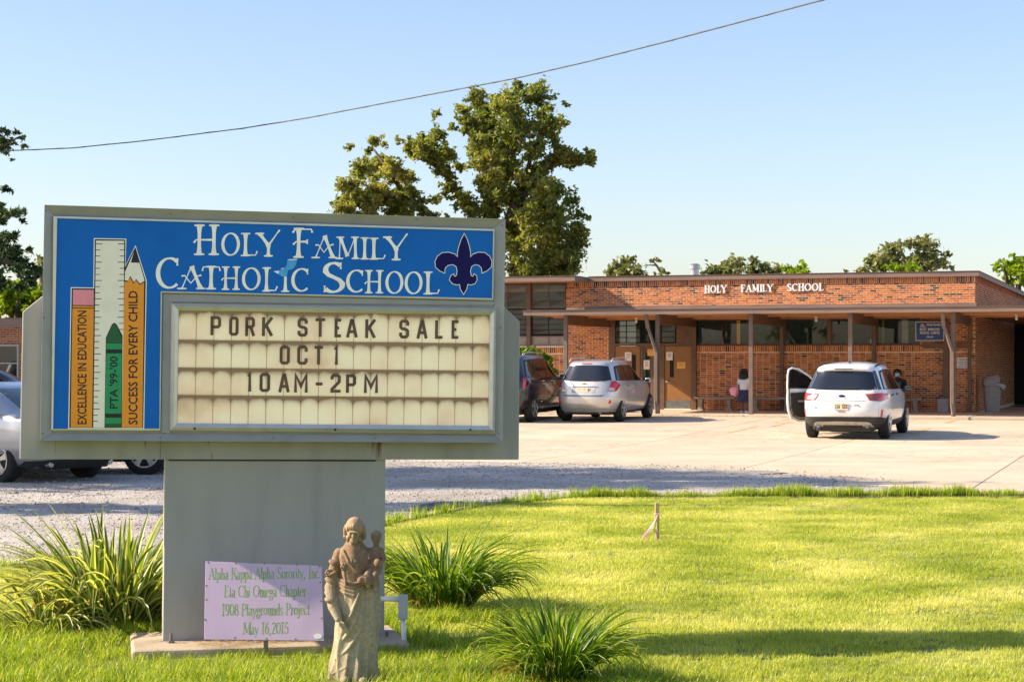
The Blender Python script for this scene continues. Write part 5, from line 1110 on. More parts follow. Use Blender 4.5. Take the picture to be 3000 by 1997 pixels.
# ---- left edge: silver sedan seen from behind, white crossover beyond it, dark pickup farther off
T3 = [(.24, .80, -2.2, 2.2), (.32, .85, -2.33, 2.3), (.48, .89, -2.40, 2.38), (.64, .90, -2.42, 2.38), (.82, .90, -2.40, 2.25), (.93, .89, -2.35, 1.9), (.985, .875, -2.22, 1.3), (1.02, .86, -1.95, 1.0), (1.08, .83, -1.72, .85), (1.2, .77, -1.45, .58), (1.32, .70, -1.16, .28), (1.39, .65, -.95, .1), (1.43, .58, -.75, -.05), (1.455, .48, -.55, -.15)]
q, rz = car_at(8, 1414, -52, (-.78, -1.42))
S2 = Car('parked_car', T3, -.35, 4.5, 3.4, M['sedan_car'], 'pale silver sedan cut by the left edge, behind the sign', 'cars parked left of the sign', 'car', [(-1.42, .88), (1.38, .88)], .335, q, rz, .385)
for sg in (1, -1):
    S2.patch('window_surround', 'side', [(-1.30, .99), (1.0, .985)], [(-.98, 1.37), (.08, 1.39)], M['plastic'], .003, 14, 5, sg)
    S2.patch('side_window', 'side', [(-1.2, 1.0), (-.25, 1.0)], [(-.96, 1.35), (-.3, 1.365)], M['greengl'], .007, 8, 5, sg); S2.patch('side_window', 'side', [(-.17, 1.0), (.92, 1.0)], [(-.22, 1.365), (.05, 1.36)], M['greengl'], .007, 8, 5, sg)
    S2.patch('tail_light', 'wrap', [(38, .74), (60, .74)], [(36, .90), (64, .88)], M['redlens'], .012, 10, 5, sg)
S2.patch('rear_window', 'rear', [(-.62, 1.06), (.62, 1.06)], [(-.54, 1.38), (.54, 1.38)], M['greengl'], .006, 14, 6)
for x in (-.55, .55): mb = MB(); p = S2.rear(x, .3); mb.lathe([(.045, 0), (.045, .14), (.036, .14), (.036, .03)], 16, 0, Matrix.Translation((x, p[1]-.02, .29)), 'y'); mb.build('exhaust_tip', M['chrome'], S2.root)
S2.patch('lower_valance', 'wrap', [(30, .235), (90, .235), (150, .235)], [(36, .33), (90, .37), (144, .33)], M['plastic'], .006, 24, 3); S2.plate(0, .62)
q, rz = car_at(427, 1391, -88, (-.78, -1.35))
T4 = [(r[0], r[1], r[2], r[3]) for r in T]
C2 = Car('parked_car', T4, -.4, 4.2, 3.2, M['white_car'], 'white crossover side-on behind the silver sedan, mostly hidden by the sign', 'cars parked left of the sign', 'car', [(-1.35, .90), (1.35, .90)], .35, q, rz)
suv_glass(C2, 1.115, 1.49, -1.66, .86, -1.5, .22, -.22, q0=-.92)
for sg in (1, -1):
    C2.patch('sill_cladding', 'side', [(-2.0, .285), (2.0, .285)], [(-2.0, .44), (2.0, .44)], M['plastic'], .006, 14, 3, sg)
C2.mirrors(.66, 1.02, M['white_car'])
p = gnd(-60, 1232); P3 = Car('parked_car', T, -.4, 5.0, 3.4, M['navy_car'], 'dark blue SUV parked by the brick house at the far left', 'cars parked left of the sign', 'car', [(-1.36, .92), (1.35, .92)], .355, (p.x, p.y, p.z), math.radians(-84))
suv_glass(P3)

# ================================================================ WALKWAY THINGS
def bench(a0, a1, b, label):
    r = onwall(empty('bench', ((a0+a1)/2, b, GZ), 0, label, 'bench', 'concrete benches under the canopy')); L = (a1-a0)/2
    mb = MB(); mb.box(-L, L, -.19, .19, .36, .43); mb.build('seat', M['bench'], r, bevel=.012)
    for x in (-L+.2, L-.2):
        mb = MB(); mb.prism([(x-.10, 0), (x+.10, 0), (x+.085, .06), (x+.05, .12), (x+.06, .28), (x+.10, .358), (x-.10, .358), (x-.06, .28), (x-.05, .12), (x-.085, .06)], -.13, .13); mb.build('leg', M['bench'], r)
    return r
bench(-4.42, -3.1, -.55, 'concrete bench under the canopy just right of the brown doors'); bench(-2.65, -1.25, -.55, 'concrete bench behind the white SUV open door'); bench(1.35, 2.72, -.55, 'concrete bench the masked woman sits on')
# wheeled bin
r = onwall(empty('trash_bin', (4.72, .55, GZ-.012), math.radians(8), 'grey plastic trash bin with hinged dome lid by the dark side wall', 'bin'))
mb = MB(); pr = [(.21, .0), (.215, .08), (.27, .80), (.30, .82), (.30, .88), (.26, .885)]
def sqring(pr, n=24, e=5):
    V = []; 
    for rr, h in pr:
        for k in range(n):
            a = 2*PI*k/n; c, s = math.cos(a), math.sin(a); q = (abs(c)**e+abs(s)**e)**(-1/e); V.append((c*q*rr, s*q*rr, h))
    fs = [(i*n+k, i*n+(k+1) % n, (i+1)*n+(k+1) % n, (i+1)*n+k) for i in range(len(pr)-1) for k in range(n)]+[tuple(range(n-1, -1, -1)), tuple((len(pr)-1)*n+k for k in range(n))]
    return V, fs
mb.add(*sqring(pr)); mb.build('bin_body', M['bin'], r, smooth=False)
mb = MB(); V, fs = sqring([(.27, 0), (.265, .12), (.22, .24), (.12, .28)]); mb.add([(x-.04, y, z+.87+x*.25) for x, y, z in V], fs); mb.build('lid', M['bin'], r)
mb = MB(); mb.add([(.1, -.31, .9), (.36, -.3, .86), (.42, -.2, .80), (.33, -.305, .70), (.31, .1, .72)], [(0, 1, 2, 3), (2, 3, 4)]); mb.build('liner', mat('pale_bin_liner', (.3, .36, .42), .4), r, fixn=False)
# wall cross standing in a block
r = onwall(empty('wooden_cross', (Sa(2774), -.16, 0), 0, 'tall brown wooden cross standing against the brick wall', 'cross'))
mb = MB(); mb.box(-.09, .09, -.07, .05, .35, 3.0); mb.build('upright', M['brown'], r, bevel=.006); zc = 2.25
mb = MB(); mb.box(-.72, -.092, -.065, .045, zc-.07, zc+.07); mb.box(.092, .72, -.065, .045, zc-.07, zc+.07); mb.build('crossbar', M['brown'], r, bevel=.006)
r = onwall(tag(SB('planter_box', [(-.16, .16, -.16, .16, 0, .42)], M['bin'], None, .01), 'pale grey square block at the foot of the wooden cross', 'planter')); r.location = BW+U*Sa(2768)+Vb*(-.42)+Vector((0, 0, GZ))
# blue campus sign
a0, a1 = Sa(2682, -.3), Sa(2766, -.3); z0, z1 = Sz(2720, 998, -.3), Sz(2720, 942, -.3)
r = onwall(empty('wall_sign', ((a0+a1)/2, -.3, (z0+z1)/2), 0, 'blue award sign with white border on the canopy wall', 'sign')); w, h = (a1-a0)/2, (z1-z0)/2
mb = MB(); mb.box(-w, w, 0, .02, -h, h); mb.build('sign_panel', M['white_metal'], r, bevel=.006); mb = MB(); mb.box(-w+.02, w-.02, -.003, -.0005, -h+.02, h-.02); mb.build('sign_face', M['bluesign'], r)
for tx, x, z, s_, fw in (('Holy Family', .12, .17, .10, .42), ('MOST  IMPROVED', 0, .02, .105, .60), ('SCHOOL  CAMPUS', 0, -.085, .105, .60), ('1991-93', 0, -.20, .07, .2)): sans(tx, s_, 'sign_lettering', M['paper'], r, (x, -.005, z), (PI/2, 0, 0), fitw=fw, bold=.003)
mb = MB(); mb.prism([(-.30, .10), (-.22, .12), (-.16, .17), (-.20, .23), (-.27, .22), (-.28, .17)], -.006, -.004); mb.build('sign_emblem', M['curtain'], r)
mb = MB(); mb.prism([(-.22, .10), (-.13, .13), (-.14, .17), (-.18, .16)], -.0075, -.0062); mb.build('sign_emblem', M['yellow'], r)
mb = MB(); mb.box(-.03, .03, .021, .29, h-.06, h-.02); mb.build('bracket', M['brown'], r)
a0, a1 = Sa(2803), Sa(2848); z0, z1 = Sz(2825, 1078), Sz(2825, 1047)
r = onwall(empty('wall_sign', ((a0+a1)/2, -.03, (z0+z1)/2), 0, 'small white visitors notice on the brick wall near the corner', 'sign')); w, h = (a1-a0)/2, (z1-z0)/2
mb = MB(); mb.box(-w, w, 0, .015, -h, h); mb.build('sign_panel', M['paper'], r, bevel=.006)
for i, (tx, s_, fw) in enumerate((('VISITORS', .08, .32), ('PLEASE USE MAIN', .05, .36), ('ENTRANCE AND', .05, .30), ('REPORT TO OFFICE', .05, .36))): sans(tx, s_, 'sign_lettering', M['metal_dark'], r, (0, -.002, h-.095-i*.07), (PI/2, 0, 0), fitw=fw, bold=.002)
# notices on the doors
def notice(x0, x1, y0, y1, m, label, lines=4):
    a0, a1 = dA(x0), dA(x1); f = lambda y: Sz(1450+(x0+x1)/2*.3396, 780+y*.3396); z1, z0 = f(y0), f(y1)
    r = onwall(empty('notice', ((a0+a1)/2, -.012, (z0+z1)/2), 0, label, 'notice')); w, h = (a1-a0)/2, (z1-z0)/2
    mb = MB(); mb.box(-w, w, 0, .004, -h, h); mb.build('sheet', M[m], r); mb = MB()
    for i in range(lines): z = h*.6-i*h*1.2/lines; mb.box(-w*.6, w*random.uniform(.4, .7), -.001, -.0002, z-.007, z+.007)
    mb.build('print', M['letter'], r); return r
notice(1122, 1178, 740, 815, 'paper', 'white paper notice taped to the left brown door'); notice(1479, 1534, 738, 810, 'paper', 'white paper notice taped high on the right brown door')
notice(1571, 1644, 824, 882, 'yellow', 'yellow notice taped to the right brown door', 2); notice(1316, 1376, 714, 772, 'yellow', 'yellow notice above the glass panel between the doors', 1); notice(1283, 1335, 808, 888, 'paper', 'white poster inside the glass panel between the doors')
# bare bulbs under the canopy
for px, py, b, lb in ((1864, 938, -2.0, 'bare bulb under the canopy above the doors'), (2391, 932, -2.0, 'bare bulb under the canopy above the white SUV'), (2978, 926, -2.3, 'bare bulb under the canopy at the far right')):
    a = Sa(px, b); r = onwall(empty('light_bulb', (a, b, CZ-.002), 0, lb, 'lamp', 'bare bulbs under the canopy'))
    mb = MB(); mb.lathe([(.06, 0), (.05, -.05), (.03, -.07)], 12); mb.build('socket', M['white_metal'], r); mb = MB(); mb.lathe([(.02, -.07), (.034, -.11), (.042, -.15), (.03, -.185), (.008, -.195)], 12); mb.build('bulb', M['white_metal'], r, smooth=True)
    mb = MB(); mb.tube([(-1.2, 0, -.02), (-.3, 0, -.02), (-.12, 0, -.012), (0, 0, -.02), (.12, 0, -.012), (.3, 0, -.03), (1.0, 0, -.02)], .01, 6); mb.build('wire_conduit', M['soffit'], r)

# ================================================================ PEOPLE
def skin_body(name, joints, edges, root, m, parent, sub=1):
    me = bpy.data.meshes.new(name); names = list(joints); idx = {n: i for i, n in enumerate(names)}
    me.from_pydata([joints[n][0] for n in names], [(idx[a], idx[b]) for a, b in edges], []); me.materials.append(m)
    o = link_mesh(name, me, parent); sk_ = o.modifiers.new('skin', 'SKIN'); sk_.use_smooth_shade = True; lay_ = me.skin_vertices[0]
    for n in names: r = joints[n][1]; lay_.data[idx[n]].radius = (r, r) if not isinstance(r, tuple) else r
    lay_.data[idx[root]].use_root = True
    s_ = o.modifiers.new('sub', 'SUBSURF'); s_.levels = sub; s_.render_levels = sub; bake(o); o.data.shade_smooth(); return o
M['skin_d'] = mat('dark_skin', (0.17, 0.085, 0.05), .6); M['shirt'] = mat('white_shirt', (0.55, 0.56, 0.62), .9); M['skirt'] = mat('navy_plaid', (0.03, 0.03, 0.08), .9, 0, .5, 30); M['hair'] = mat('black_hair', (0.012, 0.01, 0.01), .7)
M['pinkbag'] = mat('pink_lunch_bag', (0.75, 0.30, 0.36), .6, 0, .15, 8); M['shoe'] = mat('white_shoe', (0.7, 0.7, 0.72), .6); M['mask'] = mat('pale_blue_mask', (0.35, 0.62, 0.66), .7); M['navycloth'] = mat('navy_cloth', (0.02, 0.018, 0.035), .9); M['tealtee'] = mat('teal_print_top', (0.05, 0.12, 0.13), .9)
def ringloft(prof, n=20, fold=0, fk=9, ph=0, cx=None):   # prof: (z, rx, ry, cx, cy)
    V = []
    for i, (z, rx, ry, x0, y0) in enumerate(prof):
        for k in range(n):
            a = 2*PI*k/n; f = 1+fold*(1-i/(len(prof)-1))*math.sin(fk*a+ph); V.append((x0+rx*f*math.cos(a), y0+ry*f*math.sin(a), z))
    fs = [(i*n+k, i*n+(k+1) % n, (i+1)*n+(k+1) % n, (i+1)*n+k) for i in range(len(prof)-1) for k in range(n)]+[tuple(range(n-1, -1, -1)), tuple((len(prof)-1)*n+k for k in range(n))]
    return V, fs
# schoolgirl standing, seen from behind, turned to the right
X = at(2180, 1209, 57.4); g_ = empty('person', (X.x, X.y, GZ), math.radians(-35), 'schoolgirl in white shirt and dark plaid skirt holding a pink bag', 'person')
J_ = {'pel': ((0, 0, .70), .105), 'sp': ((0, .0, .86), .10), 'ch': ((0, .01, 1.0), .115), 'nk': ((0, .0, 1.09), .045), 'h0': ((0, .01, 1.15), .07), 'h1': ((0, .02, 1.24), .082), 'h2': ((0, .01, 1.31), .045),
      'ls': ((-.13, .0, 1.04), .05), 'le': ((-.19, .03, .85), .036), 'lw': ((-.24, .12, .72), .026), 'lh': ((-.25, .15, .66), .03), 'rs': ((.13, 0, 1.04), .05), 're': ((.17, .06, .84), .036), 'rw': ((.12, .2, .80), .026), 'rh': ((.08, .23, .80), .03),
      'lp': ((-.07, 0, .64), .075), 'lk': ((-.075, .02, .36), .05), 'la': ((-.08, -.01, .09), .034), 'lt': ((-.08, .12, .04), .03), 'rp': ((.07, 0, .64), .075), 'rk': ((.08, .0, .36), .05), 'ra': ((.09, -.06, .09), .034), 'rt': ((.10, .06, .04), .03)}
E_ = [('pel', 'sp'), ('sp', 'ch'), ('ch', 'nk'), ('nk', 'h0'), ('h0', 'h1'), ('h1', 'h2'), ('ch', 'ls'), ('ls', 'le'), ('le', 'lw'), ('lw', 'lh'), ('ch', 'rs'), ('rs', 're'), ('re', 'rw'), ('rw', 'rh'), ('pel', 'lp'), ('lp', 'lk'), ('lk', 'la'), ('la', 'lt'), ('pel', 'rp'), ('rp', 'rk'), ('rk', 'ra'), ('ra', 'rt')]
skin_body('body', J_, E_, 'pel', M['skin_d'], g_)
mb = MB(); mb.add(*ringloft([(.70, .14, .12, 0, 0), (.80, .14, .12, 0, 0), (.92, .15, .125, 0, .0), (1.02, .16, .125, 0, .0), (1.075, .12, .095, 0, .0), (1.10, .055, .055, 0, 0)], 24)); mb.tube([(-.12, 0, 1.045), (-.175, .01, .95), (-.195, .03, .87)], [.06, .062, .058], 10); mb.tube([(.12, 0, 1.045), (.165, .02, .95), (.175, .05, .87)], [.06, .062, .058], 10); mb.build('shirt', M['shirt'], g_, smooth=True)
mb = MB(); mb.add(*ringloft([(.34, .23, .20, 0, .0), (.45, .20, .175, 0, 0), (.60, .17, .145, 0, 0), (.72, .135, .115, 0, 0)], 44, .07, 11)); mb.build('skirt', M['skirt'], g_, smooth=True)
mb = MB(); mb.lathe([(.05, 1.06), (.105, 1.12), (.125, 1.2), (.12, 1.28), (.07, 1.33), (.01, 1.345)], 18, 0, Matrix.Translation((0, -.02, 0)))
for k in range(40):
    a = random.uniform(PI*.9, PI*2.1); x, y = .10*math.cos(a), -.02+.11*math.sin(a); mb.tube([(x, y, 1.25), (x*1.25, y*1.25, 1.13), (x*1.2, y*1.2, 1.03+random.uniform(-.03, .03))], [.018, .02, .012], 5)
mb.build('hair', M['hair'], g_, smooth=True)
for x, y in ((-.08, .05), (.10, .0)): mb = MB(); mb.box(x-.04, x+.04, y-.09, y+.13, 0.0, .075); mb.build('shoe', M['shoe'], g_, bevel=.025)
bgp = Matrix.Rotation(math.radians(35), 4, 'Z') @ Vector((0, 0, 0)); bg_ = empty('lunch_bag', (X.x-.30, X.y+.05, GZ), 0, 'pink bag held at the schoolgirl left hand', 'bag')
mb = MB(); mb.add(*ringloft([(.50, .03, .03, .06, 0), (.56, .10, .06, 0, 0), (.68, .13, .08, -.02, 0), (.76, .11, .07, 0, 0), (.80, .04, .03, .03, 0)], 18, .06, 5)); mb.build('bag_body', M['pinkbag'], bg_, smooth=True)
mb = MB(); mb.tube([(.0, 0, .76), (.06, .0, .84), (.11, 0, .80), (.13, .0, .62), (.14, 0, .5)], .012, 6); mb.build('strap', M['pinkbag'], bg_, smooth=True)
# seated woman with a face mask
a = 1.98; P_ = BW+U*a+Vb*(-.62); w_ = empty('person', (P_.x, P_.y, GZ), BROT+math.radians(8), 'seated woman in dark clothes wearing a pale blue face mask', 'person')
J_ = {'pel': ((0, .06, .52), .15), 'sp': ((0, .05, .72), .14), 'ch': ((0, .03, .90), .15), 'nk': ((0, .01, 1.04), .05), 'h0': ((0, -.02, 1.12), .07), 'h1': ((0, -.01, 1.20), .092), 'h2': ((0, .0, 1.27), .05),
      'ls': ((-.18, .02, .96), .07), 'le': ((-.25, -.05, .74), .05), 'lw': ((-.10, -.25, .66), .033), 'lh': ((-.03, -.30, .65), .035), 'rs': ((.18, .02, .96), .07), 're': ((.25, -.05, .74), .05), 'rw': ((.10, -.25, .66), .033), 'rh': ((.04, -.31, .66), .035),
      'lp': ((-.10, -.02, .50), .10), 'lk': ((-.12, -.42, .50), .07), 'la': ((-.12, -.44, .10), .045), 'lt': ((-.13, -.58, .05), .04), 'rp': ((.10, -.02, .50), .10), 'rk': ((.12, -.42, .50), .07), 'ra': ((.13, -.44, .10), .045), 'rt': ((.14, -.58, .05), .04)}
skin_body('body', J_, E_, 'pel', M['skin_d'], w_)
mb = MB(); mb.add(*ringloft([(.45, .22, .19, 0, .05), (.60, .22, .19, 0, .05), (.80, .21, .17, 0, .04), (.95, .20, .14, 0, .03), (1.02, .12, .09, 0, .01), (1.05, .06, .06, 0, 0)], 24))
for s in (-1, 1): mb.tube([(s*.17, .02, .97), (s*.25, -.05, .76), (s*.14, -.22, .68)], [.085, .068, .052], 10)
mb.build('top', M['navycloth'], w_, smooth=True)
mb = MB()
for s in (-1, 1): mb.tube([(s*.10, .02, .52), (s*.12, -.43, .52), (s*.125, -.45, .44), (s*.125, -.45, .09)], [.12, .095, .085, .065], 12)
mb.build('trousers', M['navycloth'], w_, smooth=True)
mb = MB(); mb.add([(-.10, -.152, .92), (.10, -.152, .92), (.09, -.165, .74), (-.09, -.165, .74)], [(0, 1, 2, 3)]); mb.build('shirt_print', M['tealtee'], w_)
mb = MB(); mb.lathe([(.05, 1.10), (.108, 1.14), (.118, 1.22), (.10, 1.29), (.04, 1.325), (.0, 1.33)], 18, 0, Matrix.Translation((0, .055, 0)) @ Matrix.Diagonal((1.08, .82, 1.0, 1))); mb.build('hair', M['hair'], w_, smooth=True)
mb = MB(); V = [(.078*math.sin(t), -.02-.098*math.cos(t)*(1 if z != 1.15 else 1.1), z) for z in (1.10, 1.15, 1.195) for t in np.linspace(-1.2, 1.2, 9)]; mb.add(V, [(i*9+k, i*9+k+1, i*9+k+10, i*9+k+9) for i in range(2) for k in range(8)]); mb.build('face_mask', M['mask'], w_, smooth=True)
mb = MB(); mb.add([(s, -.10, 1.235) for s in (-.045, -.02)]+[(s, -.10, 1.225) for s in (-.045, -.02)]+[(s, -.10, 1.235) for s in (.02, .045)]+[(s, -.10, 1.225) for s in (.02, .045)], [(0, 1, 3, 2), (4, 5, 7, 6)]); mb.build('eyes', M['black'], w_)
for s in (-1, 1): mb = MB(); mb.box(s*.13-.045, s*.13+.045, -.62, -.38, 0, .08); mb.build('shoe', M['plastic'], w_, bevel=.025)

# ================================================================ THE STATUE
def sdf_statue():
    """one carved stone figure: skinned limbs + lofted robe, voxel-remeshed into a single surface"""
    bmx = bmesh.new(); parts = []
    def put(mb, sm=True):
        o = mb.build('tmp', M['dark'], smooth=sm); parts.append(o)
    # robe: rings with vertical folds that gather at the belt
    n = 120; prof = [(.0, .150, .115), (.02, .155, .12), (.06, .150, .115), (.15, .138, .105), (.28, .128, .098), (.40, .122, .092), (.50, .115, .085), (.56, .104, .078), (.60, .098, .078), (.66, .102, .082), (.70, .100, .078), (.735, .084, .064), (.755, .062, .055), (.78, .045, .045)]
    rng = random.Random(3); ph = [rng.uniform(0, 6) for _ in range(6)]; V = []
    zz = np.linspace(0, .78, 90); P = np.array(prof)
    for z in zz:
        rx, ry = np.interp(z, P[:, 0], P[:, 1]), np.interp(z, P[:, 0], P[:, 2]); lean = .012*math.sin(z*4); low = max(0, 1-z/.56)
        for k in range(n):
            a = 2*PI*k/n
            f = .2*low**.35*(z < .56)*((.5-abs(math.sin(3.5*a+ph[0]+z*3.5))**.8)*.7+(.5-abs(math.sin(6.5*a+ph[1]-z*4)))*.45+math.sin(4*a+ph[2]+z*9)*.3)
            if z < .56: f += .05*math.sin(3*(a+2)+26*z+ph[3])*math.sin(PI*z/.56)             # diagonal drape over the front
            else: f += .05*math.sin(7*a+ph[4]+22*z)*math.sin(PI*(z-.56)/.22)
            V.append(((rx*(1+f))*math.cos(a)+lean, (ry*(1+f))*math.sin(a), z))
    fs = [(i*n+k, i*n+(k+1) % n, (i+1)*n+(k+1) % n, (i+1)*n+k) for i in range(len(zz)-1) for k in range(n)]+[tuple(range(n-1, -1, -1)), tuple((len(zz)-1)*n+k for k in range(n))]
    mb = MB(); mb.add(V, fs); put(mb)
    def blob(c, r, R=None, n=16):
        mb = MB(); Mx = Matrix.Translation(c) @ (R or Matrix()) @ Matrix.Diagonal((*r, 1)); pr = [(max(.001, math.sin(PI*i/n)), -math.cos(PI*i/n)) for i in range(n+1)]; mb.lathe(pr, 20, 0, Mx); put(mb)
    def limb(pts, rs): mb = MB(); mb.tube(pts, rs, 14); put(mb); [blob(p, (r, r, r), n=8) for p, r in zip(pts, rs)]
    # right arm (on the photo's left) with rolled sleeve, hanging, hand at the thigh
    limb([(-.088, .0, .705), (-.122, -.005, .60), (-.138, -.02, .50)], [.036, .038, .036]); limb([(-.138, -.02, .52), (-.122, -.06, .42), (-.090, -.088, .36)], [.039, .033, .024])
    for z, r, q_ in ((.655, .041, .4), (.60, .043, -.3), (.555, .043, .45), (.505, .041, -.4), (.455, .037, .3)): blob((-.10-.04*math.sin(min(1, (.70-z)/.2)*PI/2), -.015-(.5-z)*(z < .5), z), (r, r*.95, .017), Matrix.Rotation(q_, 4, 'Y'))
    blob((-.078, -.095, .335), (.016, .014, .034), Matrix.Rotation(-.5, 4, 'Y'))
    for k in range(4): limb([(-.085+k*.010, -.103, .33), (-.062+k*.010, -.106, .30-k*.003), (-.05+k*.008, -.10, .283-k*.002)], [.006, .0055, .0045])
    limb([(-.075, -.105, .345), (-.055, -.118, .335)], [.007, .005])
    # flowers on the shoulder and a lily stalk
    for c in ((-.055, -.105, .645), (-.150, -.035, .605)):
        for k in range(6): a = k*PI/3; blob((c[0]+.014*math.cos(a), c[1]-.004, c[2]+.014*math.sin(a)), (.010, .008, .010), n=8)
        blob((c[0], c[1]-.008, c[2]), (.008, .008, .008), n=8)
    limb([(-.055, -.1, .64), (-.045, -.09, .55)], [.010, .008])
    # left arm folded up, holding the child
    limb([(.088, .0, .705), (.115, -.02, .61), (.085, -.085, .57), (.045, -.11, .575)], [.036, .040, .036, .024])
    blob((.05, -.118, .58), (.024, .014, .017))
    for k in range(4): limb([(.05+k*.002, -.122, .59-k*.009), (.078, -.13, .588-k*.009), (.094, -.12, .584-k*.009)], [.006, .0055, .0045])
    # mantle falling on the photo's right
    V = []; n2 = 60; z2 = np.linspace(.02, .60, 60)
    for z in z2:
        for k in range(n2):
            a = 2*PI*k/n2; f = 1+.10*math.sin(7*a+z*8)+.05*math.sin(15*a); w = np.interp(z, [0, .1, .28, .31, .45, .6], [.05, .055, .062, .075, .07, .055]); V.append((.085+w*f*math.cos(a)+.02*(z-.3), .0+w*.9*f*math.sin(a)-.01, z))
    mb = MB(); mb.add(V, [(i*n2+k, i*n2+(k+1) % n2, (i+1)*n2+(k+1) % n2, (i+1)*n2+k) for i in range(59) for k in range(n2)]+[tuple(range(n2-1, -1, -1)), tuple(59*n2+k for k in range(n2))]); put(mb)
    # drape swags across the front
    for k in range(4): z0 = .07+.08*k; limb([(-.125+.018*k, -.062, z0-.02), (-.045+.012*k, -.098, z0+.02+.02*k), (.035, -.088, z0+.10+.03*k)], [.009, .011, .008])
    for k in range(4): limb([(-.095, -.035, .575-.018*k), (-.05, -.074, .556-.02*k), (0, -.086, .545-.02*k), (.06, -.074, .562-.016*k)], [.007, .010, .009, .006])
    for k in range(3): limb([(-.06+.03*k, -.05, .725), (-.03+.02*k, -.080, .67), (.02+.01*k, -.086, .615)], [.008, .009, .006])
    # head, bowed and turned, with hair and beard
    R = Matrix.Rotation(.32, 4, 'X') @ Matrix.Rotation(-.12, 4, 'Z'); hc = Vector((.005, -.025, .838))
    def hb(c, r, n=14): blob(hc+(R @ Vector(c)), r, R, n)
    hb((0, 0, 0), (.047, .053, .062)); hb((0, .008, .018), (.056, .058, .056)); limb([(.0, .0, .76), (.0, -.01, .80)], [.034, .032])
    for k in range(15):
        a = -.1+k*(PI+.2)/14; x, y = .056*math.cos(a), .012+.054*math.sin(a); hb((x, y-.01, -.006), (.013, .013, .036)); hb((x*.99, y-.012, -.036), (.014, .013, .017))
    for k in range(7): x = -.036+.012*k; hb((x, -.040+.008*abs(x)*20, .036-abs(x)*.35), (.010, .012, .018))
    hb((0, -.058, -.010), (.009, .016, .015)); hb((0, -.053, .012), (.032, .009, .006)); hb((-.018, -.046, .0), (.008, .006, .005)); hb((.018, -.046, .0), (.008, .006, .005))
    hb((-.022, -.038, -.016), (.013, .012, .012)); hb((.022, -.038, -.016), (.013, .012, .012)); hb((0, -.050, -.029), (.016, .007, .0045)); hb((0, -.036, -.052), (.026, .022, .026)); hb((-.008, -.044, -.068), (.012, .012, .018)); hb((.008, -.046, -.066), (.012, .012, .018))
    for s in (-1, 1): hb((s*.036, -.016, -.042), (.014, .022, .022))
    # child on the arm
    blob((.135, -.01, .795), (.029, .031, .036)); blob((.135, .002, .803), (.033, .031, .034)); limb([(.135, -.005, .745), (.135, -.008, .77)], [.018, .018]); blob((.135, -.0, .70), (.042, .034, .052)); blob((.13, -.02, .64), (.046, .042, .045))
    blob((.135, -.040, .793), (.006, .008, .008), n=8); blob((.123, -.036, .80), (.006, .004, .003), n=6); blob((.147, -.036, .80), (.006, .004, .003), n=6)
    limb([(.105, -.01, .725), (.085, -.04, .70), (.092, -.062, .685)], [.015, .013, .009]); limb([(.165, -.01, .725), (.182, -.03, .68), (.165, -.055, .655)], [.016, .014, .010]); blob((.145, -.065, .66), (.026, .026, .027))
    limb([(.115, -.04, .62), (.085, -.085, .60), (.088, -.09, .545)], [.028, .023, .014]); limb([(.145, -.04, .62), (.13, -.085, .595), (.13, -.085, .53)], [.028, .022, .014]); blob((.086, -.1, .535), (.012, .02, .010)); blob((.13, -.098, .52), (.012, .02, .010))
    # feet and plinth
    blob((-.05, -.115, .022), (.03, .05, .022)); blob((.06, -.105, .02), (.03, .05, .022))
    mb = MB(); mb.lathe([(.158, -.06), (.162, -.03), (.155, .0), (.14, .006)], 28, 0, Matrix.Diagonal((1.05, .88, 1, 1))); put(mb)
    bm = bmesh.new()
    for o in parts: bm.from_mesh(o.data)
    me = bpy.data.meshes.new('statue'); bm.to_mesh(me); bm.free()
    for o in parts:
        d = o.data; bpy.data.objects.remove(o); bpy.data.meshes.remove(d)
    o = link_mesh('statue', me); r = o.modifiers.new('r', 'REMESH'); r.mode = 'VOXEL'; r.voxel_size = .0027; r.use_smooth_shade = True; s = o.modifiers.new('s', 'SMOOTH'); s.factor = .5; s.iterations = 1; bake(o); return o
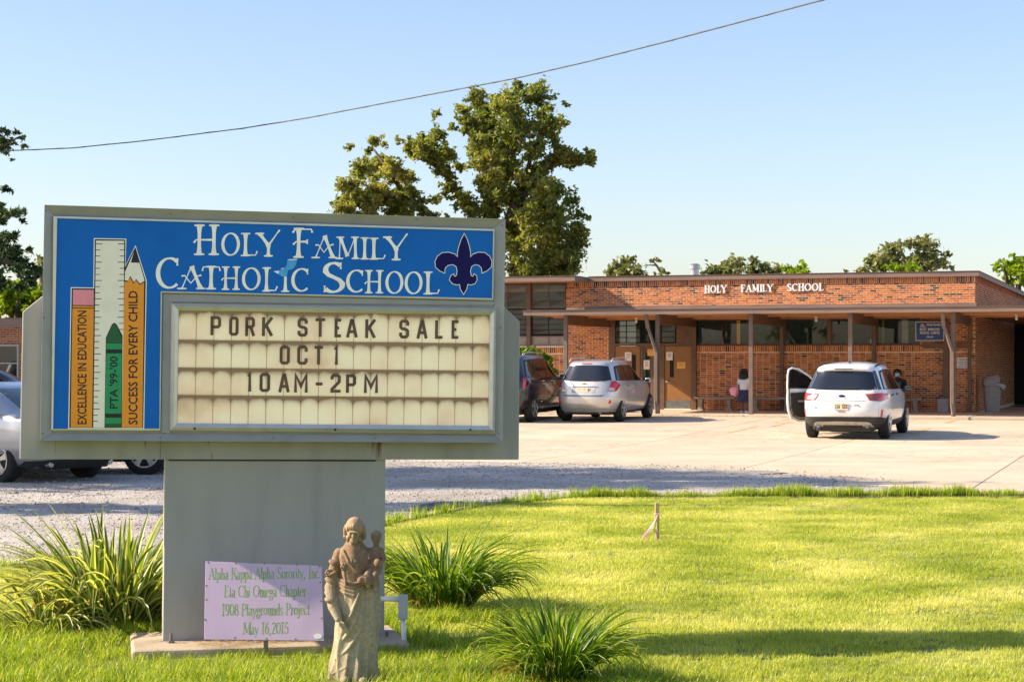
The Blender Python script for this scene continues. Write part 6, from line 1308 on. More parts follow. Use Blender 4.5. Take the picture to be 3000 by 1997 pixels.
def statue_mat():
    m, t, out = nt('weathered_cast_stone'); tc = N(t, 'ShaderNodeTexCoord'); sx = N(t, 'ShaderNodeSeparateXYZ'); t.links.new(tc.outputs['Object'], sx.inputs[0])
    n = N(t, 'ShaderNodeTexNoise', Scale=9, Detail=9); t.links.new(tc.outputs['Object'], n.inputs[0]); n2 = N(t, 'ShaderNodeTexNoise', Scale=60, Detail=5); t.links.new(tc.outputs['Object'], n2.inputs[0])
    ad = N(t, 'ShaderNodeMath', operation='MULTIPLY_ADD'); ad.inputs[1].default_value = .3; t.links.new(n.outputs[0], ad.inputs[0]); t.links.new(sx.outputs[2], ad.inputs[2])
    r = ramp(t, ad.outputs[0], [(.16, (.30, .25, .16)), (.30, (.46, .39, .26)), (.60, (.43, .35, .23)), (.72, (.29, .195, .12)), (.92, (.26, .17, .10)), (.955, (.42, .31, .19)), (1.0, (.40, .28, .17))])
    r2 = ramp(t, n2.outputs[0], [(.38, (.42, .38, .34)), (.58, (1, 1, 1))]); mx = N(t, 'ShaderNodeMix', data_type='RGBA', blend_type='MULTIPLY'); mx.inputs[0].default_value = .4; t.links.new(r.outputs[0], mx.inputs[6]); t.links.new(r2.outputs[0], mx.inputs[7])
    n3 = N(t, 'ShaderNodeTexNoise', Scale=16, Detail=3); t.links.new(tc.outputs['Object'], n3.inputs[0]); r3 = ramp(t, n3.outputs[0], [(.62, (0, 0, 0)), (.78, (.55, .55, .55))])
    mx2 = N(t, 'ShaderNodeMix', data_type='RGBA'); mx2.inputs[7].default_value = (.40, .38, .28, 1); t.links.new(r3.outputs[0], mx2.inputs[0]); t.links.new(mx.outputs[2], mx2.inputs[6])
    b = N(t, 'ShaderNodeBsdfPrincipled', Roughness=.95); t.links.new(mx2.outputs[2], b.inputs['Base Color']); bp = N(t, 'ShaderNodeBump', Strength=.4); bp.inputs['Distance'].default_value = .004; t.links.new(n2.outputs[0], bp.inputs['Height']); t.links.new(bp.outputs[0], b.inputs['Normal']); t.links.new(b.outputs[0], out.inputs[0]); return m
st = sdf_statue(); st.data.materials.clear(); st.data.materials.append(statue_mat()); q = at(1037, 1995, 10.62); st.location = (q.x, 10.62, .02); st.rotation_euler = (0, 0, math.radians(3)); st.scale = (.92, .95, 1.0)
tag(st, 'weathered stone statue of a robed bearded man carrying a child', 'statue')
# ================================================================ VEGETATION
def leaf_cloud(centres, radii, per, size, squash=.8, seed=1, up=.35, aspect=.55, shell=.5):
    r = np.random.default_rng(seed); C = []
    for c, R in zip(centres, radii):                       # a clump is a handful of leafy sprays, each drawn out along its own twig
        n = max(8, int(per*R*R)); k = max(5, int(8+R*12))
        sub = r.normal(size=(k, 3)); sub /= np.linalg.norm(sub, axis=1)[:, None]; ax = sub+r.normal(size=(k, 3))*.6; ax /= np.linalg.norm(ax, axis=1)[:, None]; sub = sub*R*r.uniform(.1, .9, (k, 1))
        w = r.integers(0, k, n); P = sub[w]+ax[w]*(R*.26)*r.normal(size=(n, 1))+r.normal(size=(n, 3))*R*.125; P[:, 2] *= squash; C.append(np.asarray(c)+P)
    P = np.concatenate(C); n = len(P)
    nr = r.normal(size=(n, 3)); nr[:, 2] += up*2; nr /= np.linalg.norm(nr, axis=1)[:, None]
    a = np.cross(nr, r.normal(size=(n, 3))); a /= np.linalg.norm(a, axis=1)[:, None]; b = np.cross(nr, a)
    s = size*r.uniform(.45, 1.3, (n, 1)); a = a*s; b = b*s*aspect
    V = np.stack([P-a, P-b+nr*s*.1, P+a, P+b+nr*s*.1], 1).reshape(-1, 3); Q = np.arange(4*n).reshape(n, 4); return V, Q
LM = {
 'oak': leafmat('oak_leaves', (0.09, 0.135, 0.03), (0.22, 0.255, 0.06), (0.42, 0.38, 0.12), .42, noise=.35),
 'vine': leafmat('vine_leaves', (0.03, 0.06, 0.01), (0.06, 0.11, 0.018), (0.10, 0.16, 0.03), .35),
 'far': leafmat('far_leaves', (0.11, 0.135, 0.05), (0.19, 0.21, 0.08), (0.28, 0.28, 0.12), .3, noise=.4),
 'lime': leafmat('lime_leaves', (0.12, 0.19, 0.01), (0.22, 0.32, 0.015), (0.34, 0.42, 0.03), .45, noise=.6),
 'pine': leafmat('pine_needles', (0.02, 0.05, 0.02), (0.045, 0.085, 0.03), (0.10, 0.14, 0.04), .3, noise=.4),
 'hedge': leafmat('hedge_leaves', (0.06, 0.12, 0.01), (0.14, 0.24, 0.015), (0.28, 0.38, 0.03), .4, noise=1.2),
}
def tree(name, label, Y, clumps, conv, lm, limbs, size, per, depth=1.0, cat='tree', group=None, squash=.85, seed=1, trunk_r=.3, base=None, aspect=.55, vines=False, rk=1.22):
    r = random.Random(seed); cs = []; rs = []
    xs = [conv(c[0], c[1]) for c in clumps]; cxm = sum(x for x, y in xs)/len(xs); X0 = (base if base is not None else (cxm-CX)/F*Y)
    for (a, b, rad), (px, py) in zip(clumps, xs):
        R = rk*rad*(conv(1, 0)[0]-conv(0, 0)[0])/F*Y
        for k in range(2 if R > .5 and depth > .5 else 1):
            dy = r.uniform(-1, 1)*depth*2.2; y = Y+dy; p = at(px, py, Y); cs.append((p.x+r.uniform(-.2, .2)*R, y, p.z+r.uniform(-.15, .15)*R)); rs.append(R*r.uniform(.85, 1.05))
    if vines:
        for pts, r0, r1 in limbs[:6]:
            for i in range(len(pts)-1):
                for q in (.0, .25, .5, .75):
                    px, py = conv(pts[i][0]*(1-q)+pts[i+1][0]*q, pts[i][1]*(1-q)+pts[i+1][1]*q); p = at(px, py, Y); cs.append((p.x+r.uniform(-.2, .2), Y+r.uniform(-.3, .3), p.z+r.uniform(-.2, .3))); rs.append(r.uniform(.28, .55))
    root = empty(name, (X0, Y, hgt(Y)), 0, label, cat, group)
    V, Q = leaf_cloud(cs, rs, per*2.6, size, squash, seed, aspect=aspect); V = V-np.array([X0, Y, hgt(Y)]); link_mesh('crown', fast_mesh('crown', V, Q, [LM[lm]]), root)
    mb = MB()
    for pts, r0, r1 in limbs:
        P = []
        for i, q in enumerate(pts):
            px, py = conv(q[0], q[1]); p = at(px, py, Y); p.y += (q[2] if len(q) > 2 else 0); P.append(p-Vector((X0, Y, hgt(Y))))
        n = len(P); mb.tube(P, [r0+(r1-r0)*i/(n-1) for i in range(n)], 8)
    if limbs: mb.build('trunk', M['bark'], root, smooth=True)
    return root
T4c = lambda x, y: (900+.421*x, 200+.421*y)
big = [(1480,110,45),(1440,150,30),(1290,165,45),(1330,220,35),(1200,250,65),(1400,280,90),(1560,215,80),(1690,235,50),(1100,330,55),(900,360,35),(1000,375,40),(1250,400,110),(1450,420,120),(1640,370,90),(1765,350,50),(1800,300,25),(900,480,60),(780,470,55),(690,450,22),(1180,530,80),(1350,560,110),(1560,560,80),
 (1720,510,50),(1790,590,50),(1850,640,35),(1960,630,34),(1980,600,18),(950,600,60),(830,590,65),(700,580,55),(640,520,24),(460,520,50),(400,540,30),(310,580,30),(500,640,65),(420,720,75),(600,720,75),(700,760,60),(250,800,48),(350,850,75),(225,930,48),(520,860,90),(660,880,70),(450,970,80),(620,980,70),(290,990,70),(740,970,42),(905,950,38),(880,1010,45),(960,1000,20),
 (1050,680,50),(1010,800,38),(1100,900,38),(1030,965,22),(1250,700,100),(1400,720,90),(1300,850,90),(1270,960,70),(1450,880,70),(1600,690,60),(1500,800,70),(1660,850,75),(1750,860,65),(1830,930,55),(1600,960,90),(1750,1030,90),(1880,1030,50),(1965,1045,20),(1550,1080,100),(1700,1160,110),(1880,1150,75),(1450,1130,80),(1500,1250,100),(1650,1300,110),
 (1820,1280,95),(1900,1220,50),(1450,1380,80),(1600,1400,95),(1780,1390,90),(1860,1390,55),(1400,1250,60),(1700,1000,60),(1350,640,60),(1140,1010,40),(560,560,25),(1660,300,30)]
tree('oak_tree', 'big spreading broadleaf tree behind the sign, its limbs bare in places', 84, big, T4c, 'oak',
     [([(1330, 1560), (1310, 1250), (1290, 1000), (1330, 760), (1420, 560), (1470, 300)], .34, .07), ([(1160, 1040), (1060, 880), (960, 740), (840, 640), (720, 520)], .17, .04), ([(1400, 1080), (1480, 900), (1590, 770), (1700, 660), (1860, 640), (1970, 610)], .28, .05),
      ([(1290, 1000), (1230, 700), (1160, 450), (1110, 330)], .18, .04), ([(830, 990), (680, 880), (500, 900), (300, 940)], .15, .04), ([(1330, 1400), (1180, 1160), (1140, 1020)], .24, .17), ([(1330, 1400), (1000, 1150), (820, 990)], .24, .15),
      ([(1470, 180), (1450, 240), (1470, 300)], .06, .08), ([(680, 880), (560, 700), (460, 560)], .14, .04), ([(1480, 900), (1560, 600), (1640, 400)], .12, .03)], .105, 620, 1.1, seed=5, vines=True, rk=1.36)
T7 = lambda x, y: (1700+.5518*x, 700+.5518*y)
tree('distant_tree', 'round olive tree above the roof just right of the big tree', 120, [(190,150,40),(240,130,45),(160,180,35),(260,175,55),(300,180,35),(210,190,40),(235,108,15)], T7, 'far', [([(230, 300), (230, 200), (235, 130)], .2, .05)], .2, 75, 1, seed=11)
tree('distant_tree', 'thin tree with a lone upper tuft left of the roof vent', 118, [(380,115,18),(405,112,16),(352,138,12),(418,122,8),(430,165,28),(450,185,25),(390,190,18),(350,190,16)], T7, 'far', [([(440, 300), (430, 180), (405, 140), (385, 118)], .12, .04), ([(405, 140), (360, 138)], .05, .03)], .17, 95, .5, seed=12)
tree('distant_tree', 'ragged conifer clump above the roof right of the vent', 125, [(680,175,35),(740,160,35),(790,140,45),(830,125,40),(720,185,40),(830,170,50),(770,185,40),(640,185,16)], T7, 'far', [([(780, 300), (790, 180)], .2, .08)], .2, 75, 1, seed=13)
tree('distant_tree', 'dark spiky trees above the school name', 127, [(900,130,30),(900,170,40),(960,160,35),(985,140,28),(1000,175,38),(1050,170,38),(940,185,35),(1080,190,25),(1110,140,14)], T7, 'far', [([(930, 300), (910, 160)], .18, .06)], .2, 75, 1, seed=14)
tree('distant_tree', 'bright yellow-green treetop above the word school', 105, [(1150,160,40),(1190,145,35),(1210,170,30),(1130,180,30),(1180,180,45),(1170,120,14)], T7, 'lime', [([(1170, 300), (1170, 170)], .15, .06)], .18, 90, 1, seed=15)
tree('distant_tree', 'tall rounded tree above the right part of the roof', 112, [(1640,60,45),(1700,35,40),(1760,40,45),(1800,30,30),(1840,60,50),(1860,100,45),(1600,100,50),(1560,130,45),(1680,100,65),(1780,100,65),(1740,130,60),(1530,120,25),(1500,160,30),(1930,120,40),(1920,80,25),(1965,155,14),(1600,150,50),(1850,150,50),(1480,170,20),(1415,172,10)], T7, 'far', [([(1740, 300), (1730, 130), (1700, 60)], .3, .08), ([(1730, 200), (1860, 90)], .15, .05)], .19, 85, 1.2, seed=16)
tree('distant_tree', 'low lime-green treetop before the tall rounded tree', 98, [(1640,155,30),(1690,145,40),(1740,150,40),(1700,165,35),(1780,162,20)], T7, 'lime', [([(1700, 300), (1700, 170)], .15, .06)], .18, 90, .6, seed=17)
tree('distant_tree', 'green tree rising beyond the sloping roof edge at far right', 100, [(2250,95,22),(2215,140,30),(2245,130,25),(2300,150,45),(2340,120,40),(2338,90,14),(2360,150,50),(2280,190,50),(2350,210,50),(2190,165,25),(2420,150,60),(2480,190,60)], T7, 'lime', [([(2330, 320), (2320, 170)], .2, .07), ([(2270, 260), (2248, 100)], .12, .04)], .18, 100, 1, seed=18)
Tl = lambda x, y: (x*.351, 350+y*.351)       # left-edge crop
pine = [(60,115,32),(105,130,28),(140,105,22),(175,150,22),(20,130,50),(140,190,22),(30,190,45),(40,250,25),(60,285,22),(20,240,40),(55,320,14),(-40,200,70),(20,590,28),(-20,560,40),(30,780,28),(85,750,35),(60,800,30),(120,800,35),(180,790,35),(220,770,28),(235,800,18),(160,840,22),(0,760,50),(-40,800,60),
        (10,960,60),(70,960,38),(100,1000,30),(60,1050,55),(0,1080,80),(130,1060,30),(180,1070,22),(120,1130,55),(180,1190,50),(60,1180,80),(240,1240,55),(150,1270,75),(60,1300,70),(290,1290,45),(250,1340,50),(330,1370,35),(10,1350,60),(100,1380,50),(-60,1200,120),(-60,1000,90),(330,1300,35),(-80,1400,100),(-120,600,80)]
tree('pine_tree', 'dark pine reaching in from the left edge', 52, pine, Tl, 'pine', [([(-120, 1900), (-110, 1400), (-100, 900), (-80, 300)], .3, .1), ([(-100, 830), (60, 800), (220, 785)], .07, .02), ([(-90, 260), (60, 200), (170, 140)], .06, .02), ([(-100, 1150), (120, 1200), (300, 1300)], .1, .03)], .10, 1300, .5, squash=.7, seed=21, aspect=.30, rk=1.45)
tree('distant_tree', 'olive tree between the pine and the sign', 75, [(260,1130,30),(310,1120,38),(350,1150,40),(330,1200,45),(290,1180,35),(350,1250,50),(400,1180,50),(420,1260,60),(320,1300,45)], Tl, 'far', [([(370, 1600), (340, 1200)], .2, .06)], .16, 170, .8, seed=22)
tree('lime_tree', 'bright lime-green tree rising behind the brick house roof', 68, [(60,1460,55),(130,1430,50),(200,1430,55),(270,1410,40),(20,1500,60),(110,1500,70),(200,1490,70),(280,1470,55),(310,1450,30),(330,1520,45),(250,1560,60),(150,1570,70),(50,1570,70),(-60,1520,80),(100,1650,80),(240,1650,80),(0,1430,40),(160,1480,90),(40,1530,90),(260,1510,70)], Tl, 'lime', [([(140, 1900), (140, 1600), (150, 1480)], .12, .04)], .13, 700, .7, seed=23, rk=1.4)
# shrub behind the black SUV
T5 = lambda x, y: (1450+.3396*x, 780+.3396*y)
tree('hedge_shrub', 'clipped green shrub in front of the left wing behind the black SUV', 58.8, [(240,740,45),(300,730,45),(360,745,45),(420,770,50),(460,800,40),(250,790,60),(330,790,60),(400,830,70),(460,860,50),(280,860,70),(360,900,80),(450,930,70),(500,920,40),(200,760,60),(260,960,80),(400,1000,80),(520,960,25),(480,1010,60),(300,1080,80),(430,1090,70)], T5, 'hedge', [([(360, 1250), (360, 1000)], .08, .04)], .07, 1500, .35, 'shrub', seed=24)
# tall trees outside the frame on the left: their shade stripes the gravel
shade = []
r_ = random.Random(4)
for k in range(26): shade.append((r_.uniform(-2.6, 2.6), r_.uniform(-1.1, 1.1), r_.uniform(4.8, 11.2), r_.uniform(.6, 1.25)))
def shade_tree(X, Y, sc, sd, label):
    root = empty('roadside_tree', (X, Y, 0), 0, label, 'tree', 'roadside trees left of the view')
    V, Q = leaf_cloud([(a*sc, b*sc, c*sc) for a, b, c, d in shade], [d*sc*1.15 for a, b, c, d in shade], 420, .13, .8, sd); link_mesh('crown', fast_mesh('crown', V, Q, [LM['oak']]), root)
    mb = MB(); mb.tube([(0, 0, 0), (.1, 0, 3), (0, .1, 6), (.2, 0, 9.5)], [.32, .26, .2, .06], 10)
    for a, b, c, d in shade[::3]: mb.tube([(0, 0, c*sc*.6), (a*sc*.5, b*sc*.5, c*sc*.85), (a*sc, b*sc, c*sc)], [.12, .08, .03], 6)
    mb.build('trunk', M['bark'], root, smooth=True)
shade_tree(-15.5, 28.2, 1.05, 31, 'tall roadside tree whose shadow stripes the gravel'); shade_tree(-19.5, 30.2, 1.12, 32, 'tall roadside tree whose shadow reaches under the sign'); shade_tree(-12.0, 23.2, .62, 33, 'smaller roadside tree shading the near gravel')
# ---------------- brick house at the far left
hs = empty('brick_house', (at(58, 1000, 58).x, 58, hgt(58)), 0, 'low brick house at the far left behind the parked cars', 'house')
def HB(name, boxes, m, parent=hs): mb = MB(); [mb.box(*b) for b in boxes]; return mb.build(name, m, parent)
def house_brick():
    m, t, out = nt('house_brickwork'); tc = N(t, 'ShaderNodeTexCoord'); mp = N(t, 'ShaderNodeMapping'); mp.inputs['Rotation'].default_value = (PI/2, 0, 0); t.links.new(tc.outputs['Object'], mp.inputs[0])
    b = N(t, 'ShaderNodeTexBrick', Scale=1.0); b.inputs['Color1'].default_value = (.34, .11, .05, 1); b.inputs['Color2'].default_value = (.16, .06, .04, 1); b.inputs['Mortar'].default_value = (.42, .34, .27, 1); b.inputs['Brick Width'].default_value = .2; b.inputs['Row Height'].default_value = .068; b.inputs['Mortar Size'].default_value = .009
    t.links.new(mp.outputs[0], b.inputs[0]); p = N(t, 'ShaderNodeBsdfPrincipled', Roughness=.9); t.links.new(b.outputs[0], p.inputs[0]); t.links.new(p.outputs[0], out.inputs[0]); return m
HB('wall', [(-16, 4, 0, 7, 0, 2.62)], house_brick()); HB('roof', [(-16.5, 4.5, -.5, 7.5, 2.75, 2.9)], M['fascia']); HB('fascia', [(-16.5, 4.5, -.54, -.502, 2.62, 2.86)], M['fascia']); HB('soffit', [(-16.5, 4.5, -.5, 0, 2.64, 2.70)], M['white_metal'])
for x in (-.98, -4.6, -8.4):
    w = HB('window', [(x, x+.95, -.05, -.005, .95, 2.1)], M['post_grey']); HB('pane', [(x+.05, x+.9, -.058, -.051, 1.0, 1.52), (x+.05, x+.9, -.058, -.051, 1.56, 2.05)], M['cargl'], w); HB('window_sill', [(x-.05, x+1.0, -.10, -.06, .88, .945)], M['concrete'], w)
# ---------------- strap-leaved plants, each leaf a part
def strap_leaf(L, bend, w, mats, cream=True, droop=0.0, nseg=9, twist=0.0):
    V = []; Q = []; mi = []; x = 0; z = 0; ang = math.radians(82)
    for i in range(nseg+1):
        t = i/nseg; ww = w*(min(1, t*3+.5))*(1-t**2.6)+.0008; f = .35*ww
        tw = twist*t; c, s = math.cos(tw), math.sin(tw)
        for k, y in enumerate((-ww/2, -ww*.30, ww*.30, ww/2)): V.append((x+s*y*.6, y*c, z+(f if k in (0, 3) else 0)))
        if i < nseg:
            ang -= math.radians(bend)*(.35+1.6*t)/nseg+droop*(t > .55)/nseg*2.2; x += math.cos(ang)*L/nseg; z += math.sin(ang)*L/nseg
            for k in range(3): Q.append((i*4+k, i*4+k+1, (i+1)*4+k+1, (i+1)*4+k)); mi.append(1 if (cream and k != 1) else 0)
    me = fast_mesh('leaf', V, Q, mats); me.polygons.foreach_set('material_index', mi); me.shade_smooth(); return me
LG = leafmat('strap_leaf_green', (0.06, 0.11, 0.015), (0.10, 0.17, 0.022), (0.17, 0.25, 0.03), .4, .35, True); LC = leafmat('strap_leaf_cream_edge', (0.40, 0.42, 0.14), (0.50, 0.52, 0.22), (0.60, 0.60, 0.32), .4, .35, True)
LD = leafmat('daylily_green', (0.045, 0.11, 0.01), (0.085, 0.18, 0.015), (0.17, 0.28, 0.03), .45, .35, True); LE = leafmat('daylily_edge', (0.09, 0.17, 0.015), (0.18, 0.28, 0.03), (0.36, 0.42, 0.10), .45, .35, True); LB = leafmat('dry_leaf', (0.25, 0.13, 0.04), (0.34, 0.20, 0.07), (0.45, 0.30, 0.12), .3, .6, True)
def strap_plant(label, X, Y, n, L, w, mats, cream, spread, seed, lean=(0, 0), bendr=(20, 105), z=.03, dry=.05, tuft=.16, group=None, squash=(1, 1)):
    r = random.Random(seed); root = empty('strap_leaf_plant', (X, Y, z), 0, label, 'plant', group); lib = []
    for k in range(16):
        b = bendr[0]+(bendr[1]-bendr[0])*k/15; lib.append(strap_leaf(L*r.uniform(.8, 1.1), b, w*r.uniform(.8, 1.2), mats, cream, droop=(.5 if k > 5 and k % 3 == 0 else 0), twist=r.uniform(-.6, .6)))
    dl = [strap_leaf(L*.7, 110, w*.7, [LB, LB], False), strap_leaf(L*.6, 130, w*.6, [LB, LB], False)]
    for i in range(n):
        a = r.uniform(0, 2*PI); rad = r.random()**.5; k = int(min(15, max(0, rad*13+r.gauss(0, 2.2)))); me = lib[k] if r.random() > dry else r.choice(dl)
        o = link_mesh('leaf', me, root, (math.cos(a)*rad*tuft*squash[0]+lean[0]*rad*.2, math.sin(a)*rad*tuft*squash[1], 0)); o.rotation_euler = (r.uniform(-.12, .12)+lean[1], spread*rad+r.uniform(-.1, .1), a+r.gauss(0, .35)); s = r.uniform(.65, 1.08)*(1.0 if rad > .3 else .92); o.scale = (s, s, s)
    return root
strap_plant('large variegated strap-leaf plant left of the sign post', -2.66, 12.75, 290, .94, .052, [LG, LC], True, .50, 41, bendr=(5, 88), tuft=.30, dry=.02)
strap_plant('variegated strap leaves sprawling low at the far left of the large plant', -3.05, 12.45, 90, .62, .034, [LG, LC], True, .8, 44, bendr=(40, 120), tuft=.2, dry=.03)
strap_plant('arching green daylily clump right of the sign post', -.50, 13.55, 420, .72, .028, [LD, LE], True, .38, 42, bendr=(8, 110), tuft=.22, dry=.06)
strap_plant('green daylily clump at the bottom edge before the lawn shadow', .24, 10.3, 380, .60, .024, [LD, LE], True, .30, 43, bendr=(6, 105), tuft=.13, dry=.10)
# wiry weed behind the variegated plant
rw = random.Random(8); wd = empty('weed', (at(150, 1700, 13.4).x, 13.4, .03), 0, 'wiry weed with tiny leaves standing behind the variegated plant', 'weed'); mb = MB(); ml = MB()
for k in range(9):
    a = rw.uniform(-.6, .6); P_ = [Vector((0, 0, 0))]
    for i in range(7): P_.append(P_[-1]+Vector((math.sin(a)*.06+rw.uniform(-.02, .02), rw.uniform(-.02, .02), .058))); 
    mb.tube(P_, [.003-.0003*i for i in range(8)], 4)
    for p in P_[3:]:
        for _ in range(6): q = p+Vector((rw.gauss(0, .03), rw.gauss(0, .03), rw.gauss(0, .02))); d = Vector((rw.uniform(-1, 1), rw.uniform(-1, 1), rw.uniform(-1, 1))).normalized()*.012; e_ = d.orthogonal().normalized()*.005; ml.add([q-d, q-e_, q+d, q+e_], [(0, 1, 2, 3)])
mb.build('stem', LB, wd); ml.build('leaves', LD, wd, fixn=False)
# ---------------- grass
tc_ = {}
def tuftcol(name, n, h, rad, w, bend, mats, variants=5, seed=0):
    c = bpy.data.collections.new(name); r = np.random.default_rng(seed)
    for v in range(variants):
        V = []; Q = []
        for i in range(n):
            a, d = r.uniform(0, 2*PI), rad*math.sqrt(r.random()); bx, by = d*math.cos(a), d*math.sin(a); H = h*r.uniform(.5, 1.15); th = r.uniform(0, 2*PI); dx, dy = math.cos(th), math.sin(th); bd_ = bend*r.uniform(.2, 1.3)*H; ww = w*r.uniform(.7, 1.3); b = len(V)
            for t in (0, .4, .75, 1): 
                cx_, cy_, cz_ = bx+dx*bd_*t*t, by+dy*bd_*t*t, H*t*(1-.25*t*bend); s = ww*(1-t**2)/2+.0002
                V += [(cx_-dy*s, cy_+dx*s, cz_), (cx_+dy*s, cy_-dx*s, cz_)]
            Q += [(b+2*k, b+2*k+1, b+2*k+3, b+2*k+2) for k in range(3)]
        o = bpy.data.objects.new('grass_tuft', fast_mesh('grass_tuft', V, Q, mats)); c.objects.link(o)
    return c
def scatter(name, P, sc, colc, label_kind='stuff'):
    me = bpy.data.meshes.new(name); me.vertices.add(len(P)); me.vertices.foreach_set('co', np.asarray(P, np.float32).ravel())
    at_ = me.attributes.new('sc', 'FLOAT', 'POINT'); at_.data.foreach_set('value', np.asarray(sc, np.float32)); o = link_mesh(name, me); tag(o, kind='stuff')
    g = bpy.data.node_groups.new(name, 'GeometryNodeTree'); g.interface.new_socket('Geometry', in_out='INPUT', socket_type='NodeSocketGeometry'); g.interface.new_socket('Geometry', in_out='OUTPUT', socket_type='NodeSocketGeometry')
    gi, go = g.nodes.new('NodeGroupInput'), g.nodes.new('NodeGroupOutput'); ip = g.nodes.new('GeometryNodeInstanceOnPoints'); ci = g.nodes.new('GeometryNodeCollectionInfo'); ci.inputs[0].default_value = colc; ci.inputs['Separate Children'].default_value = True; ci.inputs['Reset Children'].default_value = True
    mp = g.nodes.new('GeometryNodeMeshToPoints'); g.links.new(gi.outputs[0], mp.inputs[0])
    rv = g.nodes.new('FunctionNodeRandomValue'); rv.data_type = 'FLOAT_VECTOR'; rv.inputs[0].default_value = (-.12, -.12, 0); rv.inputs[1].default_value = (.12, .12, 6.283)
    na = g.nodes.new('GeometryNodeInputNamedAttribute'); na.data_type = 'FLOAT'; na.inputs[0].default_value = 'sc'
    g.links.new(mp.outputs[0], ip.inputs['Points']); g.links.new(ci.outputs[0], ip.inputs['Instance']); ip.inputs['Pick Instance'].default_value = True; g.links.new(rv.outputs[0], ip.inputs['Rotation']); g.links.new(na.outputs[0], ip.inputs['Scale'])
    g.links.new(ip.outputs[0], go.inputs[0]); m = o.modifiers.new('scatter', 'NODES'); m.node_group = g; return o
gr1 = leafmat('mown_grass', (0.24, 0.32, 0.04), (0.48, 0.52, 0.11), (0.76, 0.71, 0.36), .5, .45, noise=.9, world=True); gr2 = leafmat('long_grass', (0.15, 0.25, 0.012), (0.28, 0.39, 0.02), (0.55, 0.58, 0.12), .5, .4)
cm = tuftcol('mown_tufts', 38, .040, .085, .0048, .6, [gr1], seed=1); cl = tuftcol('long_tufts', 22, .125, .085, .0055, .75, [gr2], seed=2); cf = tuftcol('fringe_tufts', 20, .12, .07, .006, .35, [gr2], seed=3)
def uni(n, x0, x1, y0, y1): return np.stack([RNG.uniform(x0, x1, n), RNG.uniform(y0, y1, n)], 1)
pts = uni(60000, -8.5, 8.8, 8.6, 25.0); keep = np.abs(pts[:, 0]) < pts[:, 1]*.275+1.3; ed = np.array([edgeY(x) for x in pts[:, 0]]); keep &= pts[:, 1] < ed-.33
keep &= ~((pts[:, 0] < .3-.0*pts[:, 1]) & (pts[:, 1] < 12.4) & (pts[:, 0] < .2))
# keep the concrete footing clear
def infoot(p):
    q = p-np.array([R0.x, R0.y]); u = q[:, 0]*math.cos(SA)+q[:, 1]*math.sin(SA); v = -q[:, 0]*math.sin(SA)+q[:, 1]*math.cos(SA); return (u > -.90) & (u < .84) & (v > -.2) & (v < .66)
keep &= ~infoot(pts); p_ = pts[keep]; patch = 1+.3*np.sin(p_[:, 0]*1.7+p_[:, 1]*.9)*np.sin(p_[:, 1]*2.3-p_[:, 0])
scatter('mown_grass', np.c_[p_, np.full(len(p_), .035)], RNG.uniform(.75, 1.1, len(p_))*patch, cm)
pts = uni(9000, -5.2, 2.2, 8.8, 13.2); k = (pts[:, 0] < .25+.9*(12.6-pts[:, 1]).clip(0, 1)*.5) & ~infoot(pts) & (pts[:, 1] < 12.5+.5*np.sin(pts[:, 0]*5)); near = (np.hypot(pts[:, 0]+.42, pts[:, 1]-13.4) < .7) | (np.hypot(pts[:, 0]-.24, pts[:, 1]-10.4) < .6); k = (k | near) & ~infoot(pts); k &= pts[:, 1] < np.array([edgeY(x) for x in pts[:, 0]])-.1; k &= np.hypot((pts[:, 0]-st.location.x)/1.0, (pts[:, 1]-10.35)/1.6) > .22
p_ = pts[k]; scatter('long_grass', np.c_[p_, np.full(len(p_), .03)], RNG.uniform(.55, 1.15, len(p_))*np.where((p_[:, 1] < 11.7) & (p_[:, 1] > 10.6) & (p_[:, 0] > -2.6) & (p_[:, 0] < -.3), .62, 1.0), cl)
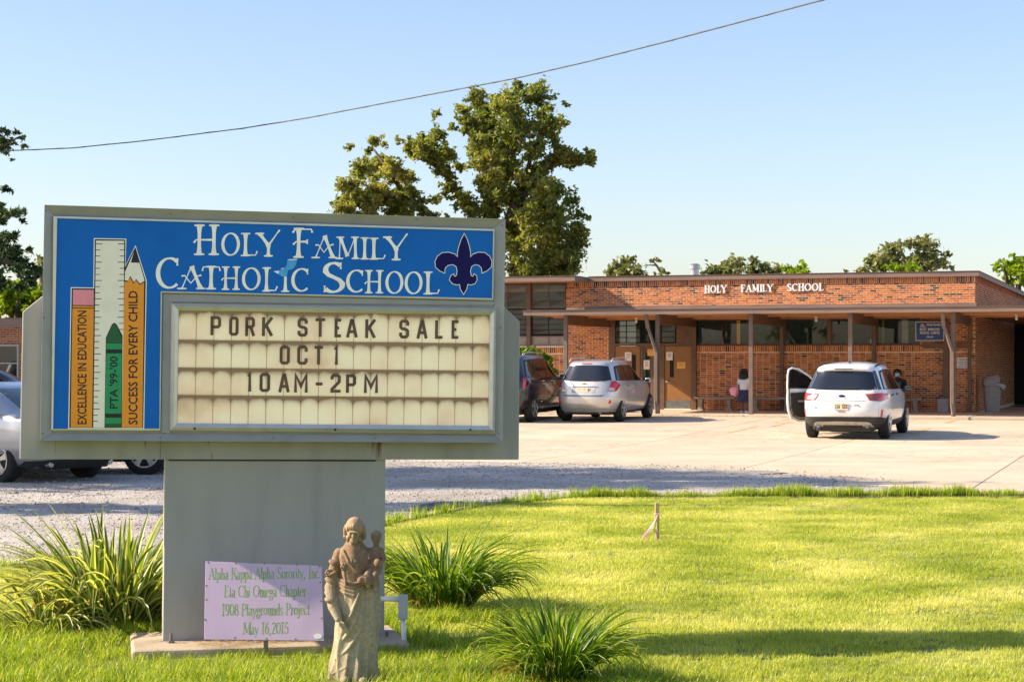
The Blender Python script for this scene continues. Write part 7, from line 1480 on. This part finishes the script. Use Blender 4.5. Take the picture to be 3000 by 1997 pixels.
xs_ = RNG.uniform(-6, 9.5, 3000); xs_ = xs_[(xs_ > 1.0) | (RNG.random(len(xs_)) < .3)]; yy = np.array([edgeY(x) for x in xs_])-RNG.uniform(-.05, .10, len(xs_)); scatter('fringe_grass', np.c_[xs_, yy, np.full(len(xs_), .02)], RNG.uniform(.35, 1.45, len(xs_))*(1.0+.3*np.sin(xs_*2.1)*np.sin(xs_*.7)+.15*np.sin(xs_*9)), cf)
# ---------------- loose stones on the gravel
sc_ = bpy.data.collections.new('stones'); rr = random.Random(2)
for k in range(5):
    bm = bmesh.new(); bmesh.ops.create_icosphere(bm, subdivisions=1, radius=.012)
    for v in bm.verts: v.co = Vector((v.co.x*rr.uniform(.8, 1.5), v.co.y*rr.uniform(.8, 1.3), v.co.z*rr.uniform(.4, .8)))
    me = bpy.data.meshes.new('stone'); bm.to_mesh(me); bm.free(); me.materials.append(mat('gravel_stone', rr.choice([(.5, .46, .42), (.38, .35, .32), (.6, .56, .52), (.2, .18, .17), (.46, .4, .34)]), .95)); sc_.objects.link(bpy.data.objects.new('stone', me))
pts = uni(60000, -10, 6.2, 15, 35); e1 = np.array([edgeY(x) for x in pts[:, 0]]); g1 = np.array([GRX(y) for y in pts[:, 1]]); k = (pts[:, 1] > e1+.15) & (pts[:, 0] < g1+.5*np.sin(pts[:, 1]*2)+RNG.exponential(.5, len(pts))); k &= RNG.random(len(pts)) < .4
p_ = pts[k]; scatter('gravel_stones', np.c_[p_, np.full(len(p_), .016)], RNG.lognormal(-.3, .5, len(p_)), sc_)
# fallen leaves on the lawn
mb = MB()
for px, py in ((2415, 1735), (2440, 1742), (2100, 1700), (2700, 1820), (1980, 1800), (2230, 1560), (2850, 1650)):
    p = gnd(px, py); s = .03; a = random.uniform(0, 6); mb.add([(p.x+s*math.cos(a+i*PI/2)*(1 if i % 2 else .6), p.y+s*math.sin(a+i*PI/2)*(1 if i % 2 else .6), .085+.01*(i % 2)) for i in range(4)], [(0, 1, 2, 3)])
tag(mb.build('fallen_leaves', LB, fixn=False), kind='stuff')
